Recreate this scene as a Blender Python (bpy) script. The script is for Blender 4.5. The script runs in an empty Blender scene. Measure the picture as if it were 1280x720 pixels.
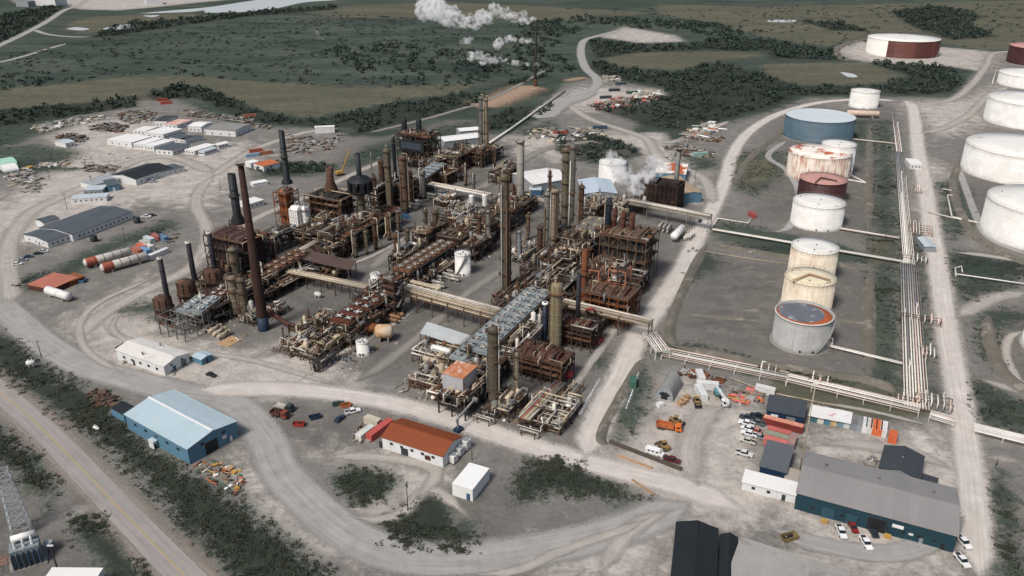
import bpy, math, random
import numpy as np
from mathutils import Vector, Matrix, noise as mnoise

random.seed(11)
PI = math.pi
SC = bpy.context.scene
COL = SC.collection
H, FOC, PITCH = 160.0, 1000.0, math.radians(24.5)      # drone height (m), focal length (px of a 1280 frame), downward tilt
CP, SP = math.cos(PITCH), math.sin(PITCH)
TA, TB = math.radians(62), math.radians(-28)           # the two directions of the plant grid


def P(px, py, z=0.0):
    """photo pixel -> point on the horizontal plane at height z"""
    u, v = px - 640.0, py - 360.0
    t = (z - H) / (-FOC * SP - v * CP)
    return (u * t, (FOC * CP - v * SP) * t)


def proj(x, y, z):
    f = y * CP - (z - H) * SP
    return 640 + FOC * x / f, 360 - FOC * (y * SP + (z - H) * CP) / f, FOC / f


def hz(px, py, top):
    """height of something whose foot is at (px, py) and whose top shows at row top"""
    x, y = P(px, py)
    lo, hi = 0.0, 300.0
    for _ in range(40):
        m = (lo + hi) / 2
        if proj(x, y, m)[1] > top:
            lo = m
        else:
            hi = m
    return lo


def ppm(px, py):
    return proj(*P(px, py), 0)[2]


# ------------------------------------------------------------------ mesh builder
class MB:
    def __init__(s):
        s.v, s.f, s.m, s.s, s.cur = [], [], [], [], 0

    def face(s, idx, smooth=False):
        s.f.append(idx); s.m.append(s.cur); s.s.append(smooth)

    def add(s, pts):
        b = len(s.v); s.v.extend([tuple(p) for p in pts]); return b

    def box(s, c, d, rz=0.0, taper=1.0):
        x, y, z = d[0] / 2, d[1] / 2, d[2] / 2
        co, si = math.cos(rz), math.sin(rz)
        pts = []
        for k in (-1, 1):
            t = 1.0 if k < 0 else taper
            for a, b in ((-1, -1), (1, -1), (1, 1), (-1, 1)):
                px, py = a * x * t, b * y * t
                pts.append((c[0] + px * co - py * si, c[1] + px * si + py * co, c[2] + k * z))
        b = s.add(pts)
        for q in ((3, 2, 1, 0), (4, 5, 6, 7), (0, 1, 5, 4), (1, 2, 6, 5), (2, 3, 7, 6), (3, 0, 4, 7)):
            s.face([b + i for i in q])
        return s

    def bar(s, a, b, w, h=None):
        a, b = Vector(a), Vector(b)
        h = h or w
        d = (b - a)
        if d.length < 1e-4: return s
        d.normalize()
        up = Vector((0, 0, 1)) if abs(d.z) < .95 else Vector((0, 1, 0))
        sx = d.cross(up).normalized(); sy = sx.cross(d)
        pts = []
        for p in (a, b):
            for i, j in ((-1, -1), (1, -1), (1, 1), (-1, 1)):
                pts.append(p + sx * (i * w / 2) + sy * (j * h / 2))
        k = s.add(pts)
        for q in ((3, 2, 1, 0), (4, 5, 6, 7), (0, 1, 5, 4), (1, 2, 6, 5), (2, 3, 7, 6), (3, 0, 4, 7)):
            s.face([k + i for i in q])
        return s

    def ring(s, p, d, r, n):
        d = d.normalized()
        up = Vector((0, 0, 1)) if abs(d.z) < .9 else Vector((0, 1, 0))
        sx = d.cross(up).normalized(); sy = d.cross(sx)
        return s.add([p + sx * (r * math.cos(2 * PI * i / n)) + sy * (r * math.sin(2 * PI * i / n)) for i in range(n)])

    def cyl(s, a, b, r0, r1=None, n=10, caps=True):
        a, b = Vector(a), Vector(b)
        r1 = r0 if r1 is None else r1
        d = b - a
        i0, i1 = s.ring(a, d, r0, n), s.ring(b, d, max(r1, .001), n)
        for i in range(n):
            j = (i + 1) % n
            s.face([i0 + i, i1 + i, i1 + j, i0 + j], True)
        if caps:
            s.face([i0 + i for i in range(n)]); s.face([i1 + i for i in reversed(range(n))])
        return s

    def tube(s, pts, r, n=6):
        pts = [Vector(p) for p in pts]
        rings = []
        for i, p in enumerate(pts):
            if i == 0: d = pts[1] - p
            elif i == len(pts) - 1: d = p - pts[i - 1]
            else: d = (p - pts[i - 1]).normalized() + (pts[i + 1] - p).normalized()
            if d.length < 1e-5: d = Vector((0, 0, 1))
            rings.append((p, d.normalized()))
        # carry a frame along the path
        d0 = rings[0][1]
        up = Vector((0, 0, 1)) if abs(d0.z) < .9 else Vector((1, 0, 0))
        sx = d0.cross(up).normalized()
        prev = None
        for k, (p, d) in enumerate(rings):
            sx = (sx - d * sx.dot(d))
            if sx.length < 1e-4: sx = d.orthogonal()
            sx.normalize(); sy = d.cross(sx)
            m = 1.0
            if 0 < k < len(rings) - 1:
                c = max(.5, d.dot((pts[k + 1] - p).normalized())); m = 1 / c
            b = s.add([p + (sx * math.cos(2 * PI * i / n) + sy * math.sin(2 * PI * i / n)) * (r * min(m, 1.3)) for i in range(n)])
            if prev is not None:
                for i in range(n):
                    j = (i + 1) % n
                    s.face([prev + i, prev + j, b + j, b + i], True)
            else:
                s.face([b + i for i in reversed(range(n))])
            prev = b
        s.face([prev + i for i in range(n)])
        return s

    def lathe(s, prof, n=24, c=(0, 0), smooth=True):
        prev = None
        for r, z in prof:
            b = s.add([(c[0] + max(r, .002) * math.cos(2 * PI * i / n), c[1] + max(r, .002) * math.sin(2 * PI * i / n), z) for i in range(n)])
            if prev is not None:
                for i in range(n):
                    j = (i + 1) % n
                    s.face([prev + i, prev + j, b + j, b + i], smooth)
            prev = b
        return s

    def prism(s, poly, a, b, axis='z'):
        n = len(poly)
        def mk(p, t):
            return (p[0], p[1], t) if axis == 'z' else ((p[0], t, p[1]) if axis == 'y' else (t, p[0], p[1]))
        i0 = s.add([mk(p, a) for p in poly]); i1 = s.add([mk(p, b) for p in poly])
        s.face([i0 + i for i in reversed(range(n))]); s.face([i1 + i for i in range(n)])
        for i in range(n):
            j = (i + 1) % n
            s.face([i0 + i, i0 + j, i1 + j, i1 + i])
        return s

    def build(s, name, mats, parent=None, loc=None, rz=0.0):
        me = bpy.data.meshes.new(name)
        me.from_pydata(s.v, [], s.f)
        mats = mats if isinstance(mats, (list, tuple)) else [mats]
        for m in mats: me.materials.append(m)
        if len(mats) > 1: me.polygons.foreach_set('material_index', s.m)
        me.polygons.foreach_set('use_smooth', s.s)
        me.update()
        o = bpy.data.objects.new(name, me)
        COL.objects.link(o)
        if parent is not None: o.parent = parent
        if loc is not None: o.location = loc; o.rotation_euler.z = rz
        return o


def tag(o, label=None, cat=None, group=None, kind=None):
    if label: o['label'] = label
    if cat: o['category'] = cat
    if group: o['group'] = group
    if kind: o['kind'] = kind
    return o


def T(name, label, cat, xy, rz=0.0, group=None, z=0.0):
    o = bpy.data.objects.new(name, None)
    o.empty_display_size = 1
    COL.objects.link(o)
    o.location = (xy[0], xy[1], z); o.rotation_euler.z = rz
    return tag(o, label, cat, group)


KIDS = {}
def kids(o):
    return list(o.children)


def dup(root, xy, rz, label, z=0.0, scale=None, group=None):
    r = root.copy(); COL.objects.link(r)
    r.location = (xy[0], xy[1], z); r.rotation_euler.z = rz
    if scale: r.scale = scale
    r['label'] = label
    if group: r['group'] = group
    for ch in kids(root):
        c = ch.copy(); COL.objects.link(c); c.parent = r
        for g in kids(ch):
            d = g.copy(); COL.objects.link(d); d.parent = c
    return r


# ------------------------------------------------------------------ materials
def lin(h):
    h = h.lstrip('#')
    c = [int(h[i:i + 2], 16) / 255 for i in (0, 2, 4)]
    return tuple([(x / 12.92 if x <= .04045 else ((x + .055) / 1.055) ** 2.4) for x in c] + [1.0])


class NT:
    def __init__(s, nt): s.nt = nt
    def n(s, t, **kw):
        nd = s.nt.nodes.new(t)
        for k, v in kw.items():
            if k.startswith('_'): setattr(nd, k[1:], v)
            else:
                sock = nd.inputs[int(k[1:])] if k[0] == 'i' and k[1:].isdigit() else nd.inputs[k]
                s.put(sock, v)
        return nd
    def put(s, sock, v):
        if hasattr(v, 'is_output'): s.nt.links.new(v, sock)
        elif hasattr(v, 'outputs'): s.nt.links.new(v.outputs[0], sock)
        else: sock.default_value = v
    def math(s, op, a, b=0.0, clamp=False):
        nd = s.nt.nodes.new('ShaderNodeMath'); nd.operation = op; nd.use_clamp = clamp
        s.put(nd.inputs[0], a); s.put(nd.inputs[1], b)
        return nd.outputs[0]
    def mix(s, f, a, b, mode='MIX'):
        nd = s.nt.nodes.new('ShaderNodeMix'); nd.data_type = 'RGBA'; nd.blend_type = mode
        s.put(nd.inputs[0], f); s.put(nd.inputs[6], a); s.put(nd.inputs[7], b)
        return nd.outputs[2]
    def noise(s, vec, scale, detail=4, rough=.6, dist=0.0):
        nd = s.nt.nodes.new('ShaderNodeTexNoise')
        s.put(nd.inputs['Vector'], vec); nd.inputs['Scale'].default_value = scale
        nd.inputs['Detail'].default_value = detail; nd.inputs['Roughness'].default_value = rough
        nd.inputs['Distortion'].default_value = dist
        return nd.outputs[0]
    def ramp(s, f, stops):
        nd = s.nt.nodes.new('ShaderNodeValToRGB')
        el = nd.color_ramp.elements
        while len(el) < len(stops): el.new(.5)
        for e, (p, c) in zip(el, stops):
            e.position = p; e.color = c if len(c) == 4 else tuple(c) + (1,)
        s.put(nd.inputs[0], f)
        return nd.outputs[0]
    def smooth(s, x, lo, hi):
        nd = s.nt.nodes.new('ShaderNodeMapRange'); nd.interpolation_type = 'SMOOTHSTEP'
        s.put(nd.inputs[0], x); nd.inputs[1].default_value = lo; nd.inputs[2].default_value = hi
        return nd.outputs[0]
    def scalev(s, v, sc):
        nd = s.nt.nodes.new('ShaderNodeVectorMath'); nd.operation = 'MULTIPLY'
        s.put(nd.inputs[0], v); nd.inputs[1].default_value = sc
        return nd.outputs[0]


MATS = {}
def newmat(name):
    m = bpy.data.materials.new(name); m.use_nodes = True
    t = NT(m.node_tree)
    b = m.node_tree.nodes['Principled BSDF']
    b.inputs['Specular IOR Level'].default_value = .3
    return m, t, b


def M(name, base, second=None, scale=.35, rough=.75, metal=0.0, bump=.0, streak=None, stamt=.5, contrast=.25, ridge=None, var=.16, blotch=None, blamt=.5, band=0.0):
    """weathered surface: base/second colours mixed by noise, streaks that run down, blotches, ridges for sheet metal"""
    if name in MATS: return MATS[name]
    m, t, b = newmat(name)
    geo = t.n('ShaderNodeNewGeometry'); pos = geo.outputs['Position']
    c = lin(base)
    n1 = t.noise(pos, scale, 5, .65)
    if second:
        col = t.mix(t.smooth(n1, .5 - contrast, .5 + contrast), c, lin(second))
    else:
        col = t.mix(t.smooth(n1, .3, .7), tuple(x * .86 for x in c[:3]) + (1,), tuple(min(1, x * 1.12) for x in c[:3]) + (1,))
    if blotch:
        nb = t.noise(pos, scale * .7 + .05, 6, .7, .5)
        col = t.mix(t.smooth(nb, .62 - blamt * .25, .68 - blamt * .2), col, lin(blotch))
    if streak:
        sv = t.scalev(pos, (1.0, 1.0, .04))
        ns = t.noise(sv, 1.1, 3, .7)
        col = t.mix(t.math('MULTIPLY', t.smooth(ns, .62 - stamt * .22, .74 - stamt * .1), .85), col, lin(streak))
    if band:
        nb2 = t.noise(t.scalev(pos, (.02, .02, 1.0)), .55, 3, .75)
        col = t.mix(t.math('MULTIPLY', t.smooth(nb2, .5, .62), band), col, tuple(x * .45 for x in c[:3]) + (1,))
        nb3 = t.noise(t.scalev(pos, (.03, .03, 1.0)), .9, 2, .6)
        col = t.mix(t.math('MULTIPLY', t.smooth(nb3, .56, .66), band * .6), col, tuple(min(1, x * 1.7) for x in c[:3]) + (1,))
    fine = t.noise(pos, 3.1, 3, .7)
    col = t.mix(.35, col, t.mix(fine, tuple(x * .45 for x in c[:3]) + (1,), (min(1, c[0] * 1.6), min(1, c[1] * 1.6), min(1, c[2] * 1.6), 1)))
    if var:
        oi = t.n('ShaderNodeObjectInfo')
        hs = t.n('ShaderNodeHueSaturation', Color=col)
        t.put(hs.inputs['Value'], t.math('ADD', t.math('MULTIPLY', oi.outputs['Random'], 2 * var), 1 - var))
        col = hs.outputs[0]
    t.put(b.inputs['Base Color'], col)
    b.inputs['Roughness'].default_value = rough; b.inputs['Metallic'].default_value = metal
    if ridge:
        tc = t.n('ShaderNodeTexCoord')
        w = t.n('ShaderNodeTexWave', Vector=tc.outputs['Object'], Scale=ridge[1]); w.bands_direction = ridge[0]
        bp = t.n('ShaderNodeBump', Height=w.outputs['Fac' if 'Fac' in w.outputs else 1], Strength=.5, Distance=.12)
        t.put(b.inputs['Normal'], bp.outputs[0])
        so_ = t.n('ShaderNodeSeparateXYZ', Vector=tc.outputs['Object'])
        pa = t.math('FLOOR', t.math('MULTIPLY', so_.outputs['XYZ'.index(ridge[0])], .45))
        wn = t.n('ShaderNodeTexWhiteNoise', _noise_dimensions='1D'); t.put(wn.inputs['W'], pa)
        col = t.mix(t.math('MULTIPLY', wn.outputs[0], .16), col, tuple(x * .5 for x in c[:3]) + (1,))
        dn = t.noise(pos, .22, 5, .7, .8)
        col = t.mix(t.math('MULTIPLY', t.smooth(dn, .52, .72), .28), col, tuple(x * .62 + .02 for x in c[:3]) + (1,))
        sh = t.mix(t.math('MULTIPLY', w.outputs[1], .12), col, tuple(x * .5 for x in c[:3]) + (1,))
        t.put(b.inputs['Base Color'], sh)
    elif bump:
        bp = t.n('ShaderNodeBump', Height=t.noise(pos, scale * 6, 4, .7), Strength=.6, Distance=bump)
        t.put(b.inputs['Normal'], bp.outputs[0])
    MATS[name] = m
    return m


rust = M('rusted_steel', '#523b2f', '#2a211d', .5, .85, contrast=.2, blotch='#7f5a42', blamt=.3)
rustred = M('red_rust', '#55352a', '#2f211c', .4, .85, contrast=.2)
rustorange = M('orange_rust', '#84502f', '#553222', .5, .85, contrast=.2)
darksteel = M('dark_steel', '#2a2827', '#1a1715', .4, .7, blotch='#4a372c', blamt=.25)
brown = M('brown_steel', '#64503f', '#3a2e27', .5, .8, contrast=.22, blotch='#7a6858', blamt=.2)
greysteel = M('grey_steel', '#83837f', '#5f5f5d', .4, .6, .15, blotch='#5a4a3e', blamt=.2)
bluegrey = M('galvanised_sheet', '#8e9698', '#6e7678', .5, .6, .1, blotch='#55585a', blamt=.2)
silver = M('aluminium_cladding', '#b7b3aa', '#8d8880', .6, .45, .3, blotch='#7a6656', blamt=.2)
cream = M('cream_cladding', '#bbad95', '#93836e', .5, .6, blotch='#7d6552', blamt=.25)
white = M('white_paint', '#d8d8d4', '#c4c3bd', .3, .5, blotch='#9c968c', blamt=.12)
whitepipe = M('white_pipe', '#d3cdc4', '#bbb3a9', .25, .55, blotch='#9a8b7d', blamt=.15)
tan = M('tan_cladding', '#857a68', '#5e5548', .4, .7, streak='#3e342c', stamt=.5, band=.6)
tangrey = M('stained_grey_cladding', '#7c7a72', '#5a564f', .4, .6, .1, streak='#463c33', stamt=.5, band=.6)
olive = M('olive_cladding', '#625a4c', '#423b33', .4, .75, streak='#2e2822', stamt=.5, band=.6)
black = M('black_paint', '#24282b', '#181a1c', .4, .6)
navy = M('navy_paint', '#243a52', '#1a2937', .4, .6)
orange = M('orange_paint', '#b5683c', '#8a4a2a', .5, .65, blotch='#4a3226', blamt=.3)
redpaint = M('red_paint', '#9a3832', '#77302c', .5, .6)
pink = M('faded_red_paint', '#c96c62', '#b05a52', .4, .7)
yellow = M('yellow_paint', '#b08a48', '#8a6e3a', .6, .65)
dullyellow = M('dull_yellow_steel', '#8a784e', '#5f5136', .6, .7)
bluepaint = M('blue_paint', '#3d5f7c', '#304c62', .4, .6)
greenpaint = M('green_paint', '#3f6a58', '#2f5044', .4, .6)
mint = M('mint_paint', '#9cc4b0', '#86ab98', .4, .6)
concrete = M('concrete', '#8f8b84', '#78746d', .3, .9)
timber = M('timber', '#a98a6a', '#86694d', .9, .9)
rubber = M('rubber', '#1b1b1b', None, 1, .9)
glass = M('dark_glass', '#1d262b', None, 1, .15, var=0)
grating = M('grating', '#3a322c', '#28221e', .8, .9, blotch='#5c4a3c', blamt=.3)
deckrust = M('rust_deck', '#684733', '#3f2d24', .6, .9, contrast=.2, blotch='#8a6248', blamt=.35)
lampmetal = M('weathered_wood', '#5a5249', '#443d36', 1, .9)
# ------------------------------------------------------------------ world, sun, camera
SUN_EL, SUN_AZ = math.radians(52), math.radians(-140)   # azimuth of the sun measured from +Y towards +X
w = bpy.data.worlds.new('World'); SC.world = w; w.use_nodes = True
sky = w.node_tree.nodes.new('ShaderNodeTexSky'); sky.sky_type = 'NISHITA'; sky.sun_disc = False
sky.sun_elevation = SUN_EL; sky.sun_rotation = SUN_AZ
sky.air_density = 1.0; sky.dust_density = 4.0; sky.ozone_density = 1.0
w.node_tree.links.new(sky.outputs[0], w.node_tree.nodes['Background'].inputs[0])
w.node_tree.nodes['Background'].inputs[1].default_value = .085
sl = bpy.data.lights.new('sun', 'SUN'); sl.energy = 2.5; sl.angle = math.radians(14); sl.color = (1, .965, .92)
so = bpy.data.objects.new('sun', sl); COL.objects.link(so)
sd = Vector((math.sin(SUN_AZ) * math.cos(SUN_EL), math.cos(SUN_AZ) * math.cos(SUN_EL), math.sin(SUN_EL)))
so.rotation_euler = sd.to_track_quat('Z', 'Y').to_euler(); so.location = (0, 0, 300)
cam = bpy.data.cameras.new('camera'); cam.sensor_width = 36; cam.lens = 36 * FOC / 1280; cam.clip_start = 1; cam.clip_end = 30000
co = bpy.data.objects.new('camera', cam); COL.objects.link(co)
co.location = (0, 0, H); co.rotation_euler = (PI / 2 - PITCH, 0, 0)
SC.camera = co
SC.view_settings.view_transform = 'Standard'; SC.view_settings.look = 'None'
SC.view_settings.gamma = 1; SC.view_settings.exposure = .34; SC.view_settings.use_curve_mapping = False
SC.cycles.max_bounces = 14; SC.cycles.diffuse_bounces = 3; SC.cycles.glossy_bounces = 2
SC.cycles.transparent_max_bounces = 12; SC.cycles.volume_bounces = 12

# ------------------------------------------------------------------ ground zones traced on the ground plane
def poly(*pts):
    return np.array([P(*p) for p in pts])


def sdist(pg, X, Y):
    """signed distance (positive inside) of the points to a polygon"""
    d2 = np.full(X.shape, 1e18); inside = np.zeros(X.shape, bool)
    n = len(pg)
    for i in range(n):
        ax, ay = pg[i]; bx, by = pg[(i + 1) % n]
        ex, ey = bx - ax, by - ay
        t = np.clip(((X - ax) * ex + (Y - ay) * ey) / (ex * ex + ey * ey + 1e-9), 0, 1)
        d2 = np.minimum(d2, (X - ax - t * ex) ** 2 + (Y - ay - t * ey) ** 2)
        cr = ((ay > Y) != (by > Y))
        with np.errstate(divide='ignore', invalid='ignore'):
            xi = ax + (Y - ay) / (by - ay + 1e-12) * ex
        inside ^= cr & (X < xi)
    return np.where(inside, 1, -1) * np.sqrt(d2)


PLANT = poly((-300, 190), (-60, 165), (40, 158), (120, 140), (170, 126), (215, 122), (300, 158), (400, 160), (438, 170), (480, 172), (560, 150), (590, 150), (600, 168), (640, 168), (672, 150), (690, 125),
             (705, 104), (745, 96), (830, 112), (850, 122), (800, 148), (790, 165), (830, 178), (880, 168), (915, 152), (960, 140), (1010, 122), (1130, 121), (1190, 122), (1225, 85),
             (1190, 84), (1080, 78), (1045, 72), (1040, 62), (1060, 52), (1090, 50), (1165, 62), (1240, 64), (1500, 70), (1900, 300), (1700, 900), (-700, 900), (-500, 300))
VEG = [poly(*q) for q in (
    ((-30, 400), (20, 425), (50, 455), (95, 478), (140, 500), (165, 535), (190, 560), (236, 590), (270, 608), (300, 630), (330, 655), (385, 692), (450, 760), (330, 760), (250, 680), (180, 600), (110, 535), (70, 520), (20, 478), (-30, 440)),
    ((-80, 500), (20, 545), (62, 590), (72, 625), (62, 640), (40, 615), (-10, 575), (-80, 540)),
    ((82, 648), (120, 640), (150, 672), (200, 735), (150, 740), (112, 690)),
    ((415, 600), (440, 582), (480, 588), (495, 605), (485, 622), (458, 634), (430, 622)),
    ((530, 620), (550, 617), (570, 640), (605, 680), (580, 692), (520, 692), (485, 675), (472, 655), (500, 640)),
    ((660, 578), (700, 570), (745, 592), (775, 610), (818, 626), (770, 628), (720, 622), (690, 615), (650, 628), (640, 608)),
    ((15, 362), (30, 345), (70, 335), (110, 312), (160, 292), (215, 272), (225, 283), (190, 300), (165, 305), (130, 325), (90, 345), (50, 365)),
    ((-60, 190), (40, 180), (90, 188), (160, 204), (152, 213), (110, 212), (40, 216), (-60, 222)),
    ((-20, 150), (60, 152), (110, 150), (60, 166), (20, 180), (-20, 190)),
    ((690, 168), (735, 166), (790, 180), (808, 193), (770, 207), (735, 204), (700, 195)),
    ((825, 188), (850, 180), (895, 200), (898, 210), (860, 214), (835, 203)),
    ((915, 195), (945, 187), (985, 190), (975, 225), (940, 245), (915, 232)),
    ((890, 276), (940, 282), (1000, 296), (1120, 322), (1125, 332), (1040, 328), (960, 318), (893, 300)),
    ((865, 310), (895, 318), (905, 330), (880, 345), (860, 355), (852, 340)),
    ((830, 425), (900, 438), (980, 458), (1060, 475), (1120, 488), (1130, 505), (1060, 492), (960, 470), (835, 442)),
    ((1092, 150), (1116, 150), (1122, 250), (1126, 380), (1128, 490), (1086, 472), (1084, 380), (1090, 260)),
    ((1140, 292), (1150, 300), (1156, 380), (1166, 450), (1170, 495), (1162, 490), (1152, 400)),
    ((1208, 470), (1245, 485), (1300, 515), (1300, 545), (1240, 532), (1216, 520)),
    ((1222, 392), (1255, 388), (1300, 386), (1300, 395), (1250, 412), (1245, 435), (1262, 465), (1240, 462), (1222, 435)),
    ((1238, 592), (1256, 590), (1270, 640), (1285, 720), (1258, 760), (1246, 680)),
    ((1182, 318), (1200, 312), (1290, 330), (1290, 345), (1210, 380), (1192, 355)),
    ((1168, 228), (1200, 225), (1215, 245), (1222, 280), (1190, 300), (1180, 270)),
    ((318, 210), (345, 203), (420, 205), (420, 216), (370, 222), (320, 222)),
    ((255, 206), (310, 186), (318, 188), (275, 208), (258, 211)),
    ((140, 385), (160, 376), (200, 378), (196, 398), (150, 393)),
    ((780, 455), (800, 440), (815, 490), (800, 530), (775, 560), (765, 545)),
    ((1060, 148), (1090, 150), (1088, 190), (1072, 200), (1055, 170)),
    ((738, 446), (760, 444), (766, 455), (748, 461)),
    ((440, 192), (470, 180), (545, 160), (590, 152), (600, 165), (560, 178), (505, 195), (465, 205), (430, 210)),
    ((640, 165), (690, 150), (700, 165), (660, 172)),
    ((1150, 135), (1170, 150), (1160, 170), (1152, 160)),
)]
OLIVE = [poly(*q) for q in (
    ((-200, 118), (-20, 112), (60, 107), (150, 97), (250, 95), (330, 103), (440, 108), (600, 105), (575, 116), (520, 122), (450, 136), (385, 148), (330, 140), (270, 120), (130, 130), (40, 134), (-200, 150)),
    ((750, 72), (800, 66), (900, 64), (965, 68), (890, 78), (845, 88), (795, 86), (760, 80)),
    ((950, 80), (1020, 78), (1080, 78), (1135, 92), (1100, 104), (1000, 106), (960, 100)),
    ((820, 5), (950, 8), (1080, 6), (1280, 0), (1500, 0), (1500, 60), (1230, 62), (1160, 52), (1100, 40), (1040, 58), (960, 48), (900, 30), (820, 18)),
    ((370, 14), (450, 6), (560, 2), (680, 8), (830, 16), (700, 26), (560, 22), (420, 22)),
    ((75, 38), (100, 22), (240, 15), (260, 22), (180, 32), (110, 42)),
    ((900, 120), (960, 122), (950, 135), (905, 135)),
    ((1085, 300), (1110, 290), (1118, 330), (1090, 335)),
    ((1210, 480), (1280, 520), (1280, 530)),
    ((960, 452), (1120, 490), (1170, 520), (1100, 530), (960, 490)),
    ((910, 205), (960, 195), (970, 220), (930, 240)),
    ((1000, 555), (1010, 560), (1004, 566)),
)]
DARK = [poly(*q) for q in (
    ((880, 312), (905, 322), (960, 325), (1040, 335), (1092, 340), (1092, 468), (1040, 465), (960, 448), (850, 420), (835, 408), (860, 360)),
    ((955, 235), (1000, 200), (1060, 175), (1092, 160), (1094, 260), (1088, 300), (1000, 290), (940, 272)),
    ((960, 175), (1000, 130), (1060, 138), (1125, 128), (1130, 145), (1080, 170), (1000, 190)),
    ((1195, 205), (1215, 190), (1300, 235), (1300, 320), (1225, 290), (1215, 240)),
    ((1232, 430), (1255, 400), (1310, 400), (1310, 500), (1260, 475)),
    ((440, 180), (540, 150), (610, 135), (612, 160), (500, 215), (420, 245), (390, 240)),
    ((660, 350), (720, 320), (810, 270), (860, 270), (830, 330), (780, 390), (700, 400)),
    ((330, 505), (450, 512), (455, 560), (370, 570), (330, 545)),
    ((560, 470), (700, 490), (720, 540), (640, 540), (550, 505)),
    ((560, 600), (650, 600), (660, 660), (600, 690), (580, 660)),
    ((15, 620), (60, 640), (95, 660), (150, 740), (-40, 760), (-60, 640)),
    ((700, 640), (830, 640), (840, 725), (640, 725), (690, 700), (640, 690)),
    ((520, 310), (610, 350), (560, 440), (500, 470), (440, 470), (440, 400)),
    ((190, 400), (300, 430), (420, 380), (520, 300), (640, 230), (640, 180), (500, 185), (340, 280), (260, 350)),  # from here on: oil stain and painted-in shade under the process units
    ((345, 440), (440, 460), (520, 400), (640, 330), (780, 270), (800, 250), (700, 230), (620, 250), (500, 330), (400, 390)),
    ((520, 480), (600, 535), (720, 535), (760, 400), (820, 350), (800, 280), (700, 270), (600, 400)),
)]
PALE = [poly(*q) for q in (
    ((690, 118), (745, 108), (830, 114), (850, 122), (760, 138), (715, 138)),
    ((747, 46), (780, 33), (845, 44), (857, 52), (800, 54)),
    ((100, 190), (60, 170), (110, 150), (190, 150), (240, 195), (300, 178), (330, 190), (260, 260), (180, 250), (60, 290), (-20, 320), (-40, 280)),
    ((830, 470), (900, 490), (940, 520), (950, 590), (1000, 640), (900, 660), (830, 640), (760, 580), (770, 545), (800, 520)),
    ((1080, 540), (1190, 545), (1210, 600), (1200, 720), (1000, 720), (1000, 650), (1180, 620), (1010, 570), (1010, 545)),
    ((20, 4), (60, 0), (100, 12), (150, 13), (205, 8), (260, 2), (330, -4), (330, -12), (0, -12)),
    ((1040, 62), (1080, 50), (1240, 64), (1230, 90), (1190, 84), (1080, 78)),
    ((85, 400), (190, 350), (200, 395), (240, 425), (300, 440), (400, 440), (440, 480), (330, 500), (250, 500), (120, 460)),
    ((640, 170), (830, 165), (880, 225), (870, 250), (820, 200), (700, 200), (650, 190)),
    ((1130, 130), (1200, 125), (1250, 110), (1210, 165), (1160, 170)),
    ((1160, 200), (1180, 215), (1180, 250), (1150, 260)),
    ((300, 560), (340, 600), (400, 655), (470, 700), (400, 690), (330, 640)),
    ((380, 560), (500, 575), (560, 600), (520, 625), (470, 650), (420, 640), (500, 605), (440, 575)),
    ((660, 690), (760, 668), (840, 640), (850, 650), (820, 720), (700, 730)),
    ((80, 640), (108, 632), (112, 640), (90, 650)),
)]


# far woods: reads as one mass
FOREST = [(poly(*q), d) for q, d in (
    (((-60, 140), (20, 138), (60, 132), (130, 126), (175, 122), (170, 134), (110, 142), (50, 152), (-60, 166)), .012),
    (((178, 120), (222, 106), (265, 112), (300, 128), (290, 134), (240, 122), (195, 126)), .012),
    (((265, 118), (330, 140), (390, 150), (440, 140), (520, 126), (580, 116), (600, 120), (530, 138), (440, 160), (380, 158), (310, 154), (260, 128)), .008),
    (((410, 62), (480, 56), (600, 66), (640, 76), (640, 90), (600, 106), (500, 108), (440, 92)), .003),
    (((600, 150), (640, 136), (690, 128), (690, 140), (640, 160), (600, 165)), .01),
    (((430, 158), (520, 140), (600, 118), (610, 126), (540, 146), (450, 166)), .012),
    (((610, 110), (660, 96), (690, 94), (650, 106)), .01),
    (((150, 30), (240, 22), (320, 14), (420, 8), (420, 12), (320, 20), (240, 30), (150, 44), (110, 48)), .005),
    (((650, 28), (740, 20), (880, 28), (950, 38), (958, 44), (905, 46), (860, 42), (740, 30), (690, 60), (720, 90), (650, 92), (640, 60)), .004),
    (((735, 50), (800, 58), (860, 56), (900, 46), (960, 50), (960, 64), (880, 62), (790, 66), (745, 74)), .006),
    (((735, 75), (790, 88), (845, 90), (900, 78), (960, 96), (1000, 107), (1100, 108), (1100, 118), (1000, 120), (910, 148), (860, 164), (810, 158), (735, 134), (830, 118), (830, 108), (750, 94)), .008),
    (((960, 50), (1000, 58), (1035, 62), (1060, 76), (1190, 84), (1205, 100), (1190, 116), (1130, 119), (1095, 116), (1110, 104), (1140, 96), (1080, 76), (1000, 74), (960, 74)), .009),
    (((1112, 14), (1160, 7), (1215, 14), (1228, 22), (1210, 30), (1250, 46), (1190, 50), (1140, 34)), .005),
    (((1000, 26), (1050, 28), (1090, 40), (1040, 38)), .005),
    (((0, 100), (60, 96), (70, 106), (0, 114)), .004),
    (((0, 20), (60, 8), (85, 6), (40, 34), (0, 55), (-30, 60)), .005),
    (((690, 165), (735, 166), (800, 185), (806, 195), (760, 205), (720, 200), (695, 190)), .02),
    (((310, 205), (345, 203), (420, 206), (420, 214), (330, 220)), .03),
)]


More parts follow.
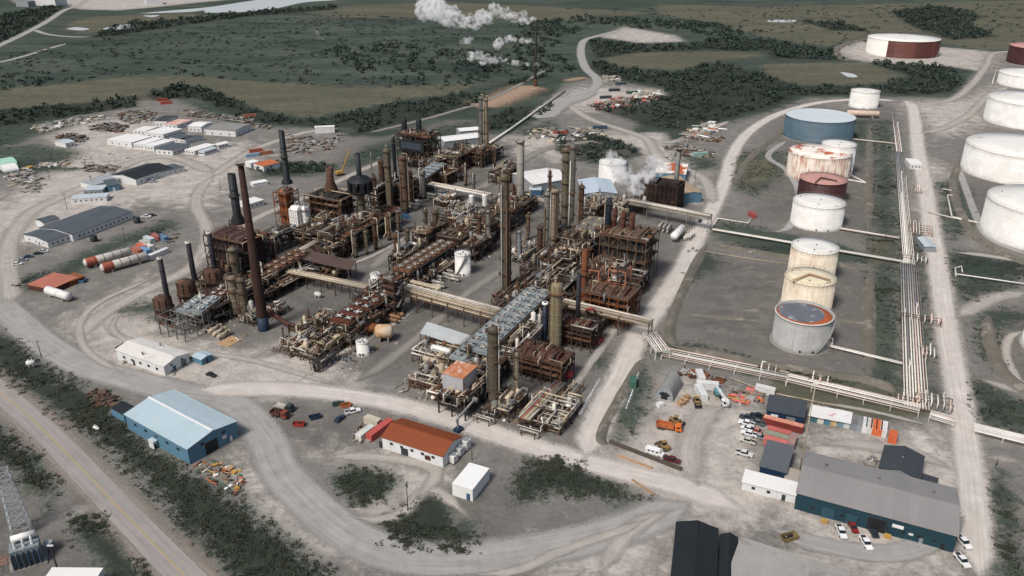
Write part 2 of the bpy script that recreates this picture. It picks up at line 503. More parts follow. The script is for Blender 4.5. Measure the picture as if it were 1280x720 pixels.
def zones(X, Y):
    wd = 2.5 + Y * .012
    def fld(sds): return np.clip(.5 + sds / (2 * wd), 0, 1)
    plant = sdist(PLANT, X, Y)
    veg = -plant
    for q in VEG: veg = np.maximum(veg, sdist(q, X, Y))
    pal = np.full(X.shape, -1e9); oli = pal.copy(); drk = pal.copy()
    for q in OLIVE: oli = np.maximum(oli, sdist(q, X, Y))
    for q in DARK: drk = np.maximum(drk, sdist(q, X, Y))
    for q in PALE: pal = np.maximum(pal, sdist(q, X, Y))
    veg = np.minimum(veg, np.where(Y > 560, -pal, veg))
    soft = lambda sds: np.clip(.5 + sds / (7 * wd), 0, 1)
    woo = np.full(X.shape, -1e9)
    for q in VEG[:6]: woo = np.maximum(woo, sdist(q, X, Y) - 2)
    for q, dn_ in FOREST:
        if dn_ < .0045: continue
        woo = np.maximum(woo, sdist(q, X, Y))
    vsoft = np.clip(.5 + veg / (np.where(plant > 0, 4.5, 2) * wd), 0, 1)
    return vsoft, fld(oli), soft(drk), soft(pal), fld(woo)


def ground():
    rows, cols = 560, 420
    ys = 60 * (9000 / 60) ** (np.linspace(0, 1, rows)); ys = np.concatenate([[-300, -100, 0], ys])
    rows = len(ys)
    t = np.linspace(-1, 1, cols)
    half = np.maximum(220, np.abs(ys) * .95 + 60)
    Y = np.repeat(ys, cols); X = (half[:, None] * t[None, :]).ravel()
    a, b, c, d, wo = zones(X, Y)
    me = bpy.data.meshes.new('ground')
    me.vertices.add(rows * cols)
    me.vertices.foreach_set('co', np.stack([X, Y, np.zeros_like(X)], 1).ravel())
    i = np.arange(rows - 1)[:, None] * cols + np.arange(cols - 1)[None, :]
    q = np.stack([i, i + 1, i + 1 + cols, i + cols], -1).reshape(-1, 4)
    me.loops.add(q.size); me.loops.foreach_set('vertex_index', q.ravel().astype(np.int32))
    me.polygons.add(len(q)); me.polygons.foreach_set('loop_start', np.arange(0, q.size, 4, dtype=np.int32))
    me.update(); me.validate()
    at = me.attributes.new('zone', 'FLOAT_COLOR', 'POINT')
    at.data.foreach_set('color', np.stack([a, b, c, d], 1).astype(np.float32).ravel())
    at = me.attributes.new('wood', 'FLOAT', 'POINT'); at.data.foreach_set('value', wo.astype(np.float32))
    o = bpy.data.objects.new('ground', me); COL.objects.link(o); tag(o, kind='structure')
    m, n, bs = newmat('ground_surface')
    pos = n.n('ShaderNodeNewGeometry').outputs['Position']
    za = n.n('ShaderNodeAttribute', _attribute_name='zone')
    wa = n.n('ShaderNodeAttribute', _attribute_name='wood').outputs['Fac']
    sp = n.n('ShaderNodeSeparateColor', Color=za.outputs['Color'])
    nA = n.noise(pos, .02, 6, .6); nB = n.noise(pos, .11, 6, .68); nC = n.noise(pos, .7, 4, .7); nD = n.noise(pos, .004, 5, .6)
    nE = n.noise(n.scalev(pos, (.5, 1.6, 1)), .012, 7, .65, .6)
    nF = n.noise(n.scalev(pos, (1, 1, 1)), .05, 5, .75, 1.2)
    jig = n.math('ADD', n.math('MULTIPLY', n.math('SUBTRACT', nB, .5), .9), n.math('MULTIPLY', n.math('SUBTRACT', nC, .5), .5))
    def mask(s, jam=1.0):
        return n.smooth(n.math('ADD', s, n.math('MULTIPLY', jig, jam)), .4, .6)
    gravel = n.ramp(nB, [(.25, lin('#5f5d59')), (.5, lin('#75726d')), (.72, lin('#8b8781'))])
    gravel = n.mix(n.smooth(nF, .48, .62), gravel, lin('#706b65'))
    gravel = n.mix(n.math('MULTIPLY', n.smooth(nC, .6, .78), .45), gravel, lin('#a8a39b'))
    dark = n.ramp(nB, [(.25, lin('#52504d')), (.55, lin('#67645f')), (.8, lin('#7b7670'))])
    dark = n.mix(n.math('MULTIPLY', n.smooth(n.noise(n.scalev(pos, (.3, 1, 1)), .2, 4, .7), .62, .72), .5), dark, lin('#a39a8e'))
    pale = n.ramp(nB, [(.25, lin('#8f8982')), (.5, lin('#a8a199')), (.75, lin('#c4bdb4'))])
    pale = n.mix(n.math('MULTIPLY', n.smooth(nF, .5, .6), .5), pale, lin('#98918a'))
    veg = n.ramp(n.math('ADD', n.math('MULTIPLY', nE, .6), n.math('MULTIPLY', nB, .4)), [(.34, lin('#29302b')), (.46, lin('#38413a')), (.56, lin('#464e45')), (.68, lin('#5c6053'))])
    veg = n.mix(n.math('MULTIPLY', n.smooth(nD, .52, .62), .5), veg, lin('#4c5449'))
    veg = n.mix(n.math('MULTIPLY', n.smooth(nC, .58, .75), .35), veg, lin('#6a6757'))
    oliv = n.ramp(n.math('ADD', n.math('MULTIPLY', nE, .5), n.math('MULTIPLY', nB, .5)), [(.34, lin('#43473d')), (.48, lin('#545447')), (.58, lin('#615d4d')), (.7, lin('#706957'))])
    def wide(s_): return n.smooth(n.math('ADD', s_, n.math('MULTIPLY', jig, .9)), .25, .75)
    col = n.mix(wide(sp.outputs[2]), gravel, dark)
    col = n.mix(wide(za.outputs['Alpha']), col, pale)
    # tyre tracks and oil stains
    for sc_, ds_, wv_, cc_, am_ in ((.012, 2.5, .006, '#a8a096', .16), (.02, 1.6, .007, '#62605c', .22), (.035, 2.0, .010, '#a29a90', .12)):
        ln_ = n.math('ABSOLUTE', n.math('SUBTRACT', n.noise(pos, sc_, 2, .5, ds_), .5))
        ln_ = n.math('SUBTRACT', 1.0, n.smooth(ln_, wv_ * .3, wv_))
        col = n.mix(n.math('MULTIPLY', n.math('MULTIPLY', ln_, n.smooth(nB, .4, .6)), am_), col, lin(cc_))
    g1 = n.noise(pos, .45, 6, .8); g2 = n.noise(pos, 1.6, 3, .8)
    col = n.mix(n.math('MULTIPLY', n.smooth(g1, .52, .66), .38), col, lin('#4f4d49'))
    col = n.mix(n.math('MULTIPLY', n.smooth(g2, .56, .7), .3), col, lin('#a39e96'))
    wd_ = n.math('MULTIPLY', n.smooth(n.noise(pos, .035, 4, .7), .5, .62), n.smooth(n.noise(pos, .5, 5, .75), .5, .62))
    col = n.mix(n.math('MULTIPLY', wd_, .5), col, lin('#4c5045'))
    st_ = n.noise(pos, .09, 5, .75, .8)
    col = n.mix(n.math('MULTIPLY', n.smooth(st_, .6, .72), .5), col, lin('#4d4b48'))
    vm = n.smooth(n.math('ADD', sp.outputs[0], n.math('MULTIPLY', jig, 1.5)), .3, .7)
    col = n.mix(vm, col, veg)
    col = n.mix(n.smooth(n.math('ADD', sp.outputs[1], n.math('MULTIPLY', jig, 2.0)), .3, .8), col, oliv)
    col = n.mix(n.math('MULTIPLY', n.smooth(n.math('ADD', wa, n.math('MULTIPLY', jig, 1.6)), .3, .75), .9), col, n.ramp(nB, [(.3, lin('#252a24')), (.7, lin('#373c33'))]))
    n.put(bs.inputs['Base Color'], col); bs.inputs['Roughness'].default_value = .95; bs.inputs['Specular IOR Level'].default_value = .1
    bp = n.n('ShaderNodeBump', Height=n.math('ADD', nB, n.math('MULTIPLY', nC, .25)), Strength=.5, Distance=1.2)
    n.put(bs.inputs['Normal'], bp.outputs[0])
    me.materials.append(m)
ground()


def smoothline(pts, k=8):
    pts = [Vector((p[0], p[1])) for p in pts]
    out = []
    for i in range(len(pts) - 1):
        p0 = pts[max(0, i - 1)]; p1 = pts[i]; p2 = pts[i + 1]; p3 = pts[min(len(pts) - 1, i + 2)]
        for j in range(k):
            t = j / k
            out.append(.5 * ((2 * p1) + (p2 - p0) * t + (2 * p0 - 5 * p1 + 4 * p2 - p3) * t * t + (3 * p1 - p0 - 3 * p2 + p3) * t ** 3))
    out.append(pts[-1])
    return out


def road_mat(name, c0, c1, c2, soft=.35, tracks=.5):
    m, n, b = newmat(name)
    pos = n.n('ShaderNodeNewGeometry').outputs['Position']
    uv = n.n('ShaderNodeUVMap', _uv_map='UVMap').outputs[0]
    s = n.n('ShaderNodeSeparateXYZ', Vector=uv)
    u, v = s.outputs[0], s.outputs[1]
    nB = n.noise(pos, .15, 6, .7); nC = n.noise(pos, .9, 4, .7)
    cv = n.n('ShaderNodeCombineXYZ', X=n.math('MULTIPLY', u, 3.2), Y=n.math('MULTIPLY', v, .012))
    ns = n.noise(cv, 2.2, 5, .65)
    col = n.ramp(n.math('ADD', n.math('MULTIPLY', ns, tracks), n.math('MULTIPLY', nB, 1 - tracks)), [(.33, lin(c0)), (.5, lin(c1)), (.68, lin(c2))])
    col = n.mix(n.math('MULTIPLY', n.smooth(nC, .55, .8), .3), col, lin(c2))
    n.put(b.inputs['Base Color'], col); b.inputs['Roughness'].default_value = .95; b.inputs['Specular IOR Level'].default_value = .15
    fa = n.n('ShaderNodeAttribute', _attribute_name='fade').outputs['Fac']
    e = n.math('ADD', n.math('ADD', n.math('ABSOLUTE', u), fa), n.math('ADD', n.math('MULTIPLY', n.math('SUBTRACT', nB, .5), soft * 1.3), n.math('MULTIPLY', n.math('SUBTRACT', nC, .5), soft * .8)))
    k = n.smooth(e, 1 - soft, 1.0)
    tr = n.n('ShaderNodeBsdfTransparent')
    mx = n.n('ShaderNodeMixShader', i0=k, i1=b.outputs[0], i2=tr.outputs[0])
    n.nt.links.new(mx.outputs[0], n.nt.nodes['Material Output'].inputs[0])
    return m


innerroad = road_mat('plant_road_surface', '#716e69', '#807c76', '#918b84', .85)
gravelroad = road_mat('gravel_road_surface', '#a8a199', '#b7b0a8', '#d0c9c0', .6)
dustroad = road_mat('dusty_track_surface', '#87827b', '#9d978f', '#b5aea5', .75)
greyroad = road_mat('packed_road_surface', '#7f7d7a', '#92908c', '#a5a29d', .45)
asphalt = road_mat('asphalt_surface', '#7d7974', '#8d8883', '#9c9690', .2, .65)
verge = road_mat('road_shoulder_surface', '#776f66', '#8b8278', '#9d9489', .7)
RZ = [.02]


def road(name, pts, width, mat, z=None, k=8, dash=None):
    pw = [P(*p) for p in pts]
    line = smoothline(pw, k)
    RZ[0] += .006
    z = RZ[0] if z is None else z
    mb = MB(); L = 0; us = []
    NX = 5
    for i, p in enumerate(line):
        d = (line[min(i + 1, len(line) - 1)] - line[max(i - 1, 0)]).normalized()
        nrm = Vector((d.y, -d.x))
        wd = width(i / (len(line) - 1)) if callable(width) else width
        if i: L += (p - line[i - 1]).length
        for j in range(NX):
            u = -1 + 2 * j / (NX - 1)
            q = p + nrm * (u * wd / 2)
            mb.v.append((q.x, q.y, z)); us.append((u, L))
    for i in range(len(line) - 1):
        for j in range(NX - 1):
            a = i * NX + j
            mb.face([a, a + 1, a + NX + 1, a + NX])
    o = mb.build(name, mat)
    fade = [max(0.0, 1.1 - v / 14, 1.1 - (L - v) / 14) for _, v in us]
    at = o.data.attributes.new('fade', 'FLOAT', 'POINT'); at.data.foreach_set('value', np.array(fade, np.float32))
    uvl = o.data.uv_layers.new(name='UVMap')
    li = np.zeros(len(o.data.loops), np.int32); o.data.loops.foreach_get('vertex_index', li)
    uvl.data.foreach_set('uv', np.array(us, np.float32)[li].ravel())
    return tag(o, kind='structure'), line, z


road('road_shoulder', [(-110, 400), (0, 492), (57, 540), (143, 629), (230, 719), (330, 820)], 19, verge)
_, mainline, mz = road('paved_road', [(-110, 398), (0, 490), (57, 540), (143, 629), (230, 719), (330, 820)], 9.6, asphalt)
GR = 'gravel_road'
road(GR, [(-60, 330), (5, 385), (50, 425), (100, 455), (160, 474), (225, 490), (290, 505), (330, 545), (352, 590), (400, 640), (455, 678), (520, 698), (600, 697), (700, 681), (780, 660), (830, 640), (880, 622)], lambda t: 17, greyroad)
road(GR, [(225, 488), (330, 486), (400, 490), (470, 500), (540, 517), (600, 536), (660, 556), (720, 574), (790, 592), (850, 608), (905, 628), (950, 650)], lambda t: 14, gravelroad)
road(GR, [(728, 585), (735, 560), (750, 520), (775, 470), (800, 415), (825, 380), (850, 340), (870, 300), (890, 262), (905, 230), (915, 195), (935, 166), (970, 144), (1020, 129), (1080, 124), (1130, 127)], lambda t: 15 - 3 * t, gravelroad)
road(GR, [(1120, 126), (1140, 132), (1148, 190), (1155, 225), (1165, 290), (1175, 350), (1185, 420), (1200, 500), (1212, 580), (1218, 640), (1226, 740)], lambda t: 16 - 4 * t, gravelroad)
DT = 'dirt_track'
road(DT, [(15, 385), (10, 310), (32, 272), (57, 255), (100, 236), (140, 216), (170, 201), (212, 196), (250, 209), (268, 218)], 15, dustroad)
road(DT, [(268, 218), (250, 237), (245, 257), (256, 280), (258, 305), (240, 333), (205, 352), (165, 372), (130, 392), (105, 412), (90, 435)], 12, dustroad)
road(DT, [(262, 224), (290, 203), (322, 185), (380, 166), (430, 160)], 12, dustroad)
road(DT, [(240, 333), (290, 292), (330, 268), (385, 245), (440, 218), (490, 196)], 9, dustroad)
road(DT, [(-30, 70), (20, 47), (42, 36), (60, 26), (80, 13), (100, 6), (115, -6)], 15, greyroad)
road(DT, [(42, 37), (60, 43), (90, 46), (118, 46)], 11, greyroad)
road(DT, [(-30, 84), (20, 73), (60, 61), (85, 54)], 10, greyroad)
road(DT, [(720, 130), (747, 103), (732, 85), (726, 66), (730, 51), (747, 45), (775, 38)], 14, greyroad)
road(DT, [(700, 120), (717, 136), (740, 150), (780, 163), (808, 174), (822, 195), (850, 208), (880, 225), (893, 258)], 13, dustroad)
road(DT, [(808, 172), (835, 178), (870, 168), (915, 150)], 10, dustroad)
road(DT, [(1146, 168), (1180, 160), (1212, 143), (1235, 120), (1262, 108)], 12, dustroad)
road(DT, [(1125, 128), (1165, 129), (1195, 122), (1218, 102), (1233, 82), (1245, 66), (1300, 64)], 13, dustroad)
road(DT, [(1175, 312), (1200, 316), (1235, 320), (1300, 331)], 8, dustroad)
road(DT, [(1188, 402), (1212, 388), (1245, 372), (1300, 364)], 12, dustroad)
road(DT, [(1202, 470), (1250, 482), (1300, 505)], 9, dustroad)
road(DT, [(1210, 572), (1250, 574), (1300, 582)], 12, dustroad)
road(DT, [(432, 485), (480, 455), (530, 415), (580, 370), (640, 328)], 9, innerroad)
road(DT, [(455, 345), (500, 305), (560, 268), (620, 222), (690, 184), (780, 175)], 13, innerroad)
road(DT, [(170, 400), (150, 395), (135, 402), (145, 418), (190, 432), (240, 440), (320, 452), (430, 485)], 5, dustroad)
road(DT, [(600, 660), (540, 612), (505, 640), (470, 650), (415, 640)], 6, dustroad)
road(DT, [(395, 590), (420, 572), (500, 575), (545, 592), (505, 640)], 7, dustroad)
road(DT, [(760, 705), (700, 722), (640, 735), (560, 745)], 6, dustroad)
road(DT, [(860, 632), (800, 655), (760, 700), (745, 740)], 8, dustroad)
road(DT, [(830, 640), (780, 662), (700, 690), (640, 715), (560, 718)], 5, dustroad)
road(DT, [(160, 470), (110, 440), (100, 405), (130, 375), (200, 345)], 5, dustroad)
road(DT, [(150, 470), (170, 440), (140, 410), (160, 385)], 4, dustroad)
road(DT, [(880, 620), (860, 570), (880, 520), (925, 505)], 14, dustroad)
road(DT, [(1210, 600), (1150, 570), (1060, 555), (1010, 560)], 9, dustroad)
road(DT, [(1215, 640), (1130, 690), (1020, 680), (940, 650)], 9, greyroad)
road(DT, [(360, 485), (430, 440), (500, 400), (560, 350)], 4, dustroad)
road(DT, [(690, 540), (720, 480), (770, 410), (820, 330)], 5, dustroad)
road(DT, [(300, 330), (360, 330), (440, 330), (520, 290)], 4, dustroad)
road(DT, [(1195, 205), (1205, 230), (1222, 275), (1240, 300), (1300, 325)], 6, greyroad)
road(DT, [(1300, 412), (1265, 420), (1258, 445), (1275, 475), (1310, 490)], 5, dustroad)
road(DT, [(955, 290), (985, 285), (1000, 250), (985, 215), (960, 195), (985, 175)], 6, greyroad)
road(DT, [(1000, 500), (1090, 515), (1190, 540)], 3, dustroad)
sandy = road_mat('sandy_ground', '#83705f', '#957f6b', '#a8917b', .9)
road('sandy_ground', [(590, 136), (620, 126), (650, 114), (672, 106)], 62, sandy)
road('sandy_ground', [(700, 103), (725, 98), (745, 98)], 22, sandy)
road(DT, [(455, 168), (520, 152), (560, 141), (620, 121), (692, 82)], 9, innerroad)
road(DT, [(672, 150), (700, 128), (720, 122), (735, 112)], 34, greyroad)
def bund(pts, wd, h):
    # low earth bank round a tank compound
    ln = smoothline([P(*p) for p in pts], 8); mb = MB(); prof = ((-1, -.05), (-.35, .85), (.3, 1), (1, -.05))
    for i, p in enumerate(ln):
        d = (ln[min(i + 1, len(ln) - 1)] - ln[max(i - 1, 0)]).normalized(); nn = Vector((d.y, -d.x))
        for u, z in prof:
            e_ = min(1, i / 4, (len(ln) - 1 - i) / 4); e_ = max(e_, .02)
            j = 1 + .25 * mnoise.noise(Vector((p.x * .12, p.y * .12, u * 3)))
            q = p + nn * (u * wd / 2 * j * (.3 + .7 * e_)); mb.v.append((q.x, q.y, z * h * j * e_ if z > 0 else z))
    for i in range(len(ln) - 1):
        for j in range(3): mb.face([i * 4 + j, i * 4 + j + 1, i * 4 + 5 + j, i * 4 + 4 + j], True)
    tag(mb.build('earth_bund', M('bund_earth', '#6b655c', '#4f5146', .09, .95, bump=.4, blotch='#8a8378', blamt=.3, var=0)), kind='structure')
for q, wd, h in ((((884, 305), (960, 318), (1040, 330), (1088, 337)), 6, 1.5), (((1088, 337), (1086, 400), (1086, 468)), 6, 1.5), (((842, 432), (960, 456), (1086, 476), (1118, 490)), 6, 1.6), (((884, 305), (862, 345), (838, 405), (842, 432)), 5, 1.3), (((850, 392), (960, 402)), 4, 1.0), (((1030, 398), (1086, 404)), 4, 1.0),
                 (((1088, 158), (1086, 220), (1086, 290)), 6, 1.5), (((918, 230), (940, 195), (975, 168), (1000, 140)), 6, 1.4), (((950, 240), (990, 246)), 4, 1.0), (((1052, 244), (1086, 250)), 4, 1.0), (((1200, 200), (1192, 235), (1210, 285), (1240, 310), (1300, 338)), 6, 1.6), (((1235, 395), (1238, 430), (1258, 470), (1310, 500)), 6, 1.6),
                 (((1060, 76), (1046, 70), (1052, 58), (1080, 50), (1110, 48)), 8, 2), (((760, 556), (752, 540), (790, 470), (806, 448)), 4, 1.0)):
    bund(q, wd, h)
# yellow centre line on the paved road
mb = MB()
for i in range(len(mainline) - 1):
    a, b = mainline[i], mainline[i + 1]
    d = (b - a).normalized(); nn = Vector((d.y, -d.x)) * .16
    k = mb.add([(a - nn).to_3d() + Vector((0, 0, mz + .008)), (a + nn).to_3d() + Vector((0, 0, mz + .008)), (b + nn).to_3d() + Vector((0, 0, mz + .008)), (b - nn).to_3d() + Vector((0, 0, mz + .008))])
    mb.face([k, k + 1, k + 2, k + 3])
tag(mb.build('road_centre_line', M('road_yellow', '#b59a62', '#9c8c70', .8, .9)), kind='structure')

# the lake at the top left and the pools in the bog
m, n, b = newmat('lake_water')
b.inputs['Base Color'].default_value = (.55, .57, .56, 1); b.inputs['Roughness'].default_value = .18
for nm, q in (('lake', ((172, 17), (215, 13), (260, 9), (300, 3), (330, -2), (380, -14), (620, -14), (480, -6), (420, 0), (380, 3), (330, 13), (262, 16), (255, 13), (235, 15))),
              ('pond', ((82, 36), (95, 34), (112, 36), (100, 38))), ('pond', ((128, 36), (150, 31), (178, 31), (165, 35), (140, 38))),
              ('pond', ((178, 19.5), (199, 19), (190, 21.5))), ('pond', ((960, 25), (993, 25), (990, 27.6), (962, 27.4))), ('pond', ((1050, 90), (1065, 92), (1072, 96), (1060, 96)))):
    mb = MB(); ln = smoothline([P(*p) for p in q] + [P(*q[0])], 5)[:-1]
    k = mb.add([(p.x, p.y, .03) for p in ln]); mb.face([k + i for i in range(len(ln))])
    tag(mb.build(nm, m), kind='structure')
# ------------------------------------------------------------------ vegetation
def leafmat(name, dark, mid, light):
    m, n, b = newmat(name)
    g = n.n('ShaderNodeNewGeometry')
    nA = n.noise(g.outputs['Position'], .06, 4, .6)
    f = n.math('ADD', n.math('MULTIPLY', g.outputs['Random Per Island'], .55), n.math('MULTIPLY', nA, .5))
    n.put(b.inputs['Base Color'], n.ramp(f, [(.2, lin(dark)), (.5, lin(mid)), (.85, lin(light))]))
    b.inputs['Roughness'].default_value = .9; b.inputs['Specular IOR Level'].default_value = .1
    return m


leafA = leafmat('scrub_leaves', '#272d27', '#3a4036', '#565747')
leafB = leafmat('wood_leaves', '#27312c', '#364139', '#48524a')
leafC = leafmat('hill_scrub_leaves', '#363f38', '#424a42', '#4e554a')
rng = np.random.default_rng(5)


def leaf_arrays(x, y, r, h, K, size):
    """K small leaf faces spread through a lumpy crown of radius r and height h for every point"""
    N = len(x)
    d = rng.normal(size=(N, K, 3)); d /= np.linalg.norm(d, axis=2, keepdims=True)
    rad = rng.uniform(.35, 1, (N, K, 1)) ** .5
    lump = 1 + .35 * np.sin(d[:, :, :1] * 5 + rng.uniform(0, 6, (N, 1, 1))) * np.cos(d[:, :, 1:2] * 4)
    p = d * rad * lump
    c = np.empty((N, K, 3))
    c[:, :, 0] = x[:, None] + p[:, :, 0] * r[:, None]; c[:, :, 1] = y[:, None] + p[:, :, 1] * r[:, None]
    c[:, :, 2] = h[:, None] * (.48 + .5 * p[:, :, 2])
    c[:, :, 2] = np.maximum(c[:, :, 2], .05)
    a = rng.normal(size=(N, K, 3)); a[:, :, 2] *= .6; a /= np.linalg.norm(a, axis=2, keepdims=True)
    b = np.cross(a, d + rng.normal(size=(N, K, 3)) * .7); b /= np.linalg.norm(b, axis=2, keepdims=True) + 1e-9
    s = (size * rng.uniform(.6, 1.4, (N, K)) * np.maximum(r, .6)[:, None])[:, :, None]
    V = np.stack([c - a * s - b * s * .2, c + b * s * .8, c + a * s - b * s * .1, c - b * s * .8], 2)
    return V.reshape(-1, 3)


def quads_mesh(name, V, mat):
    me = bpy.data.meshes.new(name); n = len(V)
    me.vertices.add(n); me.vertices.foreach_set('co', V.astype(np.float32).ravel())
    me.loops.add(n); me.loops.foreach_set('vertex_index', np.arange(n, dtype=np.int32))
    me.polygons.add(n // 4); me.polygons.foreach_set('loop_start', np.arange(0, n, 4, dtype=np.int32))
    me.update(); me.materials.append(mat)
    return me


def scatter(pg, dens, rr, roads=None):
    """random points in a polygon, dens per square metre, clumped"""
    x0, y0 = pg.min(0); x1, y1 = pg.max(0)
    n = int((x1 - x0) * (y1 - y0) * dens)
    x = rng.uniform(x0, x1, n); y = rng.uniform(y0, y1, n)
    k = sdist(pg, x, y) > rr
    x, y = x[k], y[k]
    f = np.array([mnoise.noise(Vector((a * .03, b * .03, 3))) + .5 * mnoise.noise(Vector((a * .1, b * .1, 7))) for a, b in zip(x, y)]) if len(x) else np.zeros(0)
    return x, y, f


vs = []
for pg, d in FOREST:
    x, y, f = scatter(pg, d * 1.7, 1)
    k = f > -.3
    x, y = x[k], y[k]
    if not len(x): continue
    r = rng.uniform(1.6, 4.4, len(x)) * np.clip(y / 900, .5, 1.2); h = r * rng.uniform(.9, 1.6, len(x))
    vs.append(leaf_arrays(x, y, r, h, 30, .3))
tag(bpy.data.objects.new('woodland', quads_mesh('woodland', np.concatenate(vs), leafB)), 'dark spruce scrub massed on the far hillside', 'woodland', kind='stuff')
COL.objects.link(bpy.data.objects['woodland'])
# scattered low scrub over the far hillside
vs = []; hs = []
for pg, d in ((poly((-60, 80), (110, 50), (420, 16), (640, 30), (640, 100), (560, 112), (400, 106), (200, 96), (0, 108)), .004), (poly((700, 10), (1280, 5), (1280, 60), (1000, 60), (900, 45)), .0018)):
    x, y, f = scatter(pg, d, 1)
    k = f > -.1; x, y = x[k], y[k]
    r = rng.uniform(1.5, 4.5, len(x)); h = r * .5
    hs.append(leaf_arrays(x, y, r, h, 14, .32))
# undergrowth of the verges
for i, pg in enumerate(VEG):
    big = i < 6
    x, y, f = scatter(pg, .45 if big else .2 if 10 <= i <= 21 else .07, -3.5 if big else -1.5)
    ed = np.clip((sdist(pg, x, y) + 3.5) / 6, .12, 1) if big else np.ones(len(x)); k = rng.random(len(x)) < ed; x, y, f = x[k], y[k], f[k]
    k = f > (-.3 if big else -.05); x, y = x[k], y[k]
    if not len(x): continue
    k = rng.random(len(x)) < np.clip(350 / y, .1, 1) ; x, y = x[k], y[k]
    r = rng.uniform(.4, 1.3, len(x)) * (1 if big else .9); h = r * rng.uniform(.3, .6, len(x))
    vs.append(leaf_arrays(x, y, r, h, 24, .2))
o = tag(bpy.data.objects.new('undergrowth', quads_mesh('undergrowth', np.concatenate(vs), leafA)), 'low dark scrub covering the verges and the hillside', 'undergrowth', kind='stuff')
COL.objects.link(o)
tag(bpy.data.objects.new('hill_scrub', quads_mesh('hill_scrub', np.concatenate(hs), leafC)), 'low grey green scrub dotted over the open hillside', 'scrub', kind='stuff')
COL.objects.link(bpy.data.objects['hill_scrub'])
# the bushes one can tell apart
BM = [quads_mesh('bush', leaf_arrays(np.zeros(3) + rng.normal(size=3) * .35, np.zeros(3) + rng.normal(size=3) * .35, rng.uniform(.5, .85, 3), rng.uniform(.8, 1.3, 3), 130, .15), leafA) for _ in range(7)]
BZ = ((0, 70, 'dark bush in the verge between the paved road and the gravel road'), (1, 22, 'dark bush beside the track left of the paved road'), (2, 16, 'dark bush between the transformer yard and the paved road'),
      (3, 16, 'low bush in the oval island in front of the brown roofed hall'), (4, 22, 'bush in the hollow left of the white box building'), (5, 24, 'bush on the bank below the gravel crossroads'),
      (14, 30, 'small bush along the uphill side of the ground pipe rack'), (15, 40, 'small bush in the strip beside the long pipe rack'), (6, 16, 'bush on the bank above the two long drums'), (19, 10, 'bush on the bank right of the workshop road'))
for zi, cnt, lab in BZ:
    x, y, f = scatter(VEG[zi], .5, .8)
    o_ = np.argsort(-f + rng.random(len(f)) * .8)[:cnt]
    for a in o_:
        b = bpy.data.objects.new('bush', random.choice(BM)); COL.objects.link(b)
        s = random.uniform(.8, 1.6) if zi < 6 else random.uniform(.8, 1.6)
        b.location = (x[a], y[a], 0); b.rotation_euler.z = random.uniform(0, 6.28); b.scale = (s * random.uniform(.9, 1.3), s, s * random.uniform(.35, .6))
        tag(b, lab, 'bush', lab.replace('dark bush', 'bushes').replace('small bush', 'bushes').replace('low bush', 'bushes').replace('bush ', 'bushes ', 1) if 'bushes' not in lab else lab)
# ------------------------------------------------------------------ storage tanks
def tankwall(name, base, second, streak, amt):
    m, n, b = newmat(name)
    ob = n.n('ShaderNodeTexCoord').outputs['Object']; geo = n.n('ShaderNodeNewGeometry').outputs['Position']
    s_ = n.n('ShaderNodeSeparateXYZ', Vector=ob)
    an = n.math('ARCTAN2', s_.outputs[1], s_.outputs[0]); z = s_.outputs[2]
    rnd = n.n('ShaderNodeObjectInfo').outputs['Random']
    col = n.mix(n.smooth(n.noise(geo, .12, 4), .35, .65), lin(base), lin(second))
    c = lin(base)
    course = n.math('FLOOR', n.math('DIVIDE', z, 2.4))
    cell = n.math('FLOOR', n.math('ADD', n.math('MULTIPLY', an, 4.3), n.math('MULTIPLY', course, .5)))
    cv = n.n('ShaderNodeCombineXYZ', X=cell, Y=course, Z=rnd)
    wn = n.n('ShaderNodeTexWhiteNoise', Vector=cv)
    col = n.mix(n.math('MULTIPLY', wn.outputs[0], .14), col, tuple(x * .55 for x in c[:3]) + (1,))
    fr = n.math('FRACT', n.math('DIVIDE', z, 2.4))
    col = n.mix(n.math('MULTIPLY', n.math('LESS_THAN', fr, .07), .3), col, tuple(x * .5 for x in c[:3]) + (1,))
    sv = n.n('ShaderNodeCombineXYZ', X=n.math('MULTIPLY', an, 9.0), Y=n.math('MULTIPLY', z, .035), Z=n.math('MULTIPLY', rnd, 50))
    k = n.smooth(n.noise(sv, 1.6, 5, .72), .64 - amt * .28, .74 - amt * .16)
    col = n.mix(n.math('MULTIPLY', k, min(.9, .35 + amt)), col, lin(streak))
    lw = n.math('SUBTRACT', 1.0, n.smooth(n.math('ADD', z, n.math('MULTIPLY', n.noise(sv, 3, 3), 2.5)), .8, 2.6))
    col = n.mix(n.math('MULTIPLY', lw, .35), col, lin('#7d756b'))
    n.put(b.inputs['Base Color'], col); b.inputs['Roughness'].default_value = .55
    return m


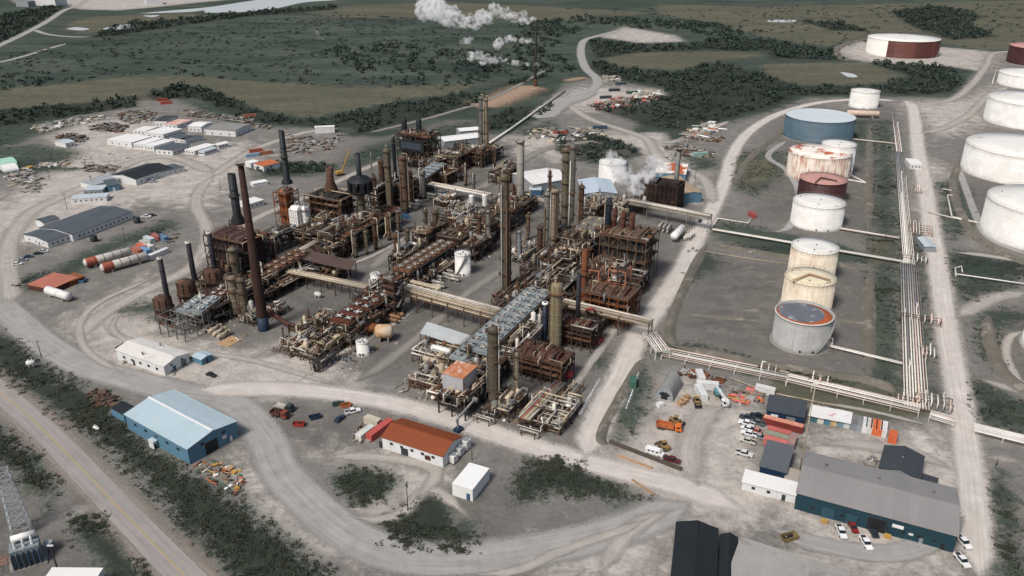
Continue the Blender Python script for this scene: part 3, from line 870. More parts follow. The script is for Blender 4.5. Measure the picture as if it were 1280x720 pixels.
def tank(label, cx, yf, hw, topf, wallm, roofm, roof='cone', name='storage_tank', n=48, rimm=None, stair=.6, hatch=True, rise=.035, courses=5, ang=None):
    """cx, yf: pixel of the front of the foot; hw: half width in pixels; topf: row of the front roof edge"""
    x, y = P(cx, yf)
    r = hw / proj(x, y + 6, 0)[2]
    r = hw / proj(x, y + r, 0)[2]
    h = hz(cx, yf, topf)
    d = Vector((x, y)).normalized()
    c = Vector((x, y)) + d * r
    t = T(name, label, 'storage tank', c, 0)
    mb = MB()
    prof = []
    for k in range(courses):
        a, b = h * k / courses, h * (k + 1) / courses
        rr = r - .012 * k
        prof += [(rr, a), (rr, b)]
    mb.lathe(prof, n)
    if roof == 'open': mb.lathe([(r - .06, h), (r - .35, h), (r - .35, h - 1.7)], n)
    mb.build('shell', wallm, t)
    mb = MB(); mb.lathe([(r + .9, 0), (r + .9, .22), (r, .24)], n); mb.build('foundation_ring', concrete, t)
    if roof == 'cone':
        mb = MB(); mb.lathe([(r + .12, h - .1), (r + .12, h + .06), (r * .5, h + r * rise * .75), (0, h + r * rise)], n); mb.build('roof', roofm, t)
    elif roof == 'dome':
        mb = MB(); mb.lathe([(r + .1, h - .1)] + [(r * math.cos(a), h + r * rise * 2.2 * math.sin(a)) for a in np.linspace(0, PI / 2, 6)], n); mb.build('roof', roofm, t)
    elif roof == 'sunk':
        mb = MB(); mb.lathe([(r - .05, h), (r - .05, h - .5)], n); mb.lathe([(r - .1, h - .5), (0, h - .45)], n); mb.build('roof', roofm, t)
    elif roof == 'open':
        mb = MB(); mb.lathe([(r - .35, h - 1.6), (r - .4, h - .9), (r * .5, h - .95), (r * .5, h - 1.3)], n); mb.build('pontoon', M('rust_orange_bright', '#a3552e', '#7d4126', .4, .8), t)
        mb = MB(); mb.lathe([(r * .8, h - .88), (0, h - .84)], n, (r * -.05, r * .15)); mb.build('roof', roofm, t)
        mb = MB(); mb.lathe([(r + .3, h - .3), (r + .3, h + .05), (r - .05, h + .05)], n); mb.build('wind_girder', rimm or whitepipe, t)
    if roof in ('cone', 'dome') and proj(x, y, 0)[2] > 1.2:
        mb = MB(); k = 28
        pp = [(math.cos(2 * PI * i / k) * (r - .1), math.sin(2 * PI * i / k) * (r - .1), h + 1.05) for i in range(k + 1)]
        for i in range(k):
            mb.bar(pp[i], pp[i + 1], .09); mb.bar((pp[i][0], pp[i][1], h), pp[i], .08)
        mb.build('roof_railing', greysteel, t)
    # spiral stair
    if stair is not None:
        mb = MB(); a0 = stair * PI
        span = min(1.2, 1.35 * h / r)
        k = 14
        pr = None
        for i in range(k + 1):
            a = a0 + span * i / k; z = h * i / k + .1
            p = Vector((math.cos(a) * (r + .5), math.sin(a) * (r + .5), z))
            if pr is not None:
                mb.bar(pr, p, .8, .14); mb.bar(pr * 1 + Vector((0, 0, 1)), p + Vector((0, 0, 1)), .07)
            pr = p
        mb.build('stairway', greysteel, t)
    if hatch:
        for a, rr in ((1.1, .9), (2.4, .8), (4.3, .6), (5.2, .85), (0, .05)):
            mb = MB()
            zz = h + (r * rise * (1 - rr) if roof != 'open' else -1.3)
            mb.cyl((math.cos(a) * r * rr, math.sin(a) * r * rr, zz - .2), (math.cos(a) * r * rr, math.sin(a) * r * rr, zz + .7), .35, n=8)
            mb.build('hatch', greysteel, t)
    for a in (-1.9, -1.45):
        mb = MB()
        mb.cyl((math.cos(a) * (r - .1), math.sin(a) * (r - .1), 1.1), (math.cos(a) * (r + .35), math.sin(a) * (r + .35), 1.1), .42, n=10)
        mb.build('manhole', darksteel, t)
    return t, c, r, h


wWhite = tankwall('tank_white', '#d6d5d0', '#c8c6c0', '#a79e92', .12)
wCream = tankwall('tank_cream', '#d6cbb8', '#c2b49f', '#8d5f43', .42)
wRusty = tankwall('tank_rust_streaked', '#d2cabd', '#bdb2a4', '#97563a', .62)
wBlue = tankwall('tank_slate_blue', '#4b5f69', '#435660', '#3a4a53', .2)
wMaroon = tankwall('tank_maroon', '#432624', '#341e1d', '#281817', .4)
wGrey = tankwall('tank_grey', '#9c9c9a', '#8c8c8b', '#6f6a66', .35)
campW = M('roof_camp_white', '#dedcd7', '#d2d0cb', .05, .6, var=0)
rWhite = M('tank_roof_white', '#e2dfd6', '#d2cec2', .06, .6, blotch='#bdb4a2', blamt=.15, var=0)
rCream = M('tank_roof_cream', '#dccfb6', '#cdbd9e', .1, .6, blotch='#b9a284', blamt=.3, var=0)
rPink = M('tank_roof_pink', '#b98d84', '#a5786e', .1, .7, var=0)
rPale = M('tank_roof_pale_blue', '#c3cacc', '#b4bcbf', .06, .5, var=0)
rGrey = M('tank_roof_wet_grey', '#676a70', '#55585f', .15, .7, blotch='#a9abae', blamt=.35, var=0)
m, n, b = newmat('tank_roof_peeling'); geo = n.n('ShaderNodeNewGeometry').outputs['Position']
n.put(b.inputs['Base Color'], n.mix(n.smooth(n.noise(n.scalev(geo, (1, .7, 1)), .1, 7, .72), .5, .53), lin('#ded8cd'), n.mix(n.noise(geo, .6, 4), lin('#9a4a2c'), lin('#b8613c'))))
b.inputs['Roughness'].default_value = .75; rPeel = m
# the big far tank: white on one side, primer red on the other
m, n, b = newmat('tank_half_painted')
ng = n.n('ShaderNodeTexCoord'); sx = n.n('ShaderNodeSeparateXYZ', Vector=ng.outputs['Object'])
geo = n.n('ShaderNodeNewGeometry').outputs['Position']
jit = n.math('MULTIPLY', n.math('SUBTRACT', n.noise(n.scalev(geo, (1, 1, .05)), .15, 2), .5), 8)
f = n.math('GREATER_THAN', n.math('ADD', n.math('ADD', n.math('MULTIPLY', sx.outputs[0], .904), n.math('MULTIPLY', sx.outputs[1], -.427)), jit), -19.0)
st = n.smooth(n.noise(n.scalev(geo, (1, 1, .03)), .12, 3), .5, .6)
n.put(b.inputs['Base Color'], n.mix(f, lin('#d6d2c9'), n.mix(st, lin('#56302a'), lin('#452722')))); b.inputs['Roughness'].default_value = .6
wHalf = m
mb = MB
tank('largest far tank, white on its left side and brown red on the right', 1125, 73, 41.5, 52, wHalf, rWhite, stair=1.75, n=64, rise=.02)
tank('slate blue tank with a pale flat roof', 1020, 180, 41.2, 153, wBlue, rPale, roof='sunk', n=64, stair=None, hatch=False)
tank('small plain white tank behind the slate blue tank', 1078, 136.5, 17, 116, wWhite, rWhite, stair=.1)
tank('white tank mostly hidden behind the tank with peeling orange roof', 1042, 222, 20.3, 184, wWhite, rWhite, stair=None)
tank('cream tank with peeling orange and white roof and rust streaks down its wall', 1019, 229, 37, 198.5, wRusty, rPeel, stair=1.8, hatch=False)
t, c, r, h = tank('dark maroon tank with a faded pink roof', 1024, 256, 28.3, 230.5, wMaroon, rPink, stair=None)
tank('clean white tank in front of the maroon tank', 1018, 289.5, 30.8, 260.5, wWhite, rWhite, stair=None)
tank('rust streaked cream tank with a white roof, third from the front of its row', 1011, 356, 28, 317.5, wCream, rWhite, stair=None)
tank('cream tank with a yellowed roof and one dark brown band', 1005, 395, 30.2, 357, wCream, rCream, stair=None)
tank('grey tank with a sunken wet roof ringed with orange rust', 997, 442, 34, 405, wGrey, rGrey, roof='open', stair=1.55, hatch=False)
tank('maroon tank with a pink roof cut by the right edge of the photo', 1297, 84, 36, 62, wMaroon, rPink, stair=None)
tank('white tank at the right edge below the maroon tank', 1292, 113, 42, 98, wWhite, rWhite, stair=None, n=56)
tank('big white tank with black seams right of the crossroads', 1288, 164, 55, 134, wWhite, rWhite, stair=1.3, n=64)
tank('biggest white tank with a ribbed wall at the right', 1272, 233, 68, 198, wWhite, rWhite, stair=1.35, n=64)
tank('nearest big white tank at the right edge', 1300, 318, 73, 273, wWhite, rWhite, stair=None, n=64)
tank('white tank barely entering at the right edge inside a round bund', 1336, 462, 58, 415, wWhite, rWhite, stair=None, n=56)
tank('tall white tank among the steam beyond the process towers', 765, 229.5, 17.4, 206.5, wWhite, rWhite, stair=1.7, n=40)
tank('white tank with a grey diagonal stair between two rusty units', 579, 346, 10, 320, wWhite, rWhite, stair=1.25, n=32)
tank('short white tank beside the road at the front of the pump rows', 454.5, 446, 8, 430, wWhite, rWhite, stair=None, n=28)
tank('squat white topped tank beside the brown canopy', 470, 352, 6.5, 344, wWhite, rWhite, stair=None, n=24)
# pipe frames on two tank roofs
def roof_pipe(label, cx, cy, z, a0, a1, a2, m):
    pts = []
    for q in (a0, a1, a2): pts.append((*P(q[0], q[1], z + .8), z + .8))
    mb = MB(); mb.tube(pts, .38, 6)
    for p in pts: mb.cyl((p[0], p[1], z - .6), (p[0], p[1], z + .9), .25, n=6)
    return tag(mb.build('foam_pipe', m), label, 'pipe')
roof_pipe('bent brown pipe lying across the roof of the maroon tank', 0, 0, h + .5, (1019, 228), (1026, 222), (1046, 226), rust)
zz = hz(1005, 395, 357)
roof_pipe('bent tan pipe lying across the yellowed tank roof', 0, 0, zz + .5, (992, 350), (1012, 342.5), (1038, 350), timber)
# white pipes bent over the bund
# ------------------------------------------------------------------ buildings
def corners(F, R, L):
    f, r, l = Vector(P(*F)), Vector(P(*R)), Vector(P(*L))
    dx, dy = r - f, l - f
    a = math.atan2(dx.y, dx.x)
    b = math.atan2(dy.y, dy.x) - PI / 2
    wa, wb = dx.length, dy.length
    d = (b - a + PI) % (2 * PI) - PI
    rz = a + d * wb / (wa + wb)
    ux, uy = Vector((math.cos(rz), math.sin(rz))), Vector((-math.sin(rz), math.cos(rz)))
    c = f + ux * wa / 2 + uy * wb / 2
    return c, rz, wa, wb


def building(name, label, F, R, L, h, wallm, roofm, roof='x', rh=1.2, over=.35, doors=(), windows=(), cat='building', vents=0, trim=None, signs=()):
    """F: front ground corner, R: corner to its right, L: corner to its left, as pixels.
    sides: 0 along F-R, 1 the far end of x, 2 back, 3 along F-L"""
    c, rz, lx, ly = corners(F, R, L)
    t = T(name, label, cat, c, rz)
    x, y = lx / 2, ly / 2
    mb = MB()
    if roof == 'x':
        mb.prism([(-y, 0), (y, 0), (y, h), (0, h + rh), (-y, h)], -x, x, 'x')
    elif roof == 'y':
        mb.prism([(-x, 0), (x, 0), (x, h), (0, h + rh), (-x, h)], -y, y, 'y')
    elif roof == 'barrel':
        k = 12
        mb.prism([(y * math.cos(PI * i / k), h * math.sin(PI * i / k)) for i in range(k + 1)], -x, x, 'x')
    elif roof == 'shed':
        mb.prism([(-y, 0), (y, 0), (y, h + rh), (-y, h)], -x, x, 'x')
    else:
        mb.box((0, 0, h / 2), (lx, ly, h))
    mb.build('wall', wallm, t)
    mb = MB(); th = .16
    def slope(a, b, axis):
        # a sloping slab between two (across, z) points
        ax, az = a; bx, bz = b
        if axis == 'x':
            e = x + over
            mb.prism([(ax, az), (bx, bz), (bx, bz + th), (ax, az + th)], -e, e, 'x')
        else:
            e = y + over
            mb.prism([(ax, az), (bx, bz), (bx, bz + th), (ax, az + th)], -e, e, 'y')
    if roof in 'xy':
        hh = y if roof == 'x' else x
        k = rh / hh * over
        slope((-hh - over, h - k + .01), (0, h + rh + .01), roof); slope((0, h + rh + .01), (hh + over, h - k + .01), roof)
        if roof == 'x': mb.box((0, 0, h + rh + th + .02), (lx + 2 * over + .02, .5, .1))
        else: mb.box((0, 0, h + rh + th + .02), (.5, ly + 2 * over + .02, .1))
    elif roof == 'barrel':
        k = 12
        for i in range(k):
            a, b = PI * i / k, PI * (i + 1) / k
            slope(((y + .05) * math.cos(b), (h + .05) * math.sin(b)), ((y + .05) * math.cos(a), (h + .05) * math.sin(a)), 'x')
    elif roof == 'shed':
        slope((-y - over, h + .01), (y + over, h + rh + .01), 'x')
    else:
        mb.box((0, 0, h + .06), (lx + over, ly + over, .14))
    rf = mb.build('roof', roofm, t)
    for v in range(vents):
        q = MB(); px = -x * .7 + v * lx * .7 / max(1, vents - 1) if vents > 1 else 0
        off = (y * .35 if roof != 'y' else 0)
        z0 = h + (rh * .65 if roof in 'xy' else .1)
        q.cyl((px, off, z0 - .2), (px, off, z0 + .9), .3, n=8); q.cyl((px, off, z0 + .9), (px, off, z0 + 1.15), .5, .2, n=8)
        q.build('roof_vent', greysteel, rf)
    def put(side, pos, z, w, hh, m, nm, dep=.12, extra=None):
        q = MB()
        sgn = {0: (pos, -y), 1: (x, pos), 2: (pos, y), 3: (-x, pos)}[side]
        if side in (0, 2): q.box((sgn[0], sgn[1], z + hh / 2), (w, dep, hh))
        else: q.box((sgn[0], sgn[1], z + hh / 2), (dep, w, hh))
        o = q.build(nm, m, t)
        if extra:
            q = MB()
            s = .1
            for dz in (0, hh):
                if side in (0, 2): q.box((sgn[0], sgn[1], z + dz), (w + .2, dep + .08, s))
                else: q.box((sgn[0], sgn[1], z + dz), (dep + .08, w + .2, s))
            for dw in (-w / 2, w / 2):
                if side in (0, 2): q.box((sgn[0] + dw, sgn[1], z + hh / 2), (s, dep + .06, hh + .08))
                else: q.box((sgn[0], sgn[1] + dw, z + hh / 2), (dep + .06, s, hh + .08))
            q.build('frame', extra, o)
    for d in doors:
        side, pos, wd, hh, m = d[:5]
        put(side, pos, .02, wd, hh, m, 'door', .16, trim)
    for wdw in windows:
        side, cnt, z, wd, hh = wdw[:5]
        span = (lx if side in (0, 2) else ly) * .86
        for i in range(cnt):
            put(side, -span / 2 + span * (i + .5) / cnt, z, wd, hh, glass, 'window', .14, trim)
    for side, pos, z, wd, hh, m in signs:
        put(side, pos, z, wd, hh, m, 'sign', .2)
    return t, c, rz, lx, ly


def rib(name, a, b, axis='X', sc=1.3, **kw): return M(name, a, b, .1, .6, ridge=(axis, sc), var=0, **kw)
roofBlue = rib('roof_light_blue', '#adbfc6', '#a4b7be')
wallBlue = rib('wall_blue', '#5b8196', '#52778b')
roofBrown = rib('roof_red_brown', '#84421f', '#783a1b', blotch='#8f4c2a', blamt=.2)
roofWhite = rib('roof_offwhite', '#d8d4cc', '#cbc6bd', blotch='#b5aca0', blamt=.2)
roofGrey = rib('roof_grey', '#8b8886', '#817e7c', 'X', 1.0)
roofDark = rib('roof_charcoal', '#3f4448', '#373b3f')
roofBlack = rib('roof_black', '#23282b', '#1e2225')
wallWhite = M('wall_white', '#cfd0ce', '#bfc1c0', .2, .7, streak='#8e8a84', stamt=.25, var=0)
wallTeal = rib('wall_teal', '#23414c', '#1f3a45')
wallNavy = rib('wall_navy', '#1f3550', '#1b2e46')
wallGrey = rib('wall_grey', '#8f9496', '#84898b')
roofSlate = M('roof_slate_grey', '#4e555a', '#444a4f', .2, .8, var=0)
roofPale = rib('roof_pale_metal', '#bcc5c9', '#adb7bc')
trimW = M('trim_white', '#d5d5d2', None, 1, .6)
trimD = M('trim_dark', '#33373a', None, 1, .6)

wh = building('warehouse', 'big warehouse with pale blue metal roof and blue walls beside the verge', (238, 581), (299, 546), (160, 537), 6.2, wallBlue, roofBlue, 'y', 1.6,
         doors=((0, -1.0, 4.6, 4.4, black), (0, 6.5, 1.1, 2.2, trimW)), windows=((0, 2, 4.6, 1.2, .7), (3, 5, 3.6, 1.4, .8)), vents=0, trim=trimD, signs=((0, 4.2, 2.4, 1.6, 1.2, trimW),))
mb = MB(); mb.box((0, 0, 6.2 + 1.6 + .32), (.7, wh[4] + .75, .14)); mb.build('ridge_cap', trimW, wh[0])
building('lean_to', 'low black roofed shed at the left end of the blue warehouse', (157, 529), (172, 520), (143, 519), 3.4, wallBlue, roofBlack, 'flat', doors=((0, 0, 1.2, 2.1, trimW),))
building('hut', 'small light grey plant hut on the verge side of the blue warehouse', (193, 562), (197, 559), (188, 558), 2.8, wallWhite, roofPale, 'flat', doors=((0, 0, .8, 1.9, black),))
building('office', 'white single storey building with off-white roof left of the refinery', (207, 470), (234, 452), (152, 447), 4.3, wallWhite, roofWhite, 'y', 1.2,
         doors=((0, -1.5, 1.2, 2.2, bluepaint), (0, 3.0, 2.2, 2.6, greysteel), (3, 4, 1.2, 2.2, trimD)), windows=((3, 5, 1.6, 1.2, .9), (0, 2, 2.9, .9, .6)), trim=trimD, vents=2)
building('hall', 'white hall with a red brown roof in front of the refinery', (554, 585), (577, 560), (479, 560), 4.6, wallWhite, roofBrown, 'y', 2.0,
         doors=((3, 3.0, 2.6, 2.8, trimD), (3, 12.5, 1.2, 2.4, trimD), (0, 2.0, 1.4, 2.3, trimD)), windows=((3, 5, 2.6, 1.0, .8),), trim=trimD, signs=((3, -6, 1.2, 2.2, 1.7, rustred),))
building('switch_house', 'plain white box building with flat roof and a blue door', (591, 627), (608.5, 599), (567.7, 617), 4.4, M('wall_plain_white', '#d8d8d5', '#cdcdc9', .2, .7, var=0), M('roof_plain_white', '#e3e3e0', '#dadad6', .2, .7, var=0), 'flat',
         doors=((3, -2.0, 1.1, 2.4, bluepaint),), trim=trimD, over=.1)
building('shed', 'small blue shed with pale roof next to the white office', (253, 457), (265, 450), (243, 452), 2.7, wallBlue, roofBlue, 'y', .5, doors=((0, 0, 1.0, 2.0, trimD),))
building('arched_hut', 'round topped grey hut in the equipment yard', (841, 502), (853, 484), (819, 497), 5.6, wallGrey, M('roof_arched_grey', '#8e8f8b', '#7f807d', .15, .6, ridge=('X', 1.0), var=0), 'barrel', doors=((3, 0, 2.4, 3.0, black),), windows=((3, 2, 1.6, 1.0, .9),), over=.1)
building('workshop', 'long workshop with grey roof and dark teal walls at the lower right', (992.5, 636), (1191, 694), (1001, 583), 6.0, wallTeal, roofGrey, 'x', 2.2,
         doors=((0, 1.2, 5.0, 4.6, black), (0, -5.5, 3.2, 3.6, M('door_teal', '#2f5561', '#2a4d58', .2, .6)), (0, -12.0, 3.6, 3.6, M('door_teal', '#2f5561')), (0, 18.5, 1.2, 2.2, black), (0, 13.0, 1.1, 2.1, bluegrey)),
         windows=((0, 9, 2.0, 1.1, .8),), trim=trimD, signs=((0, 6.6, 3.2, 3.0, 1.1, trimW), (0, 10.2, 2.0, 1.2, .7, trimW)), vents=3)
building('shed', 'charcoal roofed building behind the long grey workshop', (1096, 599), (1145, 616), (1099, 570), 4.4, wallGrey, roofDark, 'y', 1.6, doors=((3, 0, 2.4, 2.8, trimW),), vents=1)
building('lean_to', 'low charcoal annex on the right of the charcoal roofed building', (1138, 606), (1168, 616), (1140, 597), 2.6, wallGrey, roofDark, 'flat')
building('hall', 'big black roofed hall at the bottom edge', (836, 755), (890, 755), (857, 673), 5.0, M('wall_black', '#33393c', '#2c3134', .2, .7), roofBlack, 'y', 1.6, windows=((3, 4, 2.4, 1.4, .8),), trim=trimW, vents=0)
def pix(x, y): return proj(x, y, 0)[:2]
a, b, c = Vector(P(918, 689)), Vector(P(1048, 736)), Vector(P(893, 778))
building('hall', 'wide hall with a grey ribbed roof at the bottom edge right of the black halls', pix(*c), pix(*(c + b - a)), (918, 689), 4.8, wallGrey, M('roof_ribbed_grey', '#9b9892', '#8d8a85', .15, .8, ridge=('X', .8), var=0, blotch='#77736d', blamt=.3), 'shed', .4)
building('hall', 'narrow black roofed hall right of the big black hall', (896, 755), (916, 755), (905, 685), 4.4, M('wall_black', '#33393c'), roofBlack, 'y', 1.0, windows=((1, 4, 2.2, 1.2, .8),), trim=trimW)
building('shed', 'dark roofed shed with blue walls under the ground pipe rack', (957, 524), (1003, 533), (961, 508), 3.8, wallNavy, M('roof_dark_slate', '#454a50', '#3c4147', .1, .7, ridge=('X', 1.2), var=0), 'shed', 1.0, doors=((0, -3.5, 2.4, 2.6, trimW), (0, 2, 3, 2.8, greysteel)))
building('shed', 'grey roofed shed with navy front between the white trailer and the faded red containers', (948, 596), (980, 605), (957, 566), 4.2, wallNavy, M('roof_mid_grey', '#5d6166', '#54585d', .1, .7, ridge=('X', 1.2), var=0), 'shed', .8, doors=((0, 2, 2.0, 2.4, trimD),))
building('site_cabin', 'beige site cabin between the navy shed and the grey workshop', (978, 612), (994, 616), (983, 594), 3.0, concrete, M('roof_beige', '#a19a90', '#928b81', .1, .8, var=0), 'flat', doors=((0, 0, .9, 2.0, greenpaint),))
building('long_cabin', 'long white cabin with pale roof left of the grey workshop', (927, 612), (993, 630), (930, 598), 3.0, wallWhite, campW, 'shed', .3, windows=((0, 3, 1.3, .9, .8),), doors=((0, 4.5, 1.0, 2.0, trimD),), trim=trimD)
# left office block with its wings
building('office', 'long white office with slate grey roof at the left', (92, 302), (158, 272), (62, 290), 4.2, wallWhite, roofSlate, 'x', 1.4, windows=((0, 12, 1.4, 1.2, 1.1), (3, 2, 1.4, 1.2, 1.1)), doors=((3, 0, 1.2, 2.3, bluepaint),), trim=trimW, vents=2)
building('office', 'lower slate roofed wing at the front of the long white office', (61, 310), (94, 297), (37, 299), 3.6, wallWhite, roofSlate, 'x', 1.0, windows=((0, 5, 1.2, 1.2, 1.0), (3, 3, 1.2, 1.1, 1.0)), doors=((3, -3, 1.2, 2.2, bluepaint),), trim=trimW)
building('office', 'small white cabin with slate roof behind the long office', (56, 286), (74, 280), (49, 281), 3.6, wallWhite, roofSlate, 'x', .8)
building('site_cabin', 'long low white cabin on its own behind the left office', (89, 255), (133, 253), (89, 250), 3.0, wallWhite, roofPale, 'flat', windows=((0, 6, 1.2, 1.0, .8),))
building('office', 'white building with black roof and stepped front in the upper left', (171, 232), (207, 216), (150, 224), 4.4, wallWhite, roofBlack, 'x', 1.8, windows=((0, 6, 1.4, 1.2, 1.0),), doors=((0, -5, 1.4, 2.3, bluepaint),), trim=trimW)
building('office', 'white annex with grey roof at the right end of the black roofed building', (201, 222), (225, 213), (197, 216), 3.4, wallWhite, roofSlate, 'flat', windows=((0, 4, 1.3, 1.0, .9),), trim=trimW)
building('office', 'grey flat roofed wing at the left end of the black roofed building', (118, 238), (148, 226), (114, 231), 3.4, wallWhite, M('roof_wing_grey', '#8d9194', '#7d8184', .2, .8), 'flat', windows=((0, 4, 1.3, 1.0, .9),))
building('site_cabin', 'blue grey cabin beside the road at the upper left', (105, 244), (124, 246), (101, 239), 3.2, bluegrey, roofPale, 'flat', windows=((0, 4, 1.1, 1.1, 1.0),), trim=trimW)
building('site_cabin', 'blue walled cabin in front of the black roofed building', (136, 240), (149, 237), (134, 232), 4.0, wallBlue, M('roof_slate_grey2', '#4e555a'), 'flat', doors=((0, 0, 1.4, 2.2, trimW),))
# the white camp
def camp(label, pts, h, roofm, roof='flat', nm='camp_block', win=6):
    q = [(100 + a / 5.333, 120 + b / 5.333) for a, b in pts]
    building(nm, label, q[0], q[1], q[2], h, wallWhite, roofm, roof, .9, windows=((0, win, 1.3, 1.1, .9), (3, 3, 1.3, 1.1, .9)), trim=trimD)
camp('widest white camp block with a flat white roof, left end of the camp', ((348, 345), (465, 302), (205, 318)), 4.0, campW)
camp('narrow white camp block right of the widest one', ((430, 357), (545, 312), (378, 345)), 3.8, campW)
camp('white roofed camp block in the middle of the camp front', ((495, 368), (622, 325), (445, 355)), 3.8, campW)
camp('white roofed camp block at the back of the camp', ((560, 290), (690, 252), (435, 276)), 4.2, campW)
camp('white camp strip behind the widest block', ((440, 262), (505, 232), (372, 252)), 3.4, campW, win=3)
camp('dark roofed camp block at the front right of the camp', ((620, 397), (735, 352), (515, 385)), 3.8, roofSlate)
camp('dark roofed camp block at the back right of the camp', ((690, 318), (752, 292), (620, 300)), 3.6, roofSlate, win=3)
camp('white walled dark roofed block closing the camp at the right', ((706, 325), (828, 298), (668, 316)), 3.6, roofSlate)
camp('long white trailer row along the road in front of the camp', ((765, 395), (908, 352), (700, 385)), 3.2, campW, 'flat', 'site_trailer')
camp('white trailer at the right end of the camp row', ((925, 355), (985, 338), (905, 345)), 3.2, campW, 'x', 'site_trailer', 3)
camp('white trailer touching the lower side of the trailer row', ((830, 400), (912, 370), (800, 392)), 3.2, roofPale, 'flat', 'site_trailer')
camp('slate blue roofed shed behind the camp', ((583, 205), (640, 170), (515, 198)), 5.0, roofDark, 'y', 'shed', 2)
camp('rose roofed low shed next to the slate blue one', ((650, 222), (725, 185), (585, 208)), 3.6, M('roof_rose', '#b9867a', '#c4a79c', .2, .8, blotch='#d9cfc6', blamt=.4), 'flat', 'shed', 2)
camp('white gabled hut in the upper row behind the camp', ((812, 242), (850, 210), (755, 228)), 4.6, campW, 'y', 'hut', 1)
camp('long grey roofed store in the upper row behind the camp', ((1040, 272), (1110, 225), (868, 250)), 5.0, M('roof_store_grey', '#83827f', '#72716e', .1, .8, var=0), 'y', 'store', 3)
camp('pale blue sided cabin beside the grey roofed store', ((870, 258), (895, 232), (845, 252)), 4.0, roofPale, 'flat', 'site_cabin', 2)
# upper left and far buildings
building('depot', 'far white depot at the top left corner', (70, 8), (88, 6.5), (40, 7.5), 14, wallWhite, roofPale, 'x', 3)
building('depot', 'far pale shed beside the top left depot', (36, 9), (46, 8), (20, 8.5), 11, wallGrey, roofGrey, 'x', 3)
building('depot', 'far long white shed beside the lake', (183, 6.3), (204, 5.6), (180, 4.5), 11, wallWhite, campW, 'flat')
building('store', 'white long store among the scrap beyond the plant road', (394, 167), (418.5, 166), (394, 165), 5.0, wallWhite, campW, 'flat')
building('shed', 'long white roofed shed nearest the dark reactor block', (556, 184), (602, 177), (552, 178), 4.5, wallGrey, campW, 'x', 1.2)
building('shed', 'white roofed shed behind the first one near the twin column', (575, 171), (603, 168), (573, 167), 4.5, wallGrey, campW, 'x', 1.2)
building('shed', 'pale blue roofed building below the steaming tank', (729, 254), (768, 250), (733, 236), 6.0, bluegrey, M('roof_shed_blue', '#b4c2cb', '#a6b5bf', .1, .6, ridge=('X', 1), var=0), 'y', 1.6, windows=((0, 5, 3, 1.6, 1.2),))
building('store', 'white canvas roofed store left of the tall tan tower', (666, 242), (700, 230), (656, 226), 6.0, wallGrey, M('canvas_roof', '#d8d6d2', '#c6c3be', .1, .8, var=0, blotch='#9a9792', blamt=.2), 'x', 2.4)
building('cabin', 'small blue cabin under the white canvas store', (662, 244), (676, 243), (666, 236), 3.5, bluepaint, roofPale, 'flat')
building('boiler_house', 'blue building with white and orange roof behind the black cooling block', (853, 254), (869, 249), (838, 232), 6.0, wallBlue, M('roof_tan', '#a08e78', '#8d7c67', .1, .8, var=0), 'y', 1.0)
building('boiler_house', 'long building with peeling orange and white roof beyond the black cooling block', (818, 226), (856, 229), (822, 213), 6.0, wallBlue, rPeel, 'flat')
building('site_cabin', 'mint roofed cabin in the scrap yard at the far left', (-4, 210), (18, 204), (-4, 203), 3.4, mint, mint, 'barrel', over=.05)
building('site_cabin', 'white arched shelter in the scrap yard at the far left', (6, 216), (22, 212), (4, 210), 3.6, wallWhite, campW, 'barrel', over=.05)
building('hut', 'white hut with dark windows in the middle of the left scrap yard', (83, 185), (91, 182), (74, 181), 3.6, wallWhite, roofPale, 'x', .9, windows=((0, 2, 1.2, 1, .9),))
building('site_cabin', 'white cabin by the pipe rack beside the right hand road', (1137, 211), (1149, 210), (1137, 204), 3.2, wallWhite, campW, 'flat', windows=((0, 3, 1.2, 1, .9),))
building('pump_hut', 'small grey hut beside the long pipe rack', (1155, 315), (1164, 313), (1154, 304), 3.0, wallGrey, roofPale, 'y', .5)
building('hall', 'white roofed building cut by the bottom left corner', (45, 765), (110, 765), (72, 728), 5.0, wallWhite, campW, 'flat')
building('shelter', 'cube shaped grey shelter with a rusted orange top on the front of the process unit', (557, 516), (592, 522), (570, 495), 1, wallGrey, rustorange, 'flat') if 0 else None
building('portable_cabin', 'white and orange cabin on the slope behind the refinery', (330, 215), (347, 209), (323, 210), 4.0, wallWhite, orange, 'flat')
building('portable_cabin', 'white box trailer next to the white and orange cabin', (314, 210), (322, 207), (310, 207), 3.4, wallWhite, campW, 'flat')
building('portable_cabin', 'pale cabin below the white and orange cabin', (317, 234), (334, 230), (316, 231), 2.2, wallWhite, campW, 'flat')
building('portable_cabin', 'pair of white trailers beside the dark stack', (312, 262), (330, 256), (301, 258), 3.4, wallWhite, campW, 'flat', windows=((0, 3, 1.3, 1, .9),))
# ------------------------------------------------------------------ process equipment
R_ = random.Random(21)


def wid(px, py, wpx):
    return wpx / proj(*P(px, py), 8)[2]


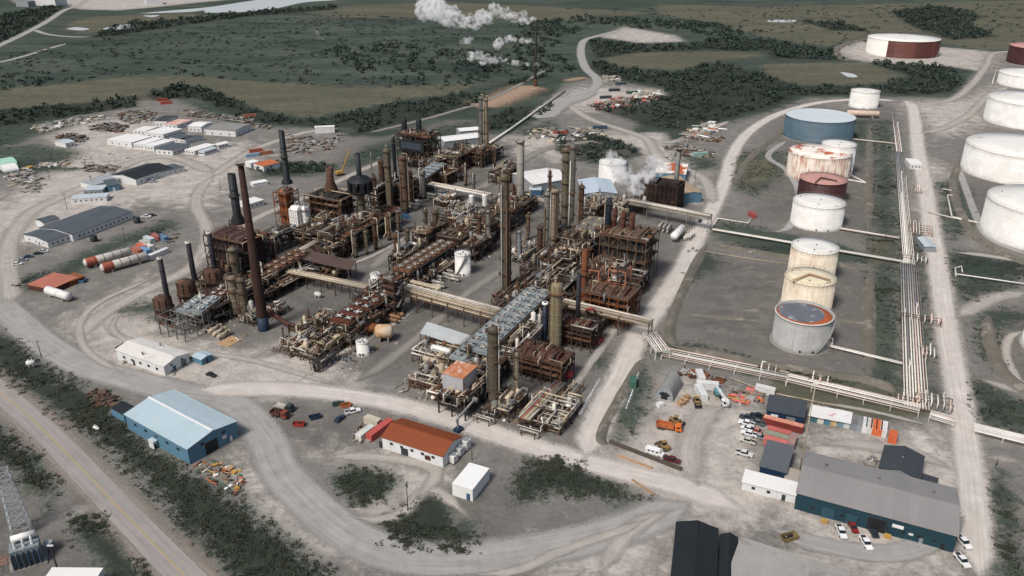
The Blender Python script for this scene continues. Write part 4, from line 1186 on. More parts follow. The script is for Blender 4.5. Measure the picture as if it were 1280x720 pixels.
def stack(label, px, py, top, w0, w1, mat, base=None, basem=None, cap=None, name='stack', tx=None, z0=0.0, band=None, plat=()):
    """chimney: foot pixel, row of its top, width at foot and at top in pixels"""
    x, y = P(px, py, z0)
    lo, hi = z0, 300.
    for _ in range(40):
        m = (lo + hi) / 2
        if proj(x, y, m)[1] > top: lo = m
        else: hi = m
    h = lo
    f = proj(x, y, (h + z0) / 2)[2]
    r0, r1 = w0 / 2 / f, w1 / 2 / f
    t = T(name, label, 'chimney', (x, y), 0, z=z0)
    h -= z0
    mb = MB()
    if base: mb.lathe([(r0 * 1.9, 0), (r0 * 1.9, base * .3), (r0 * 1.05, base), (r1, h), (r1 * .8, h), (r1 * .8, h - 1)], 18)
    else: mb.lathe([(r0, 0), (r0, h * .25), (r1, h), (r1 * .8, h), (r1 * .8, h - 1)], 18)
    mb.build('shell', mat, t)
    if basem:
        mb = MB(); mb.lathe([(r0 * 1.12, 0), (r0 * 1.12, h * .085), (r0 * .9, h * .085)], 18); mb.build('skirt', basem, t)
    if cap:
        mb = MB(); mb.lathe([(r1 * 1.02, h - .9), (r1 * 1.25, h - .8), (r1 * 1.25, h + .12), (r1 * .7, h + .12)], 16); mb.build('cap', cap, t)
    for k in (.38, .68):
        mb = MB(); z = h * k; rr = r0 + (r1 - r0) * k
        mb.lathe([(rr + .02, z), (rr + .22, z), (rr + .22, z + .3), (rr, z + .3)], 16); mb.build('stiffener', mat, t)
    for k in plat:
        ringdeck(t, h * k, r0 + (r1 - r0) * k, .9)
    mb = MB(); mb.bar((r0 + .1, 0, .5), (r1 + .25, 0, h - .5), .35, .12); mb.build('ladder', darksteel, t)
    return t, h


def ringdeck(t, z, r, wdt=1.1, a0=0.0, a1=2 * PI, m=None):
    mb = MB(); n = 16
    for i in range(n):
        u, v = a0 + (a1 - a0) * i / n, a0 + (a1 - a0) * (i + 1) / n
        p = [(math.cos(q) * s, math.sin(q) * s) for q in (u, v) for s in (r, r + wdt)]
        mb.prism([p[0], p[1], p[3], p[2]], z, z + .12)
    o = mb.build('platform', m or grating, t)
    mb = MB()
    pts = [(math.cos(a0 + (a1 - a0) * i / n) * (r + wdt), math.sin(a0 + (a1 - a0) * i / n) * (r + wdt), z + 1.1) for i in range(n + 1)]
    for i in range(n):
        mb.bar(pts[i], pts[i + 1], .09)
        if i % 2 == 0: mb.bar((pts[i][0], pts[i][1], z), pts[i], .08)
    mb.build('handrail', R_.choice([dullyellow, greysteel, brown, rust]), o)


def column(label, px, py, top, wpx, mat, wtop=None, plats=4, pipes=3, skirt=None, neck=None, name='column', topm=None, seed=None):
    """distillation column with skirt, platforms, ladder, down pipes and an overhead line"""
    x, y = P(px, py)
    h = hz(px, py, top)
    f = proj(x, y, h * .5)[2]
    r = wpx / 2 / f; rt = (wtop or wpx) / 2 / f
    t = T(name, label, 'column', (x, y), R_.uniform(0, 6))
    sk = max(1.5, h * .08)
    mb = MB()
    if neck: prof = [(r, sk), (r, h * neck), (rt, h * neck + (r - rt) * 1.6 + .3)]
    else: prof = [(r, sk)]
    for k in range(1, 7):
        z = sk + (h - rt * .6 - sk) * k / 6
        if z > prof[-1][1]: prof.append((rt if neck else r + (rt - r) * k / 6, z))
    prof += [(rt * .8, h - rt * .22), (rt * .4, h - .03), (0, h)]
    mb.lathe(prof, 20); mb.build('shell', mat, t)
    mb = MB(); mb.lathe([(r * 1.08, 0), (r * 1.02, sk)], 20); mb.build('skirt', skirt or darksteel, t)
    for k in range(1, 6):
        z = sk + (h - sk) * k / 6
        rr = (rt if neck and z > h * neck else r) 
        mb = MB(); mb.lathe([(rr, z), (rr + .14, z), (rr + .14, z + .22), (rr, z + .22)], 20); mb.build('ring', mat, t)
    for k in range(plats):
        z = h * (k + 1) / (plats + .15) * (.98 if k == plats - 1 else 1)
        z = min(z, h - .2)
        rr = (rt if neck and z > h * neck else r)
        full = k == plats - 1
        a0 = R_.uniform(0, 6)
        ringdeck(t, z, rr * .99, max(.7, r * .42), a0, a0 + (2 * PI if full else R_.uniform(2.0, 4.2)), R_.choice([grating, deckrust, rust]))
    mb = MB()
    mb.bar((r + .35, -.2, 1), (r + .35, -.2, h - .4), .07); mb.bar((r + .35, .2, 1), (r + .35, .2, h - .4), .07)
    z = 1.3
    while z < h - .5: mb.bar((r + .35, -.2, z), (r + .35, .2, z), .06); z += .8
    mb.build('ladder', R_.choice([dullyellow, greysteel, brown]), t)
    for k in range(pipes):
        a = R_.uniform(0, 6.28); q = R_.uniform(.15, .4) * (1 if r > 1 else .7); z0 = h * R_.uniform(.45, 1.0); d = r + q + .15
        ca, sa = math.cos(a), math.sin(a)
        pts = [(ca * r * .9, sa * r * .9, z0), (ca * d, sa * d, z0), (ca * d, sa * d, R_.uniform(3, 8)), (ca * (d + R_.uniform(1, 3)), sa * (d + 1), R_.uniform(2, 3))]
        if k == 0: pts = [(0, 0, h - .1), (0, 0, h + 1.1), (ca * d, sa * d, h + 1.1)] + pts[2:]
        mb = MB(); mb.tube(pts, q, 8); mb.build('pipe', R_.choice([silver, cream, rust, brown, greysteel, tan]), t)
    mb = MB(); mb.cyl((0, 0, h - .2), (0, 0, h + .7), .35, n=8); mb.build('relief_valve', topm or rust, t)
    return t, h, r


PAL = {'rust': ([rust, brown, darksteel, rust], [rust, brown, darksteel, silver, cream, rust, tan, greysteel, brown]),
       'dark': ([darksteel, rust, darksteel], [darksteel, rust, brown, greysteel, silver, rust, cream]),
       'bright': ([rust, greysteel, brown], [silver, cream, whitepipe, rust, brown, greysteel, tan, silver])}


def frame_mesh(L, W, levels, bay, brace=.35, post=.42, beam=.34):
    mb = MB()
    nx, ny = max(1, round(L / bay)), max(1, round(W / bay))
    xs = [-L / 2 + L * i / nx for i in range(nx + 1)]; ys = [-W / 2 + W * i / ny for i in range(ny + 1)]
    top = levels[-1]
    for a in xs:
        for b in ys:
            mb.bar((a, b, 0), (a, b, top), post)
    for z in levels:
        for b in ys: mb.bar((xs[0], b, z - .2), (xs[-1], b, z - .2), beam * .8, beam)
        for a in xs: mb.bar((a, ys[0], z - .2), (a, ys[-1], z - .2), beam * .8, beam)
    zs = [0] + list(levels)
    for k in range(len(zs) - 1):
        for i in range(nx):
            for b in (ys[0], ys[-1]):
                if R_.random() < brace:
                    p, q = (xs[i], b, zs[k]), (xs[i + 1], b, zs[k + 1])
                    if R_.random() < .5: p, q = (xs[i + 1], b, zs[k]), (xs[i], b, zs[k + 1])
                    mb.bar(p, q, .2)
        for j in range(ny):
            for a in (xs[0], xs[-1]):
                if R_.random() < brace: mb.bar((a, ys[j], zs[k]), (a, ys[j + 1], zs[k + 1]), .2)
    return mb, xs, ys


def rails(L, W, z, m, t, seg=4):
    mb = MB()
    x, y = L / 2, W / 2
    for zz in (z + .55, z + 1.1):
        for p, q in (((-x, -y), (x, -y)), ((x, -y), (x, y)), ((x, y), (-x, y)), ((-x, y), (-x, -y))):
            mb.bar((*p, zz), (*q, zz), .08)
    n = max(2, int(L / 2.5))
    for i in range(n + 1):
        for b in (-y, y): mb.bar((-x + L * i / n, b, z), (-x + L * i / n, b, z + 1.1), .08)
    mb.build('railing', m, t)


def drum(mb, c, L, r, ax=0, n=14):
    """horizontal vessel with domed ends on two saddles; ax 0 along x, 1 along y"""
    x, y, z = c
    def q(u, v, w): return (x + u, y + v, z + w) if ax == 0 else (x - v, y + u, z + w)
    prof = [(-L / 2 - r * .45, .02), (-L / 2 - r * .33, r * .62), (-L / 2, r), (L / 2, r), (L / 2 + r * .33, r * .62), (L / 2 + r * .45, .02)]
    prev = None
    for u, rr in prof:
        b = mb.add([q(u, rr * math.cos(2 * PI * i / n), rr * math.sin(2 * PI * i / n)) for i in range(n)])
        if prev is not None:
            for i in range(n):
                j = (i + 1) % n; mb.face([prev + i, b + i, b + j, prev + j], True)
        prev = b
    for u in (-L * .3, L * .3):
        a, bb = q(u, 0, -r * .6)[:2], None
        mb.box((a[0], a[1], z - r * .85), (.4 if ax == 0 else r * 1.5, r * 1.5 if ax == 0 else .4, r * .7))
    for u in (-L * .2, L * .25):
        a = q(u, 0, r * .9); mb.cyl(a, (a[0], a[1], a[2] + .55), .22, n=8)
    return mb


def pipe_path(L, W, levels, n=4):
    """a random pipe that keeps to the axes"""
    z = R_.choice(levels) + R_.choice([.35, .6, .9])
    p = [R_.uniform(-L / 2, L / 2), R_.uniform(-W / 2, W / 2), z]
    pts = [tuple(p)]
    ax = R_.choice([0, 0, 1])
    for _ in range(n):
        if ax == 0: p[0] = max(-L / 2, min(L / 2, p[0] + R_.choice([-1, 1]) * R_.uniform(.25, .7) * L))
        elif ax == 1: p[1] = max(-W / 2, min(W / 2, p[1] + R_.choice([-1, 1]) * R_.uniform(.25, .7) * W))
        else: p[2] = max(.5, min(levels[-1] + 2.2, p[2] + R_.choice([-1, 1]) * R_.uniform(1.5, 4)))
        if (Vector(p) - Vector(pts[-1])).length > .6: pts.append(tuple(p))
        ax = R_.choice([a for a in (0, 1, 2) if a != ax])
    return pts


def add_pipes(t, L, W, levels, n, mats, rmax=.34):
    for _ in range(n):
        pts = pipe_path(L, W, levels, R_.randint(2, 5))
        if len(pts) < 2: continue
        r = R_.choice([.12, .16, .2, .26, rmax])
        mb = MB(); mb.tube(pts, r, 6)
        a, b = Vector(pts[0]), Vector(pts[1])
        for f in (.3, .6):
            c = a.lerp(b, f); d = (b - a).normalized() * .18
            mb.cyl(c - d, c + d, r * 1.7, n=8)
            if R_.random() < .5: mb.cyl(c, c + Vector((0, 0, r * 3.2)), r * .5, n=6)
        mb.build('pipe', R_.choice(mats), t)


def unit(label, px, py, L, W, levels, pal='rust', rz=TA, ves=6, pipes=18, deckm=None, name='process_structure', stairs=True, bay=5.5, topv=4, brace=.35, world=None, colm=None, cover=.75, rail=True):
    """steel process structure with decks, drums, upright vessels and pipework"""
    x, y = world or P(px, py)
    t = T(name, label, 'process structure', (x, y), rz)
    fm, mats = PAL[pal]
    mb, xs, ys = frame_mesh(L, W, levels, bay, brace)
    mb.build('steel_frame', colm or R_.choice(fm), t)
    for z in levels:
        mb = MB()
        nx, ny = max(1, round(L / 2.8)), max(1, round(W / 2.8))
        for i in range(nx):
            for j in range(ny):
                if R_.random() < cover:
                    mb.box((-L / 2 + L * (i + .5) / nx, -W / 2 + W * (j + .5) / ny, z + .05), (L / nx * .985, W / ny * .985, .1))
        if mb.v: mb.build('deck', deckm or R_.choice([grating, deckrust, grating, rust]), t)
    for k in range(int(ves * 1.5)):
        z = R_.choice([0] + list(levels))
        r = R_.uniform(.5, 1.15)
        a, b = R_.uniform(-L / 2 + 1.5, L / 2 - 1.5), R_.uniform(-W / 2 + 1.2, W / 2 - 1.2)
        mb = MB()
        if R_.random() < .55:
            l = R_.uniform(3, min(7.5, L * .7)); ax = R_.choice([0, 1]) if W > 7 else 0
            if ax: b = R_.uniform(-W / 2 + l / 2, W / 2 - l / 2) if W > l else 0
            else: a = R_.uniform(-L / 2 + l / 2, L / 2 - l / 2) if L > l else 0
            drum(mb, (a, b, z + r * 1.25 + .1), l, r, ax)
            mb.build('drum', R_.choice(mats), t)
        else:
            hh = R_.uniform(2.2, 5.5)
            mb.lathe([(r * .9, z + .1), (r, z + .6), (r, z + hh), (r * .6, z + hh + r * .4), (0, z + hh + r * .5)], 14, (a, b))
            mb.cyl((a, b, z + hh + r * .4), (a, b, z + hh + r * .5 + .6), .18, n=6)
            mb.build('vessel', R_.choice(mats), t)
    for k in range(topv):
        z = levels[-1] + .1
        mb = MB(); s = R_.uniform(.8, 2.0)
        a, b = R_.uniform(-L / 2 + 1, L / 2 - 1), R_.uniform(-W / 2 + 1, W / 2 - 1)
        mb.box((a, b, z + s * .4), (s * R_.uniform(.8, 1.8), s, s * .8)); mb.box((a, b, z + s * .8 + .1), (s * .5, s * .5, .3))
        mb.build('equipment_box', R_.choice(mats), t)
    add_pipes(t, L, W, levels, int(pipes * 1.5), mats)
    for k in range(int(ves * .6)):
        a, b = R_.uniform(-L / 2, L / 2), R_.uniform(-W / 2, W / 2); r = R_.choice([.18, .25, .35]); hh = levels[-1] + R_.uniform(1.5, 6)
        mb = MB(); mb.cyl((a, b, 0), (a, b, hh), r, n=7); mb.cyl((a, b, hh - .3), (a, b, hh), r * 1.6, n=8)
        mb.build('riser', R_.choice(mats), t)
    if rail: rails(L, W, levels[-1], R_.choice([dullyellow, brown, rust, greysteel]), t)
    if stairs:
        mb = MB(); zs = [0] + list(levels); sx = L / 2 + .7
        for k in range(len(zs) - 1):
            s = 1 if k % 2 == 0 else -1
            mb.bar((sx, -s * W * .3, zs[k]), (sx, s * W * .3, zs[k + 1]), .9, .15)
            mb.bar((sx + .45, -s * W * .3, zs[k] + 1), (sx + .45, s * W * .3, zs[k + 1] + 1), .08)
            mb.box((sx, s * W * .33, zs[k + 1]), (1.1, 1.4, .12))
        mb.build('staircase', R_.choice([brown, greysteel, rust]), t)
    return t


FANM = {}
def fan_mesh(r, ringm, bladem, style):
    key = (round(r, 2), ringm.name, bladem.name, style)
    if key in FANM: return FANM[key]
    mb = MB()
    mb.lathe([(r, 0), (r * 1.06, .75), (r * .98, .75), (r * .95, .1)], 20)
    mb.cur = 1
    mb.lathe([(r * .95, .12), (0, .12)], 20)
    mb.cur = 2
    nb = 4
    for i in range(nb):
        a = i * 2 * PI / nb + .4
        ca, sa = math.cos(a), math.sin(a)
        wv = r * (.22 if style == 'star' else .3)
        pts = [(ca * .2 - sa * wv * .5, sa * .2 + ca * wv * .5, .48), (ca * .2 + sa * wv * .5, sa * .2 - ca * wv * .5, .42), (ca * r * .93 + sa * wv * .4, sa * r * .93 - ca * wv * .4, .45), (ca * r * .93 - sa * wv * .4, sa * r * .93 + ca * wv * .4, .55)]
        k = mb.add(pts); mb.face([k, k + 1, k + 2, k + 3]); 
    mb.cyl((0, 0, .1), (0, 0, .8), r * (.2 if style == 'star' else .3), n=12)
    for i in range(4):
        a = i * PI / 2
        mb.bar((math.cos(a) * r * .2, math.sin(a) * r * .2, .72), (math.cos(a) * r, math.sin(a) * r, .72), .1)
    o = mb.build('fan', [ringm, M('fan_throat', '#55585a', '#3c3f41', 1, .7) if style == 'disc' else darksteel, bladem])
    me = o.data; bpy.data.objects.remove(o)
    FANM[key] = me
    return me


def cooler(label, A, B, z, W, rows, cols, boxm, ringm, bladem, style='disc', legm=None, pal='rust', pipes=8, under=True, group=None):
    """bank of air coolers on a pipe rack: A, B are the pixels of the two ends of its centre line at height z"""
    a, b = Vector(P(*A, z)), Vector(P(*B, z))
    c = (a + b) / 2; L = (b - a).length; rz = math.atan2((b - a).y, (b - a).x)
    t = T('air_cooler_bank', label, 'air cooler', c, rz, group)
    legm = legm or R_.choice([rust, brown, darksteel])
    mb, xs, ys = frame_mesh(L, W, [z * .5, z - 1.6], 6.0, .25)
    mb.build('steel_frame', legm, t)
    mb = MB(); mb.box((0, 0, z - .95), (L, W, 1.3))
    for i in range(int(L / 3) + 1):
        mb.box((-L / 2 + 3 * i, 0, z - .9), (.2, W + .2, 1.45))
    mb.build('housing', boxm, t)
    mb = MB(); mb.box((0, W / 2 + .5, z - .9), (L, 1.0, .1)); mb.box((0, -W / 2 - .5, z - .9), (L, 1.0, .1)); mb.build('walkway', grating, t)
    mb = MB()
    for s in (-1, 1):
        for zz in (-.3, .2): mb.bar((-L / 2, s * (W / 2 + 1), z + zz), (L / 2, s * (W / 2 + 1), z + zz), .08)
        for i in range(int(L / 3)): mb.bar((-L / 2 + 3 * i + .5, s * (W / 2 + 1), z - .9), (-L / 2 + 3 * i + .5, s * (W / 2 + 1), z + .2), .08)
    mb.build('railing', R_.choice([brown, rust, greysteel]), t)
    r = min(W / rows, L / cols) * .42
    me = fan_mesh(r, ringm, bladem, style)
    for i in range(cols):
        for j in range(rows):
            o = bpy.data.objects.new('fan', me); COL.objects.link(o); o.parent = t
            o.location = (-L / 2 + L * (i + .5) / cols, -W / 2 + W * (j + .5) / rows, z - .3)
            o.rotation_euler.z = R_.uniform(0, 1.5)
    mats = PAL[pal][1]
    if under:
        for k in range(5):
            mb = MB(); yy = -W / 2 + W * (k + .5) / 5; zz = z * .5 + .3
            mb.tube([(-L / 2, yy, zz), (L / 2, yy, zz)], R_.choice([.15, .22, .3]), 6); mb.build('pipe', R_.choice(mats), t)
        for k in range(4):
            mb = MB(); yy = -W / 2 + W * (k + .5) / 4
            mb.tube([(-L / 2 - .5, yy, z - 2.3), (L / 2, yy, z - 2.3)], R_.choice([.15, .2, .3]), 6); mb.build('pipe', R_.choice(mats), t)
    add_pipes(t, L, W * 1.3, [1.0, z * .5], pipes, mats)
    return t


def rack(label, A, B, z, W, n, mats, legm=None, name='pipe_bridge', step=9, rr=(.16, .2, .28, .34), two=0.0, za=None, deck=None, group=None, bundle=True):
    """straight elevated or ground pipe rack between two pixels taken at height z"""
    a, b = Vector(P(*A, z)), Vector(P(*B, z if za is None else za))
    c = (a + b) / 2; L = (b - a).length; rz = math.atan2((b - a).y, (b - a).x)
    t = T(name, label, 'pipe rack', c, rz, group)
    legm = legm or greysteel
    mb = MB(); k = max(1, round(L / step))
    for i in range(k + 1):
        x = -L / 2 + .3 + (L - .6) * i / k
        for s in (-1, 1):
            mb.bar((x, s * W / 2, 0), (x, s * W / 2, z + two), .35 if z > 3 else .22)
        mb.bar((x, -W / 2, z - .2), (x, W / 2, z - .2), .3)
        if two: mb.bar((x, -W / 2, z + two - .2), (x, W / 2, z + two - .2), .3)
        if z > 4: mb.bar((x, -W / 2, z * .5), (x, W / 2, z - .3), .16)
    if z > 3:
        for s in (-1, 1):
            mb.bar((-L / 2, s * W / 2, z - .25), (L / 2, s * W / 2, z - .25), .3)
            if two: mb.bar((-L / 2, s * W / 2, z + two - .25), (L / 2, s * W / 2, z + two - .25), .3)
    mb.build('support_frame', legm, t)
    for lev in ([z] if not two else [z, z + two]):
        yy = -W / 2 + .3
        for i in range(n):
            r = R_.choice(rr)
            y = -W / 2 + W * (i + .5) / n
            mb = MB()
            pts = [(-L / 2, y, lev + r), (L / 2, y, lev + r)]
            if L > 60 and R_.random() < .35 and bundle:
                u = R_.uniform(-.3, .3) * L
                pts = [(-L / 2, y, lev + r), (u, y, lev + r), (u, y, lev + r + 1.3), (u + 4, y, lev + r + 1.3), (u + 4, y, lev + r), (L / 2, y, lev + r)]
            mb.tube(pts, r, 6); mb.build('pipe', R_.choice(mats), t)
    if deck:
        mb = MB(); mb.box((0, W / 2 + .6, z), (L, 1.0, .1)); mb.build('walkway', deck, t)
    return t


EX = {}
def exchanger(label, px, py, rz=TB, L=6, r=.55, n=2, mat=None, group=None, z=0.0, world=None):
    """shell and tube exchangers stacked on saddles"""
    x, y = world or P(px, py)
    t = T('heat_exchanger', label, 'heat exchanger', (x, y), rz, group, z)
    for i in range(n):
        mb = MB(); zz = .9 + r + i * (2 * r + .45)
        m = mat or R_.choice([silver, cream, rust, brown, tan, greysteel])
        mb.cyl((-L / 2, 0, zz), (L / 2 - .9, 0, zz), r, n=14)
        mb.cyl((L / 2 - .9, 0, zz), (L / 2 - .75, 0, zz), r * 1.25, n=14); mb.cyl((L / 2 - .6, 0, zz), (L / 2, 0, zz), r * 1.08, n=14)
        mb.cyl((L / 2 - .7, 0, zz), (L / 2 - .6, 0, zz), r * 1.25, n=14)
        o = mb.build('tube_shell', m, t)
        for u in (-L * .3, L * .2):
            q = MB(); q.cyl((u, 0, zz + r * .8), (u, 0, zz + r + .4), .2, n=8); q.build('nozzle', m, o)
    mb = MB()
    for u in (-L * .3, L * .22):
        mb.box((u, 0, .45), (.5, r * 1.7, .9))
        mb.box((u, 0, .9 + n * (r + .2)), (.25, r * 1.2, n * (2 * r + .3)))
    mb.build('saddle', concrete, t)
    return t


def vessel_h(label, px, py, L, r, mat, rz=TB, endm=None, z=1.6, name='horizontal_drum', bands=0, group=None, saddle=None, world=None):
    x, y = world or P(px, py)
    t = T(name, label, 'drum', (x, y), rz, group)
    mb = MB(); drum(mb, (0, 0, z + r), L, r, 0, 24); mb.build('shell', mat, t)
    if endm:
        mb = MB(); mb.cyl((-L / 2 - .02, 0, z + r), (-L / 2 + L * .24, 0, z + r), r * 1.015, n=24, caps=False)
        mb.lathe
        mb.build('painted_end', endm, t)
    for i in range(bands):
        u = -L / 2 + L * (i + 1) / (bands + 1)
        mb = MB(); mb.cyl((u - .15, 0, z + r), (u + .15, 0, z + r), r * 1.03, n=24, caps=False); mb.build('band', rust, t)
    for u in (-L * .32, L * .32):
        mb = MB(); mb.box((u, 0, z / 2), (.7, r * 1.7, z + r * .5)); mb.build('saddle', saddle or concrete, t)
    return t


def manifold(label, px, py, L, W, n, mats, rz=TA, hgt=1.6, group=None, world=None):
    """low pipework: parallel lines with loops, valves and short risers"""
    x, y = world or P(px, py)
    t = T('pipe_manifold', label, 'pipework', (x, y), rz, group)
    mb = MB()
    for i in range(max(2, int(L / 4))):
        u = -L / 2 + L * (i + .5) / max(2, int(L / 4))
        for s in (-1, 1): mb.bar((u, s * W / 2, 0), (u, s * W / 2, hgt), .25)
        mb.bar((u, -W / 2, hgt), (u, W / 2, hgt), .25)
    mb.build('support_frame', R_.choice([greysteel, brown, rust]), t)
    for i in range(n):
        yy = -W / 2 + W * (i + .5) / n; r = R_.choice([.14, .2, .28])
        u0, u1 = -L / 2 * R_.uniform(.5, 1), L / 2 * R_.uniform(.5, 1)
        pts = [(u0, yy, .3), (u0, yy, hgt + .3), (u1, yy, hgt + .3), (u1, yy, .3 if R_.random() < .5 else hgt + R_.uniform(1, 2.5))]
        if R_.random() < .4: pts.append((u1, yy + R_.uniform(-2, 2), pts[-1][2]))
        mb = MB(); mb.tube(pts, r, 7)
        c = Vector((u0 + (u1 - u0) * R_.uniform(.3, .7), yy, hgt + .3))
        mb.cyl(c - Vector((.2, 0, 0)), c + Vector((.2, 0, 0)), r * 1.8, n=8); mb.cyl(c, c + Vector((0, 0, .9)), .08, n=6); mb.cyl(c + Vector((0, 0, .85)), c + Vector((0, 0, .95)), .3, n=8)
        mb.build('pipe', R_.choice(mats), t)
    return t


def pumps(label, px, py, cnt, dx, rz=TA, group='pumps standing in rows between the units', m=None):
    x, y = P(px, py); ca, sa = math.cos(rz), math.sin(rz)
    for i in range(cnt):
        t = T('pump', label, 'pump', (x + ca * dx * i, y + sa * dx * i), rz + PI / 2, group)
        mb = MB(); mb.box((0, 0, .2), (2.6, 1.0, .4)); mb.build('plinth', concrete, t)
        mb = MB(); mb.cyl((-1.1, 0, .85), (.1, 0, .85), .4, n=10); mb.build('motor', m or R_.choice([bluepaint, greysteel, darksteel]), t)
        mb = MB(); mb.cyl((.25, 0, .85), (.9, 0, .85), .5, n=10); mb.cyl((.6, 0, .9), (.6, 0, 2.2), .16, n=6); mb.build('casing', R_.choice([rust, greysteel, silver]), t)


def box_heater(label, px, py, L, W, h0, h1, wallm, rz=TA, ribs=6, legm=None, name='fired_heater', roofpipes=True, bays=None, world=None, dress=True):
    """box heater on short legs with buckstays, burner deck and coil pipes on the roof"""
    x, y = world or P(px, py)
    t = T(name, label, 'heater', (x, y), rz)
    mb = MB()
    for i in range(ribs + 1):
        for s in (-1, 1):
            u = -L / 2 + L * i / ribs
            mb.bar((u, s * (W / 2 + .15), 0), (u, s * (W / 2 + .15), h1 + .4), .32)
    for i in range(4):
        z = h0 + (h1 - h0) * i / 3
        for s in (-1, 1):
            mb.bar((-L / 2 - .2, s * (W / 2 + .2), z), (L / 2 + .2, s * (W / 2 + .2), z), .26)
            mb.bar((s * (L / 2 + .2), -W / 2, z), (s * (L / 2 + .2), W / 2, z), .26)
    mb.build('buckstays', legm or rust, t)
    mb = MB(); mb.box((0, 0, (h0 + h1) / 2), (L, W, h1 - h0)); mb.prism([(-W / 2, h1), (W / 2, h1), (W * .22, h1 + 1.6), (-W * .22, h1 + 1.6)], -L / 2 * .9, L / 2 * .9, 'x')
    mb.build('casing', wallm, t)
    mb = MB(); mb.box((0, 0, h0 - .3), (L + 2, W + 2, .15)); mb.build('burner_deck', grating, t)
    rails(L + 2, W + 2, h0 - .3, R_.choice([brown, dullyellow, rust]), t)
    if bays:
        for i in range(bays):
            u = -L / 2 + L * (i + .5) / bays
            for s in (-1, 1):
                mb = MB(); mb.box((u, s * (W / 2 + .03), (h0 + h1) / 2), (L / bays * .72, .12, (h1 - h0) * .8))
                mb.build('dark_panel', black, t)
    if dress:
        l2, w2 = L + 4.4, W + 4.4
        lv = [h0 + (h1 - h0) * k for k in (.33, .7, 1.02)]
        fm, xs, ys = frame_mesh(l2, w2, lv, 4.5, .4, .32, .26)
        fm.build('outer_frame', legm or R_.choice([rust, brown, darksteel]), t)
        for z in lv:
            mb = MB(); rr = []
            for zz in (z + .02, z + .12):
                for (a_, b_) in ((l2 / 2, w2 / 2), (L / 2 + .3, W / 2 + .3)):
                    rr.append(mb.add([(-a_, -b_, zz), (a_, -b_, zz), (a_, b_, zz), (-a_, b_, zz)]))
            for k_ in range(4):
                q_ = (k_ + 1) % 4
                mb.face([rr[2] + k_, rr[2] + q_, rr[3] + q_, rr[3] + k_]); mb.face([rr[0] + k_, rr[1] + k_, rr[1] + q_, rr[0] + q_])
                mb.face([rr[0] + k_, rr[0] + q_, rr[2] + q_, rr[2] + k_]); mb.face([rr[1] + k_, rr[3] + k_, rr[3] + q_, rr[1] + q_])
            mb.build('catwalk', R_.choice([grating, deckrust, rust]), t)
        rails(l2, w2, lv[-1], R_.choice([brown, rust, greysteel]), t)
        add_pipes(t, l2 + 1, w2 + 1, [1.5] + lv, 16, [rust, brown, darksteel, greysteel, cream, silver])
        for k in range(7):
            mb = MB(); s_ = R_.uniform(.7, 1.6); a_, b_ = R_.uniform(-L / 2, L / 2), R_.uniform(-W / 2, W / 2)
            mb.box((a_, b_, h1 + .8), (s_ * R_.uniform(.8, 2), s_, 1.4)); mb.cyl((a_, b_, h1 + 1.4), (a_, b_, h1 + 2.6), .3, n=8)
            mb.build('equipment_box', R_.choice([rust, brown, greysteel, darksteel, tan]), t)
    if roofpipes:
        for i in range(4):
            mb = MB(); u = -L / 2 + L * (i + .5) / 4
            mb.tube([(u, -W / 2 - .6, h1 - 2), (u, -W / 2 - .6, h1 + 1.9), (u, W / 2 + .6, h1 + 1.9), (u, W / 2 + .6, h1 - 3)], .2, 6); mb.build('pipe', R_.choice([rust, darksteel, tan, brown]), t)
    return t


def drum_heater(label, px, py, top, wpx, mat, name='cylindrical_heater'):
    x, y = P(px, py); h = hz(px, py, top); r = wpx / 2 / proj(x, y, 4)[2]
    t = T(name, label, 'heater', (x, y), .3)
    mb = MB(); mb.lathe([(r, 1.2), (r, h - 1.2), (r * .6, h), (0, h)], 20); mb.build('casing', mat, t)
    for i in range(10):
        a = i * PI / 5
        mb = MB(); mb.bar((math.cos(a) * (r + .1), math.sin(a) * (r + .1), 0), (math.cos(a) * (r + .1), math.sin(a) * (r + .1), h - .6), .35); mb.build('leg', R_.choice([rust, brown, rustred]), t)
    ringdeck(t, h * .55, r, .9); ringdeck(t, 2.0, r, .9)
    return t
# ------------------------------------------------------------------ the refinery, unit by unit
# left unit
for i, (bx, by, tp, w0, sx, sy, st, lab) in enumerate((
        (208, 402, 370, 21, 209, 372, 322, 'leftmost'), (238, 387, 350, 21, 243, 350, 302, 'middle'), (270, 368, 335, 24, 268, 336, 290, 'rightmost'))):
    drum_heater(lab + ' of the three squat rusty heaters with dark stacks at the left', bx, by, tp, w0, rust)
    zz = hz(bx, by, tp) - .3
    stack(lab + ' of the three slim dark stacks standing on squat rusty heaters', sx, sy, st, 6, 5, M('stack_violet_grey', '#2f2d33', '#222126', .4, .7), cap=whitepipe, z0=zz)
box_heater('maroon ribbed boiler house under the thick black stack', 302, 340, 22, 13, 3, 20, M('maroon_panel', '#46302d', '#2f211f', .3, .8, ridge=('X', .7), var=0), TB, 8, darksteel)
stack('thick black stack with a tapered foot on the maroon boiler house', 298, 279, 217, 9.5, 9, black, base=5, z0=20.5, plat=(.55,))
stack('tall red brown stack with a blue skirt at the left front of the refinery', 330, 412, 205, 13, 5.8, M('stack_red_brown', '#38251f', '#291c18', .3, .85, blotch='#452b21', blamt=.3), basem=M('skirt_blue', '#1f3040', '#192733', .5, .6), plat=(.995,))
mb = MB(); a = P(335, 402); b = P(368, 412)
mb.tube([(a[0] + 1, a[1], 5.5), (*P(358, 405, 5), 5), (*P(366, 407, 4.6), 4.6), (*P(368, 409, 3), 3), (*P(368.5, 417, .2), .2)], .95, 12)
tag(mb.build('flue_duct', rustred), 'red duct leading from the foot of the tall red brown stack', 'duct')
